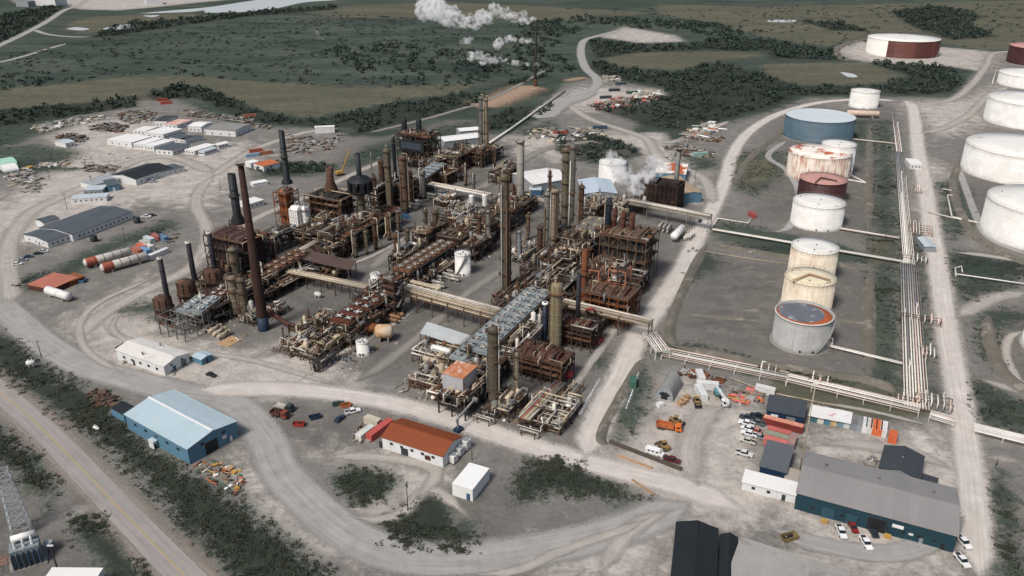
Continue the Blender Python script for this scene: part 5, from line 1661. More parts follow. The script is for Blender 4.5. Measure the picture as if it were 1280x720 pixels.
cooler('grey air cooler with six pale fans at the left end of the plant', (236, 388), (261, 369), 10, 12, 2, 3, bluegrey, bluegrey, white, 'star', greysteel)
cooler('short rusty air cooler behind the grey six fan one', (268, 369), (293, 352), 9.5, 8, 2, 4, deckrust, rust, white, 'star')
column('stained tan column left of the tall red brown stack', 296, 394, 344, 13, tan, plats=3)
column('rusty column between the tan one and the tall red brown stack', 308, 398, 347, 10, olive, plats=3)
column('short fat tan column behind the stained tan one', 297, 356, 309, 11.5, tan, plats=3, topm=rustorange)
unit('open grey steel frame at the front left corner of the plant', 232, 415, 13, 15, [5, 9], 'bright', ves=0, pipes=4, topv=0, colm=greysteel, cover=.08, stairs=False, rail=False, brace=.1)
for i in range(4):
    exchanger('pale exchanger in the row of four beside the timber mat', 264 + 5.5 * i, 411 + 3.6 * i, TA, 7, .8, 1, cream, 'row of four pale exchangers at the front left')
mb = MB(); c = P(287, 427)
for i in range(9): mb.box(((i - 4) * .9, 0, .12), (.8, 6.5, .2))
tag(mb.build('timber_mat', timber, None, (*c, 0), TA), 'tan timber mat lying on the ground by the exchangers', 'mat')
unit('dark low structure under the rusty fans at the left', 290, 388, 30, 12, [4, 8], 'dark', ves=9, pipes=30)
unit('dark structure behind the tall red brown stack', 316, 372, 24, 12, [4.5, 8], 'dark', ves=8, pipes=26)
cooler('long rusty air cooler leading to the brown canopy', (318, 346), (378, 312), 9.5, 9, 2, 7, deckrust, rust, cream, 'star', darksteel, 'dark', 16)
unit('dark low structure on the right of the long rusty air cooler', 355, 362, 34, 9, [4.5], 'dark', ves=8, pipes=26)
unit('pipe loops beside the foot of the tall red brown stack', 347, 392, 9, 6, [2.5], 'bright', ves=2, pipes=9, stairs=False, topv=1, rail=False)
# brown canopy on posts
def canopy(name, label, pts, z, m, slope=0.0, legm=None, z2=None):
    q = [P(px, py, z) for px, py in pts]
    cx, cy = sum(p[0] for p in q) / 4, sum(p[1] for p in q) / 4
    t = T(name, label, 'canopy', (cx, cy), 0)
    mb = MB(); zz = [z, z, z + slope, z + slope]
    k = mb.add([(p[0] - cx, p[1] - cy, h) for p, h in zip(q, zz)] + [(p[0] - cx, p[1] - cy, h + .25) for p, h in zip(q, zz)])
    for f in ((3, 2, 1, 0), (4, 5, 6, 7), (0, 1, 5, 4), (1, 2, 6, 5), (2, 3, 7, 6), (3, 0, 4, 7)): mb.face([k + i for i in f])
    mb.build('roof', m, t)
    for i in range(5):
        for (a, b, h) in ((q[0], q[1], z), (q[3], q[2], z + slope)):
            mb = MB(); u = i / 4
            x, y = a[0] + (b[0] - a[0]) * u - cx, a[1] + (b[1] - a[1]) * u - cy
            mb.bar((x * .98, y * .98, 0), (x * .98, y * .98, h), .4); mb.build('post', legm or brown, t)
    return t
canopy('canopy', 'long brown canopy roof on posts behind the pale pipe bridge', ((376, 324), (436, 338), (445, 328), (384, 314)), 8, M('canopy_brown', '#574640', '#4a3b36', .2, .85, ridge=('X', .8), var=0), .6)
rack('pale pipe bridge crossing in front of the brown canopy', (352, 337), (459, 359), 6.5, 5, 6, [cream, cream, whitepipe, silver], rust)
rack('narrow pale walkway rack running back from the long rusty air cooler', (371, 316), (409, 294), 7, 3, 4, [cream, silver, whitepipe], rust)
unit('dark structure under the brown canopy', 405, 345, 14, 22, [4], 'dark', ves=6, pipes=18)
# second row: orange tower, heaters, black casing
box_heater('orange painted steel tower carrying the second black stack', 362, 283, 5, 6, 3, 21, M('tower_orange', '#8f5230', '#5a3826', .5, .75, blotch='#3a2a22', blamt=.35), TB, 2, rustorange, roofpipes=False)
stack('black stack rising from the orange tower', 359, 229, 163, 7.5, 6.2, black, base=3, z0=21, plat=(.5,))
box_heater('white louvred tower in front of the orange one', 374, 290, 6, 6, 2, 14, white, TB, 4, whitepipe, roofpipes=False, dress=False)
column('white upright vessel right of the white louvred tower', 385, 290, 257, 10, white, plats=1, pipes=2)
box_heater('dark rusty heater with a tapered flue left of the black arched casing', 416, 274, 21, 12, 4, 15, darksteel, TB, 7, rust)
stack('rusty flue on a tapered hood above the dark heater', 414, 240, 209, 9, 8, rust, base=7, z0=15.5)
unit('yellow gantry frame in front of the dark heater', 405, 286, 13, 7, [8], 'dark', ves=2, pipes=6, colm=yellow, cover=.1, stairs=False, topv=1)
unit('rusty structure below the yellow gantry', 398, 300, 26, 14, [4, 8], 'rust', ves=9, pipes=30)
unit('dark brown structure left of the central square', 432, 305, 36, 14, [4, 8, 11], 'dark', ves=12, pipes=46)
cooler('brown air cooler on the left side of the central square', (431, 290), (492, 257), 11, 9, 2, 7, deckrust, rust, brown, 'star', darksteel, 'dark', 18)
# black arched flue casing with stack
x, y = P(455, 292); h1 = hz(455, 292, 240); h2 = hz(455, 292, 221); h3 = hz(455, 292, 192)
t = T('flue_stack', 'black stack above a black arched casing on a tan column', 'chimney', (x, y), 0)
f = proj(x, y, h1)[2]
mb = MB(); r = 4.6 / f; mb.lathe([(r, 0), (r, h1)], 16); mb.build('column_shell', olive, t)
mb = MB(); R0 = 15 / f
mb.lathe([(r, h1 - .5), (R0 * .9, h1), (R0, h1 + 1)], 24)
mb.lathe([(R0, h2 - 2.2), (R0 * .8, h2 - .4), (R0 * .3, h2), (r * .6, h2 + 1)], 24)
for i in range(10):
    a = i * PI / 5; mb.box((math.cos(a) * R0, math.sin(a) * R0, (h1 + h2) / 2 - .6), (.5, R0 * .34, h2 - h1 - 2.8), a)
mb.build('arched_casing', black, t)
mb = MB(); mb.lathe([(3.3 / f, h2), (3.0 / f, h3), (2.2 / f, h3)], 16); mb.build('shell', black, t)
for z in (h1 * .4, h1 * .75): ringdeck(t, z, r, 1)
for i, (cx, cb, ct, cw, m, n, lab) in enumerate((
        (480, 256, 199, 6.5, rust, 3, 'rust brown column left of the group behind the central square'), (488, 262, 185, 8.5, olive, 4, 'tallest olive column of the group behind the central square'),
        (496, 250, 172, 4.5, black, 2, 'slim black column of the group behind the central square'), (507, 266, 194, 9, brown, 4, 'brown column with wide platforms right of the group behind the central square'),
        (515, 258, 215, 5, darksteel, 2, 'short dark column beside the brown one with wide platforms'), (470, 262, 218, 5, rust, 2, 'short rusty column right of the black arched casing'),
        (529, 248, 212, 7.2, tangrey, 1, 'grey column with a pale top at the head of the white pipe bridge'), (467, 240, 190, 1.6, greysteel, 0, 'thin grey mast behind the black arched casing'),
        (499, 290, 262, 6, olive, 2, 'short olive column at the edge of the central square'), (487, 300, 268, 5, brown, 2, 'short brown column at the edge of the central square'))):
    column(lab, cx, cb, ct, cw, m, plats=n, pipes=2 if n else 0)
unit('tall dark reactor structure at the back of the plant', 525, 208, 26, 17, [7, 13, 19, 24], 'dark', TB, ves=14, pipes=50, colm=darksteel)
mb = MB(); c = Vector(P(518, 206)); 
t = T('equipment_enclosure', 'black windowed enclosure on the front of the tall dark reactor structure', 'enclosure', P(517, 211), TB)
mb.box((0, 0, 17), (21, 3, 7)); mb.build('casing', black, t)
mb = MB(); mb.box((0, -1.6, 17), (17, .2, 4.5)); mb.build('panel', M('panel_blue_grey', '#3c444e', '#2f363f', .2, .4, var=0), t)
for i, sx in ((0, 508), (1, 526)): column('left' * (1 - i) + 'right' * i + ' one of the two black drums on top of the reactor structure', sx, 206, 148, 7, black, plats=0, pipes=0)
cooler('blue grey air cooler in front of the dark reactor structure', (512, 228), (550, 203), 11, 10, 2, 7, bluegrey, bluegrey, greysteel, 'disc', rust, 'dark', 12)
unit('tangled tan and rust piping beside the twin column', 574, 208, 32, 17, [4, 7.5, 11], 'rust', ves=20, pipes=60, colm=rust)
unit('rusty piping in front of the tangled tan piping', 560, 226, 22, 12, [4, 7], 'rust', ves=10, pipes=30)
vessel_h('dark horizontal drum at the back left of the white pipe bridge', 570, 226, 8, 2.0, darksteel, TB)
column('left half of the tall twin column at the back', 602, 194, 120, 5, tangrey, plats=5, pipes=2)
column('right half of the tall twin column at the back', 608.5, 194, 122, 4.2, tan, plats=5, pipes=2)
unit('dark structure at the foot of the twin column', 612, 200, 20, 12, [4, 8], 'dark', ves=8, pipes=26)
unit('brown structure right of the twin column', 632, 225, 26, 12, [4, 8], 'rust', ves=9, pipes=28)
rack('wide white pipe bridge at the back of the central square', (533, 229), (612, 244), 6.5, 7, 8, [whitepipe, whitepipe, silver, cream], greysteel)
rack('pale pipe bridge between the grey chimney and the twin tan columns', (655, 245), (700, 256), 6, 4, 4, [pink, cream, silver], brown)
column('left of two short white columns at the end of the white pipe bridge', 590, 263, 243, 6.5, white, plats=0, pipes=1)
column('right of two short white columns at the end of the white pipe bridge', 606, 260, 242, 6, white, plats=0, pipes=1)
for k, xx in enumerate((565, 569.5, 574)): column(('leftmost', 'middle', 'rightmost')[k] + ' of three slim silver vessels on the upper middle unit', xx, 272, 250, 3.6, silver, plats=1, pipes=0)
for cx, cb, ct, cw, m, n, lab in (
        (611, 313, 262, 5.5, tangrey, 3, 'slender grey column right of the upper middle unit'), (600, 312, 268, 5, rust, 3, 'rusty column beside the slender grey one'),
        (562, 288, 265, 8, rust, 1, 'rusty square topped column in the upper middle unit'), (533, 298, 263, 4.5, olive, 3, 'slim olive column at the far end of the white fan row'),
        (545, 296, 263, 7, brown, 2, 'brown column at the far end of the white fan row'), (498, 332, 291, 8, rust, 2, 'rusty column at the near end of the white fan row'),
        (511, 322, 286, 5.5, olive, 3, 'slim olive column at the near end of the white fan row'), (500, 352, 325, 3, darksteel, 1, 'thin dark pipe column above the stair tower'),
        (631, 380, 217, 10.5, olive, 8, 'tallest two tone column in the middle of the plant'), (637, 380, 297, 3, darksteel, 2, 'thin dark column hugging the tallest grey column'),
        (683, 312, 240, 8, tangrey, 5, 'left of the twin tan columns in front of the tallest dark tower'), (692, 312, 236, 10.5, tan, 5, 'right of the twin tan columns in front of the tallest dark tower'),
        (686, 300, 213, 3.5, rust, 2, 'thin rusty riser between the twin tan columns'), (705, 296, 184, 8.8, olive, 8, 'olive left half of the tallest dark tower right of the grey chimney'),
        (712.5, 297, 180, 8.5, tangrey, 8, 'grey right half of the tallest dark tower right of the grey chimney'), (725, 296, 231, 6.5, rust, 4, 'rusty column right of the tallest dark tower'),
        (674, 332, 282, 6, rust, 3, 'rusty column at the road side of the twin tan columns'), (649, 328, 288, 5, bluegrey, 3, 'blue grey valve column beside the inner road'),
        (757, 338, 248, 7.5, M('column_black_blue', '#232c38', '#1c222b', .4, .5), 3, 'blue black column in front of the dark bay heater'),
        (617, 505, 408, 13.5, olive, 5, 'dark olive column at the front of the grey fan row'), (694, 436, 353, 15, M('cladding_khaki', '#857a62', '#6b614d', .4, .7, streak='#4a4134', stamt=.4), 1, 'thick khaki column right of the grey fan row'),
        (646, 500, 440, 5, tan, 2, 'slim tan column left of the red box heater'), (586, 470, 432, 4, brown, 2, 'slim brown column behind the orange topped enclosure'),
        (660, 300, 268, 4, brown, 2, 'slim brown column near the grey chimney'), (642, 262, 232, 4, rust, 2, 'short rusty column left of the grey chimney foot'),
        (626, 262, 225, 5, brown, 2, 'brown column behind the slender grey one'), (640, 285, 250, 4, tan, 2, 'short tan column on the upper middle unit'),
        (470, 312, 275, 5, rust, 2, 'rusty column on the dark structure left of the central square'), (445, 322, 290, 5, olive, 2, 'olive column on the dark structure left of the central square'),
        (459, 318, 288, 3.5, tan, 2, 'slim tan column on the dark structure left of the central square'), (330, 362, 330, 5, tan, 2, 'short tan column beside the long rusty air cooler'),
        (343, 330, 300, 5, rust, 1, 'short rusty column at the back of the long rusty air cooler'), (427, 285, 255, 4, rust, 2, 'slim rusty column right of the yellow gantry'),
        (735, 345, 308, 5, rust, 2, 'slim rusty column behind the orange framed heater'), (582, 232, 205, 4, brown, 2, 'slim brown column in the tangled tan piping'), (592, 240, 218, 4, tan, 2, 'slim tan column beside the tangled tan piping'),
        (618, 212, 186, 4, darksteel, 2, 'slim dark column right of the twin column foot')):
    column(lab, cx, cb, ct, cw, m, plats=n, pipes=3 if cw > 6 else 1)
stack('plain grey concrete chimney at the back of the plant', 650, 262, 175, 9, 8, M('chimney_concrete', '#8e8a82', '#7a766f', .2, .8), plat=(.97,))
# centre: stair tower, white fan row, pipe bridge
unit('dark open stair tower at the corner of the pale pipe bridge', 491, 393, 8, 7, [3, 6, 9, 12, 15, 18], 'dark', TB, ves=2, pipes=14, name='stair_tower', colm=M('frame_dark_brown', '#3c322c', '#2b2420', .4, .8), topv=1)
cooler('rusty air cooler row with white fans beside the white tank', (502, 336), (559, 301), 10.5, 10, 2, 8, deckrust, brown, silver, 'disc', darksteel, 'dark', 22)
unit('dark structure on the road side of the white fan row', 548, 345, 38, 7, [4], 'dark', ves=8, pipes=30, stairs=False)
unit('dark structure behind the white fan row', 512, 330, 24, 8, [4.5, 8], 'dark', ves=6, pipes=20)
for i, (px, py) in enumerate(((545, 352), (552, 348), (559, 345), (566, 352), (548, 360))):
    exchanger('silver exchanger lying between the white fan row and the white tank', px, py, TB, 7, .6, 2, silver, 'silver exchangers beside the white fan row')
rack('long cream pipe bridge across the middle road', (507, 364), (628, 397), 7.5, 7.5, 7, [cream, cream, whitepipe], brown, two=2.2)
canopy('walkway_roof', 'pale walkway deck on the cream pipe bridge', ((512, 353), (548, 362), (552, 359), (515, 350)), 11, cream)
unit('upper middle rusty unit beside the slender grey column', 582, 303, 34, 15, [4, 8], 'rust', ves=16, pipes=52)
unit('upper middle unit at the back with silver vessels', 570, 280, 26, 14, [4, 8], 'bright', ves=12, pipes=36)
unit('upper right rusty unit beside the inner road', 622, 290, 40, 13, [4, 8, 11], 'rust', ves=16, pipes=56)
unit('rusty unit near the grey chimney', 645, 268, 28, 14, [4, 8], 'rust', ves=12, pipes=36)
manifold('pale pipe loops on top of the upper middle unit', 580, 292, 12, 8, 6, [cream, silver], hgt=9.5)
# front left pump unit
cooler('rusty air cooler with white cross shaped fans at the front', (424, 400), (478, 364), 8.5, 10, 2, 5, M('deck_red_rust', '#66392a', '#4a2b22', .5, .85, blotch='#3a2821', blamt=.3), rustred, white, 'star', brown, 'rust', 16)
unit('rusty pipework right below the white cross shaped fans', 425, 424, 26, 12, [4], 'rust', ves=12, pipes=44)
unit('rusty exchangers and pipes at the front edge of the pump unit', 400, 440, 18, 14, [3], 'rust', ves=10, pipes=40, stairs=False, rail=False)
unit('brown structure under the stair tower side of the pump unit', 466, 402, 30, 9, [4], 'dark', ves=10, pipes=30, stairs=False)
manifold('tall cream pipe loops at the front of the pump unit', 384, 432, 14, 10, 4, [cream, cream, silver], TA, 4.5)
manifold('low pale pipes at the front left corner of the pump unit', 358, 440, 11, 8, 5, [cream, rust, silver], TB, 1.2)
manifold('black ribbed pipe bank at the front right of the pump unit', 408, 455, 15, 5, 9, [darksteel, silver, darksteel], TA, 3.2)
vessel_h('tan drum with round pale end at the left of the pump unit', 383, 412, 9, 1.9, tan, TA, z=1.2)
vessel_h('second tan drum just behind the first one at the left of the pump unit', 397, 406, 8, 1.7, cream, TA, z=1.4)
vessel_h('big tan and white drum facing the road right of the pump unit', 481, 425, 5.5, 3.0, M('drum_tan_white', '#b29069', '#c3b8aa', .18, .6, contrast=.08), TB + .5, z=1.2)
vessel_h('smaller brown drum next to the big tan and white drum', 464, 419, 5, 2.0, rustorange, TB + .5, z=1.6)
for k in range(3): exchanger('long tan exchanger at the foot of the stair tower', 484 + 4 * k, 402 - 4 * k, TB, 11, .75, 1, M('shell_tan', '#a07a58', '#86664b', .4, .7), 'three long tan exchangers at the stair tower')
vessel_h('white skid tank standing alone on the yard by the pipe bridge', 398, 372, 3, 1.1, white, TB, z=.6)
pumps('pump on a concrete plinth along the yard edge of the pump unit', 430, 452, 5, 2.6, TA)
# front centre unit
cooler('long blue grey air cooler row with two lines of pale fans', (592, 436), (674, 361), 12, 11.5, 2, 11, bluegrey, bluegrey, silver, 'disc', darksteel, 'bright', 26)
cooler('lower blue grey fans stepping down at the near end of the long fan row', (577, 448), (590, 437), 9, 11, 2, 2, bluegrey, bluegrey, silver, 'disc', darksteel, 'bright', 6)
canopy('shelter', 'long pale metal shelter roof left of the blue grey fan row', ((525, 417), (588, 437), (597, 424), (534, 404)), 5.5, M('shelter_pale', '#b9bdbc', '#a7abab', .2, .6, ridge=('X', .8), var=0), .5, brown)
unit('bright pipework under the pale metal shelter', 560, 448, 18, 22, [3.5], 'bright', ves=14, pipes=48, stairs=False)
unit('white exchangers and pipes left of the orange topped enclosure', 545, 478, 15, 14, [3.2], 'bright', ves=14, pipes=46, stairs=False)
vessel_h('white drum at the left of the front centre unit', 552, 452, 8, 1.4, white, TB, z=4)
vessel_h('second white drum lower at the left of the front centre unit', 540, 462, 7, 1.2, cream, TB, z=3)
unit('dark steel structure carrying the orange topped enclosure', 577, 510, 13, 11, [4, 8], 'dark', ves=6, pipes=24, colm=darksteel)
t = T('equipment_enclosure', 'grey boxed enclosure with a rusted orange roof at the front', 'enclosure', P(576, 504), TA, z=8.1)
mb = MB(); mb.box((0, 0, 3), (10, 8.5, 6)); mb.build('casing', M('enclosure_grey', '#a9a9ab', '#98989b', .3, .7, streak='#6d6660', stamt=.3, var=0), t)
mb = MB(); mb.box((0, 0, 6.12), (10.3, 8.8, .22)); mb.build('roof', M('roof_orange_rust', '#a8623f', '#bf9474', .35, .8, blotch='#d8d0c6', blamt=.3, var=0), t)
unit('dark low structure right of the dark olive column', 634, 512, 14, 9, [4], 'dark', ves=6, pipes=20, stairs=False)
unit('pipework on the right of the blue grey fan row', 655, 440, 34, 9, [4, 8], 'bright', ves=12, pipes=46)
unit('rusty pipework beyond the near end of the blue grey fan row', 605, 478, 16, 12, [4, 8], 'rust', ves=10, pipes=34)
manifold('silver pipe bank beside the road below the dark olive column', 610, 525, 9, 7, 6, [silver, darksteel, silver], TB, 2.2)
box_heater('red boxed heater with dark bays right of the blue grey fan row', 679, 470, 16, 8, 3, 10, rustred, TB, 6, rust, bays=5)
stack('slim navy stack with a pale cap at the red boxed heater', 680.5, 432, 378, 7, 6.5, M('stack_navy', '#202736', '#191f2b', .4, .5), cap=white)
vessel_h('red and white drum end at the right of the red boxed heater', 709, 474, 3.0, 1.7, redpaint, TB, z=.6)
rack('cream pipe rack running down to the road at the front right', (701, 478), (655, 524), 4.5, 4.5, 6, [cream, cream, silver, pink], brown)
unit('low silver pipe maze at the front right corner of the plant', 690, 520, 20, 15, [2.6], 'bright', ves=12, pipes=60, stairs=False, rail=False, topv=2)
manifold('pipe stubs closest to the road at the front right corner', 668, 538, 10, 10, 7, [silver, darksteel, whitepipe], TB, 2.2)
manifold('grey pipes beside the red box heater', 715, 492, 12, 6, 5, [greysteel, brown, cream], TA, 2)
unit('brown pipework between the khaki column and the red boxed heater', 665, 455, 14, 12, [4], 'rust', ves=6, pipes=22, stairs=False)
# right unit
rack('pale pipe bridge crossing the right hand road', (704, 380), (814, 406), 7.5, 4.5, 4, [cream, whitepipe, cream], brown, two=1.8, step=12)
cooler('tan air cooler with eight cream fans right of the tallest dark tower', (720, 301), (746, 270), 11, 12, 2, 4, greysteel, tan, cream, 'disc', darksteel, 'rust', 12)
cooler('small grey air cooler behind the rusty right unit', (680, 345), (700, 331), 10, 9, 2, 2, bluegrey, bluegrey, white, 'disc', rust, 'rust', 6)
box_heater('tall brown heater with dark bays at the right', 784, 345, 19, 15, 7, 23, brown, TB, 6, brown, bays=5)
for k, (sx, sy) in enumerate(((767, 285), (778, 288), (789, 290))):
    stack(('left', 'middle', 'right')[k] + ' of three short red stacks on the tall brown heater', sx, sy, sy - 24, 5.5, 5.5, rustred, z0=23.5)
unit('dark structure under the tall brown heater', 772, 358, 26, 14, [4, 8], 'dark', TB, ves=8, pipes=24)
box_heater('rusty heater with dark front bays above the pale road bridge', 762, 398, 17, 12, 4, 14, rust, TB, 5, rustorange, bays=4)
unit('orange steel frame left of the rusty front bay heater', 741, 384, 7, 7, [8, 14, 20], 'rust', ves=6, pipes=16, colm=M('frame_pink_orange', '#b0735a', '#8c5a46', .5, .8), cover=.35)
unit('orange steel frame over the rusty front bay heater', 772, 388, 7, 8, [15, 21], 'rust', ves=4, pipes=12, colm=M('frame_pink_orange', '#b0735a'), cover=.3, stairs=False)
stack('orange rusted stack at the left of the orange frames', 728, 388, 312, 7.5, 7, M('stack_orange_brown', '#6f4029', '#56321f', .4, .8), plat=(.6,))
stack('slim dark violet stack in front of the orange rusted one', 720.5, 424, 342, 5, 5, M('stack_violet_grey', '#2f2d33'))
box_heater('small dark heater at the foot of the slim violet stack', 722, 428, 12, 8, 3, 9, rustred, TB, 5, rust, bays=3)
mb = MB(); mb.tube([(*P(733, 388, 2), 2), (*P(733, 388, 10), 10), (*P(737, 386, 12.5), 12.5), (*P(742, 387, 11.5), 11.5), (*P(744, 390, 8), 8), (*P(744, 392, 2), 2)], .5, 10)
tag(mb.build('arched_pipe', redpaint), 'red arched pipe beside the rusty front bay heater', 'pipe')
unit('rusty unit left of the orange rusted stack', 702, 372, 36, 15, [4, 8, 11], 'rust', ves=18, pipes=60)
unit('rusty unit in front of the twin tan columns', 684, 345, 34, 13, [4, 8], 'rust', ves=14, pipes=44)
unit('dark unit below the tan air cooler', 722, 330, 26, 14, [5, 9, 13], 'rust', ves=14, pipes=44)
unit('brown unit at the foot of the tallest dark tower', 700, 305, 22, 13, [4, 8], 'dark', ves=8, pipes=28)
unit('grey pipework behind the dark bay heater', 742, 268, 22, 12, [4, 7], 'bright', ves=10, pipes=30)
unit('silver pipework at the start of the far right pipe bridge', 772, 268, 18, 11, [4, 8], 'bright', ves=8, pipes=34)
unit('rusty strip between the blue grey fans and the inner road', 650, 375, 40, 8, [4, 8], 'rust', ves=12, pipes=40, stairs=False)
manifold('cream overhead pipe bend above the right unit', 713, 345, 13, 3, 3, [cream], TB, 14)
t = T('panel_fence', 'low pale panel wall along the yard right of the rusty heaters', 'wall', P(790, 385), TA)
for i in range(6):
    mb = MB(); mb.box((-12 + 5 * i, (i % 2) * .8, 1.3), (4.4, .15, 2.6)); mb.build('panel', bluegrey, t)
# cooling block and the far right bridge
for k, (qx, qy) in enumerate(((810, 256), (836, 260))):
    box_heater(('left', 'right')[k] + ' half of the black louvred cooling block in the steam', qx, qy, 13, 15, 1.5, 16, M('louvre_black_rust', '#2c2624', '#1d1917', .3, .9, ridge=('Z', .7), var=0, blotch='#5a3428', blamt=.25), TB, 5, rust, roofpipes=False, dress=False)
stack('grey chimney with a black cap beyond the cooling block', 843.5, 243, 187, 5.5, 5, greysteel, cap=black)
rack('white pipe bridge from the cooling block to the right hand road', (787, 253), (888, 273), 7.5, 5.5, 6, [whitepipe, cream, silver], greysteel, two=1.6, step=12)
vessel_h('long white pressure drum on a skid near the right hand road', 847, 298, 15, 2.1, white, TA, z=1.6, bands=3)
for k in range(3): exchanger('silver exchanger beside the long white pressure drum', 826 + 5 * k, 287 + 1.5 * k, TA, 8, .7, 2, silver, 'silver exchangers beside the long white drum')
manifold('pipework on the right of the long white pressure drum', 861, 298, 12, 4, 5, [silver, whitepipe], TA, 2)
for k, (px, py) in enumerate(((540, 250), (552, 246), (515, 262), (521, 258), (455, 300), (466, 295))):
    exchanger('silver exchanger at the edge of the central square' if k > 1 else 'grey exchanger under the white pipe bridge', px, py, TB, 7, .8, 2, silver if k > 1 else greysteel, 'silver exchangers round the central square' if k > 1 else 'grey exchangers under the white pipe bridge')

# fill the gaps between the big pieces
for px, py, L, W, lv, pal, ves, pip, lab in (
        (282, 358, 30, 9, [4, 8], 'rust', 8, 26, 'rusty structure between the squat heaters and the boiler house'), (250, 398, 12, 10, [4], 'dark', 5, 16, 'dark piping behind the open grey steel frame'),
        (318, 400, 10, 8, [3], 'bright', 4, 14, 'pale piping at the foot of the two stained columns'), (340, 315, 30, 9, [5, 9], 'dark', 8, 26, 'dark structure behind the long rusty air cooler'),
        (392, 412, 20, 9, [3.5], 'rust', 8, 26, 'rusty pipework behind the cream pipe loops'), (452, 418, 24, 8, [3, 6], 'rust', 8, 28, 'rusty pipework on the road side of the white cross fans'),
        (376, 428, 14, 9, [2.5], 'bright', 6, 24, 'pale tangled pipework at the left of the pump unit'), (470, 385, 22, 8, [4, 8], 'dark', 6, 22, 'dark structure left of the stair tower'),
        (452, 300, 26, 10, [5, 9, 12], 'rust', 9, 30, 'tall rusty structure below the black arched casing'), (420, 322, 20, 10, [4, 8], 'dark', 7, 22, 'dark structure behind the pale pipe bridge end'),
        (480, 255, 26, 12, [5, 10, 14], 'dark', 9, 34, 'tall dark structure around the group of columns'), (505, 252, 24, 12, [5, 9, 13], 'rust', 9, 34, 'rusty structure right of the group of columns'),
        (545, 215, 24, 12, [5, 9], 'rust', 8, 30, 'rusty structure below the reactor structure'), (600, 205, 20, 14, [4, 8, 11], 'rust', 9, 34, 'rusty bulk of pipes left of the twin column foot'),
        (540, 300, 24, 9, [4, 8], 'rust', 8, 26, 'rusty structure at the far end of the white fan row'), (598, 318, 22, 9, [4, 8], 'rust', 8, 30, 'rusty structure behind the white tank'),
        (637, 262, 28, 12, [4, 8], 'dark', 8, 30, 'dark structure left of the grey chimney foot'), (655, 322, 20, 8, [4], 'bright', 7, 24, 'pale pipework beside the blue grey valve column'),
        (640, 395, 30, 9, [4, 8], 'rust', 9, 34, 'rusty structure left of the far half of the blue grey fans'), (692, 400, 24, 12, [4, 8], 'rust', 9, 32, 'rusty structure right of the far half of the blue grey fans'),
        (662, 425, 22, 10, [4, 8], 'bright', 8, 30, 'pale pipework beside the slim navy stack'), (598, 492, 18, 9, [4, 7], 'dark', 6, 24, 'dark structure around the dark olive column'),
        (560, 492, 14, 9, [3], 'bright', 6, 22, 'pale valves at the left of the orange topped enclosure'), (735, 318, 24, 12, [5, 10], 'rust', 8, 30, 'rusty structure between the tan air cooler and the brown heater'),
        (752, 360, 20, 10, [5, 10], 'rust', 7, 26, 'rusty structure behind the orange frames'), (712, 345, 22, 11, [5, 9, 13], 'dark', 7, 28, 'dark structure behind the orange rusted stack'),
        (745, 412, 12, 6, [3], 'rust', 4, 16, 'low rusty piping on the road side of the front bay heater'), (560, 255, 18, 10, [4], 'bright', 6, 22, 'pale piping under the white pipe bridge'),
        (770, 285, 14, 10, [4, 8], 'bright', 5, 18, 'pale piping behind the brown heater'), (800, 262, 14, 8, [4], 'bright', 5, 20, 'pale piping in front of the black cooling block')):
    unit(lab, px, py, L, W, lv, pal, ves=ves, pipes=pip, stairs=R_.random() < .5, rail=R_.random() < .6)

# ------------------------------------------------------------------ pipe racks on the ground to the right
wp = [whitepipe, whitepipe, cream, silver]
GP = [whitepipe, M('pipe_bright_white', '#dcd8d0', '#cbc5bc', .3, .5), M('pipe_pale_rose', '#cbb9ae', '#b59f92', .3, .6)]
rack('far end of the long pipe rack beside the tank row', (1117.5, 141), (1124, 190), 1.4, 4.5, 4, GP, brown, 'ground_pipe_rack', 12)
rack('middle stretch of the long pipe rack beside the right hand road', (1124, 190), (1136.5, 330), 1.4, 6, 7, GP, brown, 'ground_pipe_rack', 10)
rack('near stretch of the long pipe rack beside the right hand road', (1136.5, 330), (1146, 510), 1.4, 9, 9, GP, brown, 'ground_pipe_rack', 9)
rack('short sloping pipe rack from the road bridge to the ground rack', (812, 415), (829, 439), 4, 6, 6, GP, whitepipe, 'ground_pipe_rack', 6)
rack('wide ground pipe rack below the tank field, left half', (829, 440), (985, 472), 1.5, 8, 6, GP, whitepipe, 'ground_pipe_rack', 9)
rack('wide ground pipe rack below the tank field, right half', (985, 472), (1150, 511), 1.5, 8, 6, GP, whitepipe, 'ground_pipe_rack', 9)
rack('pipe rack between the corner loops and the right hand road', (1162, 518), (1194, 527), 1.3, 6.5, 6, GP, whitepipe, 'ground_pipe_rack', 8)
rack('pipe rack leaving the photo at the right of the road', (1217, 534), (1330, 562), 1.3, 6.5, 6, GP, whitepipe, 'ground_pipe_rack', 9)
rack('three pipes crossing the tank field from the far pipe bridge', (891, 287), (1133, 328), 1.3, 3, 3, GP, brown, 'ground_pipe_rack', 10)
rack('short pipes from the clean white tank to the long rack', (1050, 286), (1124, 298), 1.0, 2.2, 3, GP, brown, 'ground_pipe_rack', 8)
rack('two pipes from the grey rust ringed tank to the long rack', (1033, 432), (1128, 455), .9, 2.0, 2, GP, brown, 'ground_pipe_rack', 8)
rack('pipes from the slate blue tank to the long rack', (1066, 174), (1122, 180), 1.0, 2.2, 2, GP, brown, 'ground_pipe_rack', 12)
rack('thin pipe pair from the bund to the near right tank', (1196, 343), (1300, 358), 1.0, 1.6, 2, GP, brown, 'ground_pipe_rack', 9)
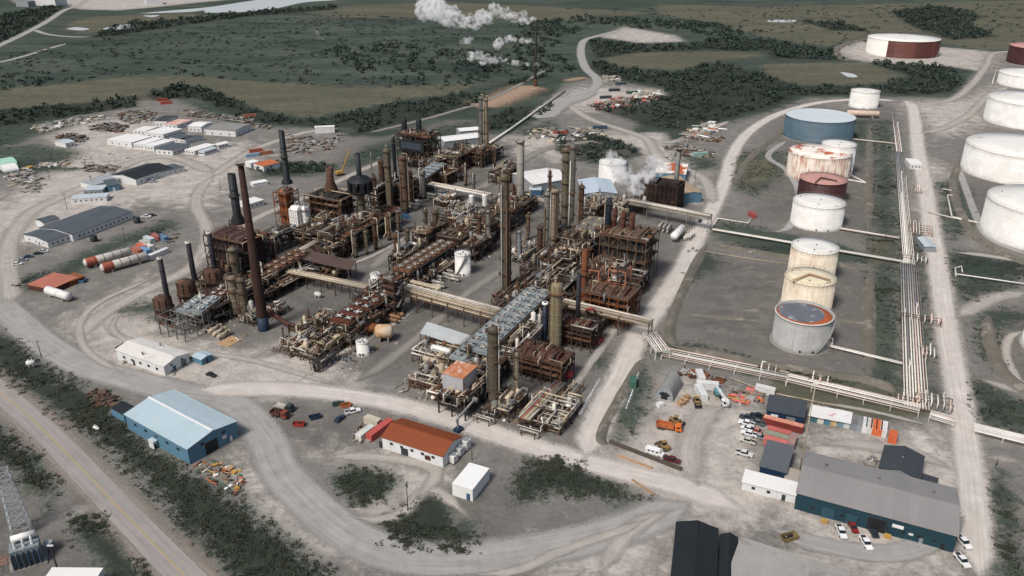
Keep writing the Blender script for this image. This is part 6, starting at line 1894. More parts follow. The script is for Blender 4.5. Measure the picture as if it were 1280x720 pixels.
for k, (px, py, L, W, n, h, lab) in enumerate((
        (1147, 240, 9, 5, 4, 1.8, 'upper valve cluster on the long pipe rack'), (1150, 290, 16, 12, 8, 2.0, 'largest valve cluster on the long pipe rack'), (1143, 327, 7, 12, 6, 2.2, 'valve cluster where the three pipes meet the long rack'),
        (1150, 404, 5, 16, 6, 3.0, 'raised loop frame over the near part of the long rack'), (1157, 443, 8, 7, 5, 1.8, 'small valve cluster right of the near part of the long rack'), (1166, 508, 9, 12, 6, 3.2, 'tall corner loops where the two ground racks meet'),
        (1024, 481, 3, 8, 3, 2.6, 'pale loop frame on the wide ground rack'), (960, 466, 3, 8, 3, 2.6, 'white loop frame on the left half of the wide ground rack'), (1133, 505, 4, 8, 5, 2.4, 'valve frame just left of the corner loops'), (1036, 433, 4, 3, 3, 1.4, 'valves at the foot of the grey rust ringed tank'))):
    manifold(lab, px, py, L, W, n, GP, math.radians(66), h)
def line_pipe(label, pts, r, m, z=.7, name='pipeline'):
    w_ = [(*P(px, py, z), z) for px, py in pts]
    mb = MB(); mb.tube(w_, r, 7)
    for i in range(len(w_) - 1):
        a, b = Vector(w_[i]), Vector(w_[i + 1]); k = max(1, int((b - a).length / 9))
        for j in range(k):
            c = a.lerp(b, (j + .5) / k); mb.box((c.x, c.y, z / 2), (.4, .4, z))
    return tag(mb.build(name, m), label, 'pipe')
line_pipe('long white pipe running up the slope behind the plant', ((610, 180), (640, 160), (668, 140), (706, 113)), 1.0, whitepipe, 1.5)
line_pipe('white zigzag pipe below the big ribbed white tank', ((1178, 236), (1194, 239), (1195, 245), (1184, 244), (1190, 271), (1226, 279)), .45, whitepipe)
line_pipe('pipe from the largest valve cluster to the near right tank', ((1160, 265), (1190, 272), (1224, 279)), .4, whitepipe)
line_pipe('white pipe leading to the small red cabin', ((890, 284), (897, 273), (935, 279), (940, 272)), .35, whitepipe)
line_pipe('thin pale pipe across the dark tank bund', ((880, 314), (930, 322), (985, 330)), .2, cream, .3)
line_pipe('white pipe and drop leg near the right edge', ((1195, 345), (1194, 335), (1202, 333), (1203, 340)), .35, whitepipe)
line_pipe('pale pipe along the fence of the equipment yard', ((912, 472), (960, 490), (1010, 500), (1048, 508)), .25, cream, .5)
line_pipe('orange pipe loop beside the far white tank', ((1240, 105), (1245, 88), (1252, 90)), .5, whitepipe)
line_pipe('white pipe curving across the bund beside the peeling tank', ((1054, 215), (1066, 220), (1082, 228), (1085, 225)), .35, whitepipe, .4)
line_pipe('white pipe pair end beside the peeling tank', ((1056, 224), (1085, 229)), .5, whitepipe, .5)
line_pipe('pale pipe standing upright in the bund strip', ((1086, 225), (1087, 200), (1091, 185)), .4, cream, .4)
vessel_h('long rusty white horizontal drum behind the slate blue tank', 1078, 147, 26, 2.6, M('drum_streaked', '#c9b7a6', '#b59a86', .1, .7, streak='#8e553c', stamt=.5), TB + .3, z=1.2)
# ------------------------------------------------------------------ vehicles
def paint(h): return M('car_paint_' + h, h, None, .5, .3, var=0)


def wheels(t, xs, w, r=.38, m=None):
    for u in xs:
        for s in (-1, 1):
            mb = MB(); mb.cyl((u, s * (w / 2 - .22), r), (u, s * (w / 2 + .02), r), r, n=12)
            o = mb.build('wheel', rubber, t)
            mb = MB(); mb.cyl((u, s * (w / 2 - .1), r), (u, s * (w / 2 + .04), r), r * .55, n=10); mb.build('rim', greysteel, o)


def heading(px, py, tox, toy):
    a, b = P(px, py), P(tox, toy)
    return math.atan2(b[1] - a[1], b[0] - a[0])


def pickup(label, px, py, col, to=None, rz=None, group=None, bed='#2a2a2c'):
    rz = rz if rz is not None else heading(px, py, *to)
    t = T('pickup_truck', label, 'pickup', P(px, py), rz, group)
    m = paint(col)
    mb = MB(); mb.prism([(-2.8, .45), (2.75, .45), (2.8, .95), (1.3, 1.12), (-2.8, 1.08)], -.95, .95, 'y'); mb.build('body', m, t)
    mb = MB(); mb.prism([(1.25, 1.1), (.75, 1.78), (-.85, 1.82), (-1.05, 1.1)], -.84, .84, 'y'); mb.build('cab_glass', glass, t)
    mb = MB(); mb.box((-.1, 0, 1.84), (1.55, 1.6, .08)); mb.build('roof', m, t)
    mb = MB(); mb.box((-1.95, 0, 1.1), (1.55, 1.55, .06)); mb.build('cargo_bed', M('bed_dark', bed), t)
    for s in (-1, 1):
        mb = MB(); mb.box((-1.95, s * .87, 1.22), (1.65, .14, .32)); mb.build('bed_side', m, t)
        mb = MB(); mb.box((2.8, s * .68, .82), (.06, .35, .18)); mb.build('headlight', trimW, t)
    wheels(t, (-1.75, 1.75), 1.95)
    return t


def car(label, px, py, col, to=None, rz=None, group=None, van=False):
    rz = rz if rz is not None else heading(px, py, *to)
    t = T('van' if van else 'parked_car', label, 'van' if van else 'car', P(px, py), rz, group)
    m = paint(col)
    if van:
        mb = MB(); mb.prism([(-3, .4), (3, .4), (3.05, 1.0), (2.3, 1.25), (1.7, 2.35), (-3, 2.4)], -1, 1, 'y'); mb.build('body', m, t)
        mb = MB(); mb.prism([(2.28, 1.3), (1.75, 2.2), (1.7, 2.2), (1.7, 1.3)], -.9, .9, 'y'); mb.build('windscreen', glass, t)
        for s in (-1, 1):
            for u in (1.1, -.4, -1.7):
                mb = MB(); mb.box((u, s * 1.0, 1.75), (.9, .05, .55)); mb.build('window', glass, t)
        wheels(t, (-1.9, 1.9), 2.0)
    else:
        mb = MB(); mb.prism([(-2.3, .4), (2.3, .4), (2.3, .8), (1.2, .95), (-2.0, .98), (-2.3, .85)], -.88, .88, 'y'); mb.build('body', m, t)
        mb = MB(); mb.prism([(1.1, .95), (.4, 1.46), (-1.2, 1.48), (-1.95, .96)], -.78, .78, 'y'); mb.build('cabin_glass', glass, t)
        mb = MB(); mb.box((-.4, 0, 1.48), (1.5, 1.4, .06)); mb.build('roof', m, t)
        wheels(t, (-1.4, 1.4), 1.8, .33)
    return t


def lorry(label, px, py, col, to=None, rz=None, L=8.5, load=None, loadh=1.3, cabw=2.4, name='truck', cat='truck'):
    rz = rz if rz is not None else heading(px, py, *to)
    t = T(name, label, cat, P(px, py), rz); m = paint(col)
    mb = MB(); mb.box((0, 0, .85), (L, 1.0, .35)); mb.build('chassis', darksteel, t)
    mb = MB(); mb.prism([(L / 2 - 2.3, .7), (L / 2, .7), (L / 2 + .05, 1.6), (L / 2 - .5, 2.7), (L / 2 - 2.3, 2.75)], -cabw / 2, cabw / 2, 'y'); c = mb.build('cab', m, t)
    mb = MB(); mb.prism([(L / 2 + .02, 1.7), (L / 2 - .45, 2.6), (L / 2 - .5, 2.6), (L / 2 - .1, 1.7)], -cabw / 2 + .15, cabw / 2 - .15, 'y'); mb.build('windscreen', glass, c)
    for s in (-1, 1):
        mb = MB(); mb.box((L / 2 - 1.2, s * cabw / 2, 2.1), (1.2, .05, .7)); mb.build('side_window', glass, c)
    if load:
        mb = MB(); l = L - 2.8
        mb.box((-L / 2 + l / 2, 0, 1.15), (l, 2.45, .2))
        for s in (-1, 1): mb.box((-L / 2 + l / 2, s * 1.2, 1.2 + loadh / 2), (l, .1, loadh))
        mb.box((-L / 2 + .05, 0, 1.2 + loadh / 2), (.1, 2.4, loadh)); mb.box((-L / 2 + l, 0, 1.2 + loadh / 2 + .2), (.12, 2.4, loadh + .4))
        mb.build('tipper_body', load, t)
    wheels(t, (-L / 2 + 1.2, -L / 2 + 2.5, L / 2 - 1.1), 2.4, .52)
    return t


def loader(label, px, py, rz, m=None):
    t = T('wheel_loader', label, 'loader', P(px, py), rz); m = m or M('loader_tan', '#94784a', '#6f5a3a', .6, .7)
    mb = MB(); mb.prism([(-2.6, .7), (.6, .7), (.9, 1.3), (.2, 1.7), (-2.5, 1.75)], -.9, .9, 'y'); mb.build('body', m, t)
    mb = MB(); mb.box((-.2, 0, 2.2), (1.3, 1.4, 1.1)); mb.build('cab', glass, t)
    mb = MB(); mb.box((-.2, 0, 2.8), (1.5, 1.6, .1)); mb.build('roof', m, t)
    for s in (-1, 1):
        mb = MB(); mb.bar((.6, s * .6, 1.4), (2.6, s * .6, .7), .22); mb.build('lift_arm', m, t)
    mb = MB(); mb.prism([(2.5, .1), (3.4, .1), (3.3, .25), (2.7, .3), (2.6, 1.1), (2.45, 1.1)], -1.3, 1.3, 'y'); mb.build('bucket', darksteel, t)
    wheels(t, (-1.7, 1.1), 2.2, .68)
    return t


TARPS = [0]
def container(label, px, py, col, rz, L=12.2, z=0.0, group=None, second=None, door=None, tarp=None, world=None, W=2.44, name='shipping_container'):
    x, y = world or P(px, py)
    t = T(name, label, 'container', (x, y), rz, group, z)
    m = M('container_' + col, '#' + col, second, .25, .65, ridge=('X', 1.6), var=.04)
    mb = MB(); mb.box((0, 0, 1.3), (L, W, 2.44)); mb.build('body', m, t)
    mb = MB()
    for s in (-1, 1):
        for u in (-1, 1):
            mb.bar((u * L / 2, s * W / 2, 0), (u * L / 2, s * W / 2, 2.6), .16)
        mb.bar((-L / 2, s * W / 2, 2.52), (L / 2, s * W / 2, 2.52), .14); mb.bar((-L / 2, s * W / 2, .1), (L / 2, s * W / 2, .1), .16)
    for u in (-1, 1):
        mb.bar((u * L / 2, -W / 2, 2.52), (u * L / 2, W / 2, 2.52), .14); mb.bar((u * L / 2, -W / 2, .1), (u * L / 2, W / 2, .1), .16)
    mb.build('corner_frame', m, t)
    for s in (-1, 1):
        mb = MB(); mb.box((-L / 2 - .04, s * W / 4, 1.3), (.08, W / 2 - .12, 2.2)); mb.bar((-L / 2 - .1, s * .3, .3), (-L / 2 - .1, s * .3, 2.3), .06)
        mb.build('door', door or m, t)
    if tarp:
        mb = MB(); TARPS[0] += 1; mb.box((-.4 * (W > 2.6), 0, 2.66 + .05 * (TARPS[0] % 2)), (L * .98 + (W > 2.6), W * (1.2 if W > 2.6 else .99), .06)); mb.build('roof_sheet', tarp, t)
    return t


def skip(label, px, py, m, s=1.0, rz=0.0):
    t = T('skip', label, 'skip', P(px, py), rz)
    mb = MB(); L, W, h = 3.2 * s, 1.9 * s, 1.3 * s
    for k in (-1, 1):
        mb.prism([(-L / 2, .15), (L / 2, .15), (L / 2 + .5, h), (-L / 2 - .5, h)], k * W / 2 - .05, k * W / 2 + .05, 'y')
        mb.bar((k * L / 2, 0, .15), (k * (L / 2 + .5), 0, h), W, .1)
    mb.box((0, 0, .16), (L, W, .1)); mb.build('body', m, t)
    mb = MB()
    for k in range(7): mb.box((R_.uniform(-L / 2, L / 2) * .8, R_.uniform(-W / 2, W / 2) * .7, .5 * s), (.7, .5, .6), k)
    mb.build('waste', darksteel, t); return t
# lower right yard
UP = math.radians(-75)
for px, py, col, lab, k in ((934, 524, '#3c4248', 'dark grey pickup at the far end of the double row by the red container', 0), (947, 522, '#24282c', 'black pickup at the far end of the right row by the red container', 0),
        (933, 531, '#e2e2e0', 'white pickup second from the far end of the left row', 0), (946, 530, '#565c61', 'grey pickup second from the far end of the right row', 0),
        (934, 537, '#d9d9d6', 'white car third in the left row of parked vehicles', 1), (944, 540, '#b7746a', 'dusty red car third in the right row of parked vehicles', 1),
        (936, 544, '#dcdcdb', 'white pickup fourth in the left row of parked vehicles', 0), (947, 547, '#8f9498', 'silver car fourth in the right row of parked vehicles', 1),
        (934, 553, '#b9b7ac', 'pale flatbed pickup at the near end of the double row', 0), (930, 569, '#c9c9c6', 'pale pickup with dark bed parked alone below the double row', 0)):
    (pickup if k == 0 else car)(lab, px, py, col, rz=math.radians(150) if py != 569 else math.radians(-25))
pickup('dark red pickup beside the earth bank at the yard entrance', 840, 577, '#5a2a30', rz=TB)
car('white van at the yard entrance next to the dark red pickup', 818, 568, '#e0e0dd', rz=TB, van=True)
loader('yellow wheel loader behind the white van at the yard entrance', 829, 560, TB + 2.6)
loader('small yellow loader standing in front of the white cabins', 871, 505, -PI / 2)
loader('dark loader parked beside the orange truck', 845, 529, TB)
lorry('orange dump truck in the middle of the equipment yard', 836, 537, '#cf6a2a', rz=TB + .15, L=9, load=orange)
# mobile crane lorry
t = lorry('white mobile crane with its boom laid back beside the white cabins', 901, 500, '#dcdcd8', rz=-PI / 2 + .1, L=11, load=None, name='mobile_crane', cat='crane')
mb = MB(); mb.box((-3.2, 0, 1.7), (3.2, 2.4, 1.4)); mb.build('superstructure', M('crane_teal', '#5f8f96', '#4f7d84'), t)
mb = MB(); mb.bar((-3.0, 0, 2.7), (7.0, 0, 2.9), .75); mb.bar((-6.5, 0, 2.5), (-3.0, 0, 2.7), .55); mb.build('boom', white, t)
for k, (px, py, rz, L, lab) in enumerate(((875, 474, PI / 2, 7, 'white cabin at the back of the group beside the arched hut'), (884, 485, TB + .3, 8, 'white cabin lying across the group beside the arched hut'), (876, 494, PI / 2 + .1, 8, 'white cabin nearest the yard in the group beside the arched hut'))):
    container(lab, px, py, 'd6d6d3', rz, L, name='site_cabin')
for px, py, lab, m in ((858, 499, 'timber crate nearest the yellow loader', timber), (851, 506, 'timber crate right of the arched hut door', timber), (855, 503, 'small timber crate between two bigger ones', timber), (825, 508, 'white crate left of the arched hut door', white)):
    t = T('crate', lab, 'crate', P(px, py), .5); mb = MB(); mb.box((0, 0, .75), (2.4, 1.9, 1.3)); mb.build('body', m, t)
    mb = MB(); mb.box((0, 0, 1.45), (2.6, 2.1, .1)); mb.build('lid', m, t); mb = MB(); mb.box((0, .6, .06), (2.4, .2, .12)); mb.box((0, -.6, .06), (2.4, .2, .12)); mb.build('pallet', timber, t)
container('white container at the right end of the scrap row in the equipment yard', 956, 491, 'cfcfca', TB, 7)
t = container('long red container with a worn salmon top beside the parked vehicles', 978, 534, '7c352f', TB, 13.5)
mb = MB(); mb.box((0, 0, 2.63), (13.2, 2.36, .06)); mb.build('roof_sheet', M('roof_salmon_worn', '#c98d76', '#b56f5a', .6, .8, blotch='#e0b8a4', blamt=.3, var=0), t)
for k, (px, py, col, lab) in enumerate(((973, 545, 'b9675e', 'faded red container at the back of the three stripe row'), (971, 551, '8f9480', 'grey green container in the middle of the three stripe row'), (969, 557, 'c46f66', 'faded red container at the front of the three stripe row'))):
    container(lab, px, py, col, TB, 7.5)
container('dull rose container beside the three stripe row', 989, 556, 'a08078', TB + PI / 2, 6)
# rows of containers with sheet roofs
for i in range(6):
    px, py = 1017 + 8.0 * i, 521 + 1.5 * i
    container(('leftmost', 'second', 'third', 'fourth', 'fifth', 'rightmost')[i] + ' container of the white roofed block, its doors facing the workshop', px, py, ('3f6a6e', 'c9c4ba', '4f7d92', 'b9a07a', '6c8a96', 'bfc3c4')[i], TB + PI / 2 + .04, 7.2, tarp=M('sheet_white_rust', '#dad8d3', '#cfccc6', .25, .7, blotch='#b06a4c', blamt=.12, var=0), W=2.75)
for i, (col, tp, lab) in enumerate((('7d8488', greysteel, 'grey roofed container at the left of the striped block'), ('8d9496', greysteel, 'second grey roofed container of the striped block'), ('d2d2ce', None, 'white container of the striped block left of the orange one'), ('c2c2bd', None, 'second white container of the striped block left of the orange one'),
        ('cb6c45', None, 'orange container in the middle of the striped block'), ('c9693f', None, 'second orange container of the striped block'), ('d4d3cf', None, 'white container right of the orange one in the striped block'))):
    container(lab, 1067 + 6.1 * i, 532 + 1.35 * i, col, TB + PI / 2 + .04, 6.6, tarp=tp, W=2.05)
container('short orange container at the right end of the striped block', 1115, 550, 'c6623c', TB + PI / 2, 4.5)
# in front of the workshop
pickup('white pickup with rear facing the workshop, left of the open doors', 1051, 667, '#dededb', rz=-PI / 2 - .05, bed='#8a5a40')
pickup('white pickup parked in front of the open workshop doors', 1082, 681, '#e2e2e0', rz=-PI / 2 + .02)
car('red car tucked against the workshop wall', 1066, 661, '#7c2424', rz=-PI / 2)
car('dark car beside the open workshop doors', 1091, 667, '#2b3136', rz=PI / 2)
pickup('white pickup at the right end of the workshop, farther one', 1204, 680, '#dfdfdc', rz=-PI / 2 + .15)
pickup('white pickup with a tan bed at the right end of the workshop, nearer one', 1202, 703, '#d9d8d4', rz=-PI / 2 + .1, bed='#b08a6a')
t = loader_ = None
skip('dirty yellow skip on the gravel left of the workshop yard', 986, 674, dullyellow, 1.2, .3)
for px, py, lab in ((1030, 653, 'yellow barrier block beside the white pickup at the workshop'), (1109, 672, 'yellow crate right of the open workshop doors')):
    t = T('crate', lab, 'crate', P(px, py), TB); mb = MB(); mb.box((0, 0, .55), (1.8, 1.2, .9)); mb.build('body', yellow, t); mb = MB(); mb.box((0, 0, .05), (1.9, 1.3, .1)); mb.build('pallet', timber, t)
# front yard
container('pink container beside the red brown roofed hall', 475, 541, 'b9564e', math.radians(58), 11.5)
container('white roofed container left of the pink one', 457, 545, 'c9c9c4', math.radians(58), 7)
container('cream container behind the white one at the red brown roofed hall', 466, 530, 'c2b8a8', math.radians(-30), 6)
for k, (px, py, h, lab) in enumerate(((567, 577, 2.6, 'nearest white tank in the group at the end of the red brown hall'), (575, 568, 2.8, 'middle white tank in the group at the end of the red brown hall'), (583, 561, 3.4, 'farthest white tank in the group at the end of the red brown hall'))):
    t = T('plant_unit', lab, 'machine', P(px, py), math.radians(60)); mb = MB(); mb.box((0, 0, h / 2 + .2), (2.6, 2.0, h)); mb.build('housing', white, t)
    mb = MB(); mb.cyl((0, 0, h + .2), (0, 0, h + .6), .8, n=14); mb.build('fan', bluegrey, t); mb = MB(); mb.box((0, 0, .1), (3, 2.4, .2)); mb.build('base', darksteel, t)
lorry('dark flatbed truck loaded with pale tubes on the gravel left of the hall', 355, 512, '#3a4140', rz=TB + .1, L=8, load=silver, loadh=.5)
lorry('rusty red open truck next to the dark flatbed', 350, 521, '#7a3a30', rz=TB + .1, L=7, load=rustred, loadh=1.0)
pickup('white pickup with an open dark bed beside the orange skip', 441, 516, '#dddddb', rz=math.radians(25))
car('dark green car behind the white pickup on the front gravel', 423, 506, '#3c4a44', rz=.4)
car('navy car in front of the white pickup on the front gravel', 425, 525, '#26384c', rz=1.1)
car('dark car parked beside the small blue shed', 264, 470, '#2c3130', rz=TB)
skip('small red skip alone on the front gravel', 374, 532, redpaint, 1.0)
skip('small blue skip alone on the front gravel', 394, 523, navy, 1.0, .4)
skip('orange skip next to the white pickup on the front gravel', 432, 508, orange, .9, .4)
skip('red skip tilted beside the small dark heater by the road', 747, 428, redpaint, 1.5, 1.0)
skip('blue skip at the edge of the central square', 505, 272, bluepaint, 1.6, TB)
container('green container beside the right hand road', 791, 481, '3f6455', math.radians(80), 5)
container('small red cabin standing in the bund beside the road', 940, 271, 'a04e46', math.radians(100), 6)
for k, (px, py) in enumerate(((787, 500), (784, 508), (790, 492), (797, 470))):
    t = T('concrete_barrier', 'white concrete barrier along the right hand road', 'barrier', P(px, py), math.radians(70), 'white barriers along the road')
    mb = MB(); mb.prism([(-.4, 0), (.4, 0), (.15, .35), (.12, .95), (-.12, .95), (-.15, .35)], -1.6, 1.6, 'x'); mb.build('body', white, t)
for k in range(9):
    f = k / 8; px, py = 748 - 22 * f, 478 + 38 * f
    t = T('concrete_barrier', 'white concrete barrier on the plant side of the road by the pipe maze', 'barrier', P(px, py), math.radians(60), 'white barriers by the pipe maze')
    mb = MB(); mb.prism([(-.4, 0), (.4, 0), (.15, .35), (.12, .95), (-.12, .95), (-.15, .35)], -1.5, 1.5, 'x'); mb.build('body', white, t)
def kerb(label, pts, m, w=.6, h=.45, name='kerb_log'):
    q = [(*P(a, b), h / 2) for a, b in pts]; mb = MB()
    for a, b in zip(q[:-1], q[1:]): mb.bar(a, b, w, h)
    return tag(mb.build(name, m), label, 'log')
kerb('pale log edging the bank below the gravel crossroads', ((790, 600), (818, 619)), timber)
kerb('pale beam lying beside the white van', ((772, 570), (815, 586)), timber, .6, .6)
kerb('dark earth bank log along the yard entrance', ((762, 553), (852, 588)), lampmetal, 1.2, .9)
# left side
for px, py, lab, col, k in ((22, 331, 'nearest white car in the line of five at the left', '#d9d9d6', 1), (29, 326, 'grey car second in the line of five at the left', '#8b9094', 1), (36, 322, 'navy car in the middle of the line of five at the left', '#33485e', 1), (48, 318, 'dark car fourth in the line of five at the left', '#2e3a3c', 1), (55, 315, 'silver car farthest in the line of five at the left', '#c4c6c6', 1)):
    car(lab, px, py, col, rz=.25)
pickup('white pickup beside a dark car on the track behind the long office', 183, 272, '#dcdcda', rz=.2)
car('dark car beside the white pickup behind the long office', 190, 270, '#2c3436', rz=.2)
pickup('silver pickup in front of the black roofed building', 192, 228, '#aab0b4', rz=.4)
car('white car at the corner of the camp road', 138, 193, '#dcdcda', rz=.4); car('white car nearer the camp on the road side', 161, 198, '#d8d8d5', rz=.4)
A6 = math.radians(57)
vessel_h('left long white drum with an orange end lying by the bank', 136, 328, 22, 2.2, M('drum_offwhite', '#c3bdb4', '#aba59c', .3, .6, blotch='#8b5f4a', blamt=.2), math.radians(46), M('drum_end_red', '#a05843', '#86493a', .4, .7), z=.8, bands=4)
vessel_h('right long white drum with an orange end lying by the bank', 157, 334, 22, 2.2, M('drum_offwhite', '#c3bdb4'), math.radians(46), M('drum_end_red', '#a05843', '#86493a', .4, .7), z=.8, bands=4)
vessel_h('white torpedo shaped tank lying beside the orange roofs', 74, 373, 15, 2.0, white, math.radians(-28), z=.7)
building('shed', 'flat orange roofed store by the white torpedo tank', (66, 368), (95, 352), (40, 360), 2.6, rustred, M('roof_salmon', '#b3705e', '#a1614f', .1, .7, ridge=('X', 1.2), var=0), 'flat')
building('shed', 'small brown roofed store touching the orange roofed one', (88, 358), (104, 350), (80, 352), 2.4, rustorange, rustorange, 'flat')
skip('blue skip beside the brown roofed store', 101, 353, bluepaint, 1.2)
for i, (px, py, col, lab) in enumerate(((196, 299, 'a8655a', 'red container at the back right of the stack yard'), (204, 300, '5d7f9c', 'blue container at the back right of the stack yard'), (187, 302, 'c3ccd0', 'pale blue container at the back of the stack yard'), (182, 307, 'b9b2a6', 'white topped container in the middle of the stack yard'),
        (178, 311, 'c06a58', 'salmon container in the middle of the stack yard'), (186, 311, 'd2d0ca', 'white container in the middle of the stack yard'), (182, 316, '6f95b8', 'light blue container at the front of the stack yard'), (172, 316, 'a86a5a', 'rusty red container at the front left of the stack yard'))):
    container(lab, px, py, col, math.radians(-38), 7.5, W=2.6)
container('long white container alone in front of the stack yard', 198, 320, 'dadad6', math.radians(64), 12.5)
for px, py, lab in ((118, 302, 'dark round tank on the bank behind the long office'), (172, 279, 'dark square tank beside the track behind the long office')):
    t = T('water_tank', lab, 'tank', P(px, py)); mb = MB(); mb.lathe([(1.9, .2), (1.9, 3.2), (0, 3.6)], 14); mb.build('shell', black, t); mb = MB(); mb.lathe([(2.1, 0), (2.1, .2), (0, .2)], 14); mb.build('base', concrete, t)
for i, (px, py, col, rz, lab) in enumerate(((320, 190, 'a85f48', .6, 'orange container right of the grey roofed store'), (333, 193, '9a6a50', .6, 'rusty orange container farther right of the grey roofed store'), (316, 196, '8aa0b4', .6, 'pale blue container below the orange ones'), (208, 130, '9c4a3e', .45, 'front red container of the pair at the top of the left yard'), (203, 126, '8c463a', .45, 'back red container of the pair at the top of the left yard'),
        (312, 146, '94604a', .3, 'rusty container at the far right end of the upper scrap row'), (700, 168, '9a4a3c', .1, 'rust red container behind the grey chimney'), (868, 162, '4a5a52', .1, 'dark green container at the far scrap heap'), (790, 117, '3f5a50', .2, 'green container in the far scrap yard'), (768, 114, '2f3a38', .2, 'dark container in the far scrap yard'), (776, 106, '3c4a50', .2, 'dark grey container farthest in the far scrap yard'),
        (757, 123, '3a4348', .3, 'dark container nearest the pad in the far scrap yard'), (750, 161, '3b4b5c', .1, 'dark blue container beside the far track'), (875, 195, '8fb0a6', .3, 'mint container in the scrap line behind the chimney'))):
    container(lab, px, py, col, rz, 10 if i < 5 else 12, z=0)
# ------------------------------------------------------------------ scrap and stored material
def scrap(label, pts, cnt, mats, s0=.6, s1=2.6, h=1.0, tubes=.4, name='scrap_heap'):
    pg = np.array([P(*p) for p in pts]); out = []
    x0, y0 = pg.min(0); x1, y1 = pg.max(0)
    mb = MB(); c = pg.mean(0)
    k = 0
    while k < cnt:
        x, y = R_.uniform(x0, x1), R_.uniform(y0, y1)
        if sdist(pg, np.array([x]), np.array([y]))[0] < 0: 
            if R_.random() < .02: k += 1
            continue
        k += 1
        mb.cur = R_.randrange(len(mats)); s = R_.uniform(s0, s1)
        x -= c[0]; y -= c[1]
        if R_.random() < tubes:
            a = R_.choice([TA, TB, R_.uniform(0, 3)]); l = s * R_.uniform(1.5, 3.2); z = R_.uniform(.15, h)
            mb.cyl((x - math.cos(a) * l / 2, y - math.sin(a) * l / 2, z), (x + math.cos(a) * l / 2, y + math.sin(a) * l / 2, z + R_.uniform(-.2, .4)), s * .14, n=6)
        else:
            q = s * R_.uniform(.15, .45) * h
            mb.box((x, y, q / 2), (s, s * R_.uniform(.4, 1.2), q), R_.choice([TA, TB, R_.uniform(0, 3)]))
    o = mb.build(name, mats); o.location = (c[0], c[1], 0)
    return tag(o, label, 'scrap', kind='stuff')
junk = [rust, greysteel, silver, brown, concrete, tan, greysteel]
light = [white, concrete, silver, cream, greysteel, tan, concrete]
for lab, pts, cnt, m, s0, s1 in (
        ('pale scrap laid out in the far left yard', ((5, 222), (40, 212), (56, 230), (48, 240), (30, 242)), 130, light, 1, 4), ('scrap row along the upper edge of the far left yard', ((20, 212), (62, 204), (85, 200), (86, 206), (50, 210)), 70, light + [yellow], 1, 4),
        ('bundles of dark pipes on the left storage ground', ((68, 172), (88, 166), (112, 172), (104, 178), (80, 178)), 90, [darksteel, greysteel, brown], 1.5, 4), ('bundles of dark pipes beyond the first ones on the left storage ground', ((112, 158), (140, 153), (162, 158), (152, 166), (122, 164)), 110, [darksteel, greysteel, brown], 1.5, 4),
        ('scrap heaped behind the camp', ((145, 142), (170, 138), (195, 140), (190, 152), (165, 156), (150, 150)), 150, junk, 1.5, 4.5), ('line of scrap along the upper left hedge', ((40, 158), (100, 146), (130, 146), (128, 150), (90, 158), (50, 166)), 130, light, 1.5, 4.5),
        ('scrap strewn along the upper left road', ((230, 138), (300, 145), (340, 158), (335, 162), (290, 152), (232, 145)), 150, junk, 1.5, 4), ('scrap field beyond the orange cabin', ((365, 172), (395, 176), (425, 178), (430, 168), (400, 176), (375, 182)), 60, junk, 1.5, 4),
        ('scattered white and rusty scrap beyond the plant road', ((360, 168), (410, 176), (420, 185), (395, 192), (350, 190)), 140, junk, 1, 4), ('left row of scrap by the road', ((110, 206), (150, 208), (140, 218), (100, 212)), 60, junk, 1, 3.5),
        ('colourful scrap heap in the far scrap yard', ((735, 132), (770, 122), (825, 120), (825, 126), (790, 132), (745, 138)), 160, junk + [pink, rustorange, white], 1.5, 5), ('pale rubble heap in the far scrap yard', ((790, 116), (820, 112), (826, 118), (800, 121)), 70, [white, concrete, cream], 2, 6),
        ('white heap of sheets by the far pad', ((752, 96), (776, 95), (776, 102), (754, 103)), 50, light, 2, 5), ('scrap heap beside the far track end', ((866, 158), (890, 152), (900, 162), (880, 172), (855, 170)), 120, light + [orange], 2, 6),
        ('dark scrap line behind the grey chimney', ((830, 184), (860, 182), (888, 190), (890, 198), (850, 195)), 110, junk, 1.5, 4), ('low scrap along the track behind the grey chimney', ((850, 172), (905, 172), (905, 178), (850, 178)), 70, junk, 1.5, 4),
        ('scrap strip behind the towers at the back of the plant', ((660, 162), (745, 160), (760, 172), (690, 178), (655, 172)), 120, light + [rust], 1.5, 4.5),
        ('orange and yellow machine parts beside the blue warehouse', ((246, 580), (268, 572), (305, 592), (306, 608), (290, 622), (262, 604)), 75, [orange, rust, brown, darksteel, greenpaint, white, rustorange, yellow, timber], .4, 1.7), ('rusty beams stacked on the bank above the blue warehouse', ((112, 492), (128, 488), (148, 502), (140, 512), (120, 502)), 70, [rust, brown, lampmetal], .8, 2.6),
        ('scrap and timbers beside the red brown roofed hall', ((440, 545), (456, 530), (462, 552), (450, 556)), 50, junk, .6, 2), ('coloured drums and parts along the yard under the ground pipe rack', ((912, 490), (950, 490), (952, 500), (920, 505)), 90, junk + [yellow, pink, orange], .8, 3),
        ('stored parts along the fence of the equipment yard', ((846, 460), (905, 474), (905, 480), (846, 468)), 60, [rust, rustorange, silver], .8, 3), ('debris on the front yard left of the front centre unit', ((485, 480), (520, 470), (545, 500), (520, 505)), 50, junk, .4, 1.4),
        ('loose parts around the white office', ((143, 437), (152, 432), (166, 452), (158, 456)), 50, junk, .5, 1.8), ('loose parts at the right end of the white office', ((212, 466), (236, 446), (240, 448), (216, 470)), 40, junk + [white], .5, 1.6), ('rubble behind the workshop beside the charcoal roofed building', ((1088, 575), (1096, 570), (1094, 590), (1088, 590)), 30, light, .6, 2),
        ('scrap between the stack yard and the plant road', ((205, 300), (225, 290), (222, 300), (208, 306)), 20, junk, .6, 2)):
    scrap(lab, pts, cnt, m, s0, s1)
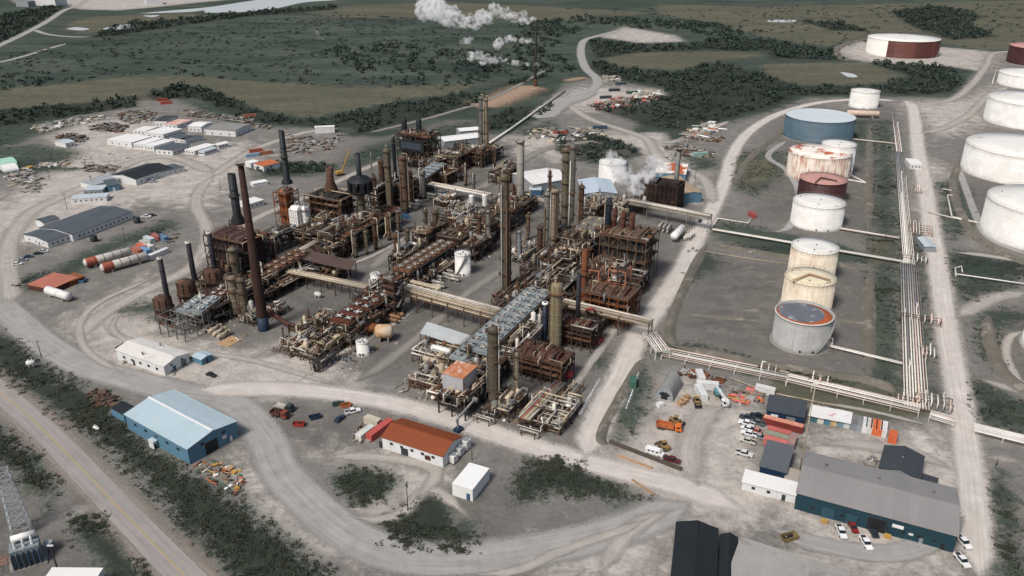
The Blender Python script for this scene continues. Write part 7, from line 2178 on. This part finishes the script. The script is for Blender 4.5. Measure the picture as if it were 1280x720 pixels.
# loose equipment strewn on the ground of the plant
for k, (pts, cnt, lab) in enumerate(((((200, 405), (300, 432), (345, 400), (300, 395)), 50, 'small loose fittings around the front left corner of the plant'), (((345, 440), (440, 465), (500, 430), (480, 400)), 90, 'small loose fittings around the pump unit'), (((525, 470), (600, 530), (720, 530), (735, 470), (690, 500)), 110, 'small loose fittings around the front centre unit'), (((560, 340), (640, 320), (640, 300), (560, 320)), 60, 'small loose fittings by the inner road'))):
    scrap(lab, pts, cnt, [silver, rust, greysteel, yellow, brown, white], .3, 1.2, .8, .4, 'loose_fittings')


# ------------------------------------------------------------------ poles, lattice tower, transformer yard, cranes
def pole(label, px, py, top, arm=True, rz=.5, lamp=False):
    x, y = P(px, py); h = hz(px, py, top)
    t = T('utility_pole', label, 'pole', (x, y), rz)
    mb = MB(); mb.cyl((0, 0, 0), (0, 0, h), .17, .11, n=8); mb.build('post', lampmetal, t)
    if arm:
        mb = MB(); mb.bar((-1.3, 0, h - .7), (1.3, 0, h - .7), .14); mb.bar((-.7, 0, h - .75), (0, 0, h - 1.6), .07); mb.bar((.7, 0, h - .75), (0, 0, h - 1.6), .07); o = mb.build('crossarm', lampmetal, t)
        for u in (-1.15, -.5, .5, 1.15):
            mb = MB(); mb.cyl((u, 0, h - .64), (u, 0, h - .4), .07, n=6); mb.build('insulator', white, o)
    if lamp:
        mb = MB(); mb.cyl((.25, 0, h - 2.2), (.25, 0, h - 1.2), .3, n=10); mb.build('transformer_can', greysteel, t)
for px, py, tp, lab, a in ((52, 447, 425, 'utility pole beside the small white tank on the verge', 1), (75, 502, 479, 'utility pole in the verge left of the rusty beams', 1), (52, 612, 586, 'utility pole with a white crossarm among the bushes left of the paved road', 1), (170, 717, 699, 'utility pole at the bottom of the verge left of the paved road', 1), (510, 638, 602, 'utility pole between the island and the hollow', 1),
        (385, 719, 695, 'utility pole at the bottom of the verge under the gravel road', 0), (590, 575, 557, 'thin pole beside the white tanks of the red brown hall', 0), (573, 535, 505, 'thin pole at the road in front of the plant', 0), (157, 302, 284, 'utility pole on the bank above the long drums', 1), (117, 208, 196, 'utility pole in the left scrap yard bushes', 1), (62, 225, 206, 'lamp pole in the far left scrap yard', 0),
        (84, 262, 242, 'pole beside the road left of the long low cabin', 1), (115, 232, 219, 'pole at the corner of the grey flat roofed wing', 1), (276, 238, 225, 'pole beside the dirt track at the camp', 1), (1105, 478, 450, 'pole in the strip left of the long pipe rack', 0), (1220, 493, 470, 'pole beside the track right of the road', 0), (1237, 515, 483, 'second pole beside the track right of the road', 0), (1245, 582, 572, 'short pole at the fork right of the road', 0),
        (868, 233, 212, 'thin pole beside the blue boiler house', 0), (845, 178, 152, 'thin pole behind the grey chimney', 0), (1106, 300, 272, 'pole in the bushes beside the tank row', 0), (1272, 712, 695, 'pole at the bottom right corner', 0), (1048, 645, 640, 'short post at the workshop wall', 0), (299, 610, 592, 'lamp post beside the machine parts', 0)):
    pole(lab, px, py, tp, a, R_.uniform(0, 3), R_.random() < .3)
def beams(label, name, cat, segs, w, m):
    mb = MB()
    for a, b in segs: mb.bar(a, b, w)
    return tag(mb.build(name, m), label, cat)
def tall_pole(label, base, top_px, top_py, m):
    h = hz(*base, top_py); t = T('lamp_mast', label, 'mast', P(*base)); mb = MB(); mb.cyl((0, 0, 0), (0, 0, h), .25, .14, n=8); mb.build('post', m, t); mb = MB(); mb.box((0, 0, h), (1.6, .4, .3)); mb.build('lamp_head', white, t)
tall_pole('tall pale mast standing between the sheds and the workshop', (998, 598), 1011, 480, cream)
tall_pole('mast on the front edge of the verge beside the transformer', (76, 725), 68, 682, darksteel)
# lattice tower at the bottom left: tapered legs with bracing, cut by the frame
def lattice(label, px, py, top, w0, w1, name='transmission_tower'):
    x, y = P(px, py); h = hz(px, py, top); t = T(name, label, 'tower', (x, y), .5)
    mb = MB(); N = 9
    def cor(z, s, q): wv = w0 + (w1 - w0) * z / h; return (s * wv / 2, q * wv / 2, z)
    for i in range(N):
        z0, z1 = h * i / N, h * (i + 1) / N
        for s, q, s2, q2 in ((-1, -1, 1, -1), (1, -1, 1, 1), (1, 1, -1, 1), (-1, 1, -1, -1)):
            mb.bar(cor(z0, s, q), cor(z1, s2, q2), .1); mb.bar(cor(z0, s2, q2), cor(z1, s, q), .1); mb.bar(cor(z1, s, q), cor(z1, s2, q2), .12); mb.bar(cor(z0, s, q), cor(z1, s, q), .2)
    mb.build('lattice', M('galvanised_lattice', '#b4b8b9', '#9da2a4'), t)
    for z in (h * .8, h * .97):
        mb = MB()
        for s in (-1, 1):
            mb.bar((0, -.4, z), (s * 5, 0, z + .3), .12); mb.bar((0, .4, z), (s * 5, 0, z + .3), .12); mb.bar((0, 0, z + 1.2), (s * 5, 0, z + .3), .1)
        mb.build('crossarm', greysteel, t)
    return t
lattice('pale lattice tower at the bottom left corner', 27, 664, 588, 5.0, 2.6)
t = T('transformer', 'white and blue grey transformer in the yard at the bottom left', 'transformer', P(36, 700), .5)
t.scale = (1.7, 1.7, 1.7)
mb = MB(); mb.box((0, 0, 1.8), (4.2, 2.6, 3.0)); mb.build('tank', bluegrey, t)
for s in (-1, 1):
    for i in range(6):
        mb = MB(); mb.box((-1.9 + .75 * i, s * 1.8, 1.7), (.12, .9, 2.6)); mb.build('radiator_fin', M('fin_blue', '#4d6478', '#3d5163'), t)
for i in range(3):
    mb = MB()
    for k in range(5): mb.cyl((-1.2 + 1.2 * i, -.5, 3.3 + .28 * k), (-1.2 + 1.2 * i, -.5, 3.5 + .28 * k), .24 - .02 * k, n=10)
    mb.cyl((-1.2 + 1.2 * i, -.5, 3.3), (-1.2 + 1.2 * i, -.5, 5.0), .08, n=6); mb.build('bushing', white, t)
mb = MB(); mb.cyl((-1.6, .8, 4.3), (1.8, .8, 4.3), .55, n=14); mb.build('conservator', white, t)
mb = MB(); mb.box((0, 0, .15), (5.4, 4.6, .3)); mb.build('base', concrete, t)
t = T('busbar_frame', 'red and grey busbar frame in the bottom left corner', 'frame', P(12, 712), .6)
mb = MB()
for x in (-4, 0, 4):
    for y in (-2, 2): mb.bar((x, y, 0), (x, y, 3.4), .18)
    mb.bar((x, -2, 3.4), (x, 2, 3.4), .18)
mb.build('frame', greysteel, t)
for y in (-1.5, 0, 1.5):
    mb = MB(); mb.cyl((-5, y, 3.7), (5, y, 3.7), .1, n=6); mb.build('busbar', orange, t)
t = T('satellite_dish', 'round white dish on the mast by the transformer yard', 'dish', P(63, 690), 0)
mb = MB(); mb.cyl((0, 0, 0), (0, 0, 3), .1, n=6); mb.build('post', greysteel, t); mb = MB(); mb.lathe([(.1, 3), (.7, 3.15), (1.2, 3.5)], 16); mb.build('dish', bluegrey, t)
t = T('verge_tank', 'small white tank on legs on the verge at the left', 'tank', P(40, 460), .4)
mb = MB(); drum(mb, (0, 0, 2.4), 2.4, 1.1); mb.build('shell', white, t); mb = MB()
for x in (-1, 1):
    for y in (-.7, .7): mb.bar((x, y, 0), (x, y, 1.8), .12)
mb.build('legs', greysteel, t)
vessel_h('white cylinder lying in the verge above the paved road', 121, 537, 2.4, .55, white, -.5, z=.2)
# yellow crawler crane behind the plant
x, y = P(425, 219); t = T('crawler_crane', 'yellow crawler crane with raised boom behind the plant', 'crane', (x, y), .6)
mb = MB(); mb.box((0, 1.6, .6), (5.5, .9, 1.1)); mb.box((0, -1.6, .6), (5.5, .9, 1.1)); mb.build('track', darksteel, t)
mb = MB(); mb.box((-.6, 0, 2.2), (4.6, 3, 1.9)); mb.build('house', yellow, t); mb = MB(); mb.bar((1.5, 0, 2), (9, 0, 17), .7); mb.build('boom', yellow, t)
# blue boom lift in front of the plant
x, y = P(573, 539); t = T('boom_lift', 'grey blue boom lift reaching over the road to the front unit', 'lift', (x, y), math.radians(52))
mb = MB(); mb.box((0, 0, .9), (3, 2.2, 1)); mb.build('base', navy, t); wheels(t, (-1, 1), 2.3, .45)
mb = MB(); mb.bar((0, 0, 1.4), (-.6, 0, 5), .5); mb.bar((-.6, 0, 5), (9, 0, 8.5), .6); mb.build('boom', greysteel, t); mb = MB(); mb.box((9.2, 0, 8.3), (1.2, 1.8, 1.1)); mb.build('basket', greysteel, t)
t = T('boom_lift', 'blue truck crane under the white pipe bridge', 'lift', P(548, 252), .6)
mb = MB(); mb.box((0, 0, 1.2), (7, 2.4, 1.2)); mb.build('base', bluepaint, t); wheels(t, (-2.4, 2.4), 2.4, .5); mb = MB(); mb.bar((-2, 0, 2.2), (6, 0, 6), .5); mb.build('boom', bluepaint, t)
car('small dark car on the right hand road near the far bridge', 940, 0, '#2f3133', rz=1.1) if 0 else None
car('dark car on the right hand road under the far pipe bridge', 875, 277, '#2f3438', rz=1.1)
# flare stack far behind
x, y = P(669, 108); hF = hz(669, 108, 28)
t = T('flare_stack', 'thin dark flare stack far behind the plant', 'chimney', (x, y))
mb = MB(); mb.lathe([(2.2, 0), (2.2, 7), (1.0, 7.5)], 14); mb.build('base', rustred, t)
mb = MB(); mb.lathe([(1.4, 7), (1.1, hF), (.7, hF)], 12); mb.build('shell', darksteel, t)
for k in range(4):
    mb = MB(); mb.lathe([(1, 7 + (hF - 7) * (k + .5) / 4), (1.5, 7 + (hF - 7) * (k + .5) / 4), (1.5, 7.4 + (hF - 7) * (k + .5) / 4)], 12); mb.build('platform', darksteel, t)


# ------------------------------------------------------------------ steam
sm = bpy.data.materials.new('steam'); sm.use_nodes = True
nt = sm.node_tree; nt.nodes.remove(nt.nodes['Principled BSDF'])
vol = nt.nodes.new('ShaderNodeVolumePrincipled'); vol.inputs['Color'].default_value = (1, 1, 1, 1); vol.inputs['Anisotropy'].default_value = 0
sn = NT(nt); gp = nt.nodes.new('ShaderNodeTexCoord').outputs['Object']
dens = nt.nodes.new('ShaderNodeValue'); dens.name = 'amount'; dens.outputs[0].default_value = .2
nz = sn.noise(gp, .22, 4, .62, .4)
nt.links.new(sn.math('MULTIPLY', sn.smooth(nz, .44, .64), dens.outputs[0]), vol.inputs['Density'])
nt.links.new(vol.outputs[0], nt.nodes['Material Output'].inputs['Volume'])


def steam(label, pts, r0, r1, n, density=.16, vox=.9, jit=.7, seed=1):
    """puffs of steam along a 3D path, joined to one lumpy volume"""
    rr = random.Random(seed); mb = MB()
    pts = [Vector(p) for p in pts]
    for i in range(n):
        f = i / (n - 1) * (len(pts) - 1); k = min(int(f), len(pts) - 2); c = pts[k].lerp(pts[k + 1], f - k)
        g = i / (n - 1); r = (r0 + (r1 - r0) * g) * rr.uniform(.55, 1.3)
        c = c + Vector((rr.gauss(0, 1), rr.gauss(0, 1), rr.gauss(0, 1) * .7)) * r * jit
        mb.lathe([(.01, c.z - r)] + [(r * math.cos(a), c.z + r * math.sin(a)) for a in np.linspace(-1.2, 1.2, 5)] + [(.01, c.z + r)], 9, (c.x, c.y))
    m = sm
    if abs(density - .16) > .01:
        m = sm.copy(); m.node_tree.nodes['amount'].outputs[0].default_value = density * 2.0
    o = mb.build('steam_plume', m)
    md = o.modifiers.new('join', 'REMESH'); md.mode = 'VOXEL'; md.voxel_size = vox
    tx = bpy.data.textures.new('puffs', 'CLOUDS'); tx.noise_scale = max(1.2, (r0 + r1) * .35); tx.noise_depth = 3
    d = o.modifiers.new('puff', 'DISPLACE'); d.texture = tx; d.strength = (r0 + r1) * .45; d.texture_coords = 'GLOBAL'
    return tag(o, label, 'steam', kind='stuff')
def at_depth(px, py, Y):
    """point at forward distance Y seen at pixel"""
    u, v = px - 640.0, py - 360.0
    t_ = Y / (FOC * CP - v * SP)
    return (u * t_, Y, H + t_ * (-FOC * SP - v * CP))
steam('upper broad white plume drifting left from the top of the flare stack', [at_depth(672, 24, 876), at_depth(650, 20, 890), at_depth(615, 18, 905), at_depth(580, 27, 920), at_depth(555, 16, 930), at_depth(530, 8, 940)], 2.5, 11, 60, .12, 1.3, .6, 3)
steam('middle white plume drifting left from the flare stack', [at_depth(669, 52, 876), at_depth(640, 48, 885), at_depth(618, 54, 892)], 2.0, 4.5, 26, .14, .9, .6, 4)
steam('small loose puff left of the middle plume', [at_depth(590, 52, 900), at_depth(575, 54, 900)], 3.5, 3, 8, .08, .9, .8, 5)
steam('lower white plume drifting left from the flare stack', [at_depth(671, 80, 876), at_depth(640, 78, 880), at_depth(612, 76, 885), at_depth(592, 70, 890)], 2.2, 4.5, 34, .14, .9, .5, 6)
steam('steam rising beside the black cooling block', [at_depth(832, 210, 452), at_depth(815, 215, 452), at_depth(800, 226, 452), at_depth(788, 228, 455), at_depth(776, 212, 462), at_depth(765, 200, 466)], 4.0, 3.4, 56, .14, .8, .75, 8)
steam('faint steam left of the steaming tank', [at_depth(770, 215, 452), at_depth(752, 218, 452), at_depth(738, 222, 450)], 3.0, 2.2, 14, .03, .8, .8, 12)
steam('thin wisp of steam drifting over the far hillside', [at_depth(455, 64, 800), at_depth(438, 64, 800), at_depth(425, 55, 805), at_depth(400, 48, 815), at_depth(393, 38, 815)], 1.6, 2.2, 24, .04, .8, .4, 9)
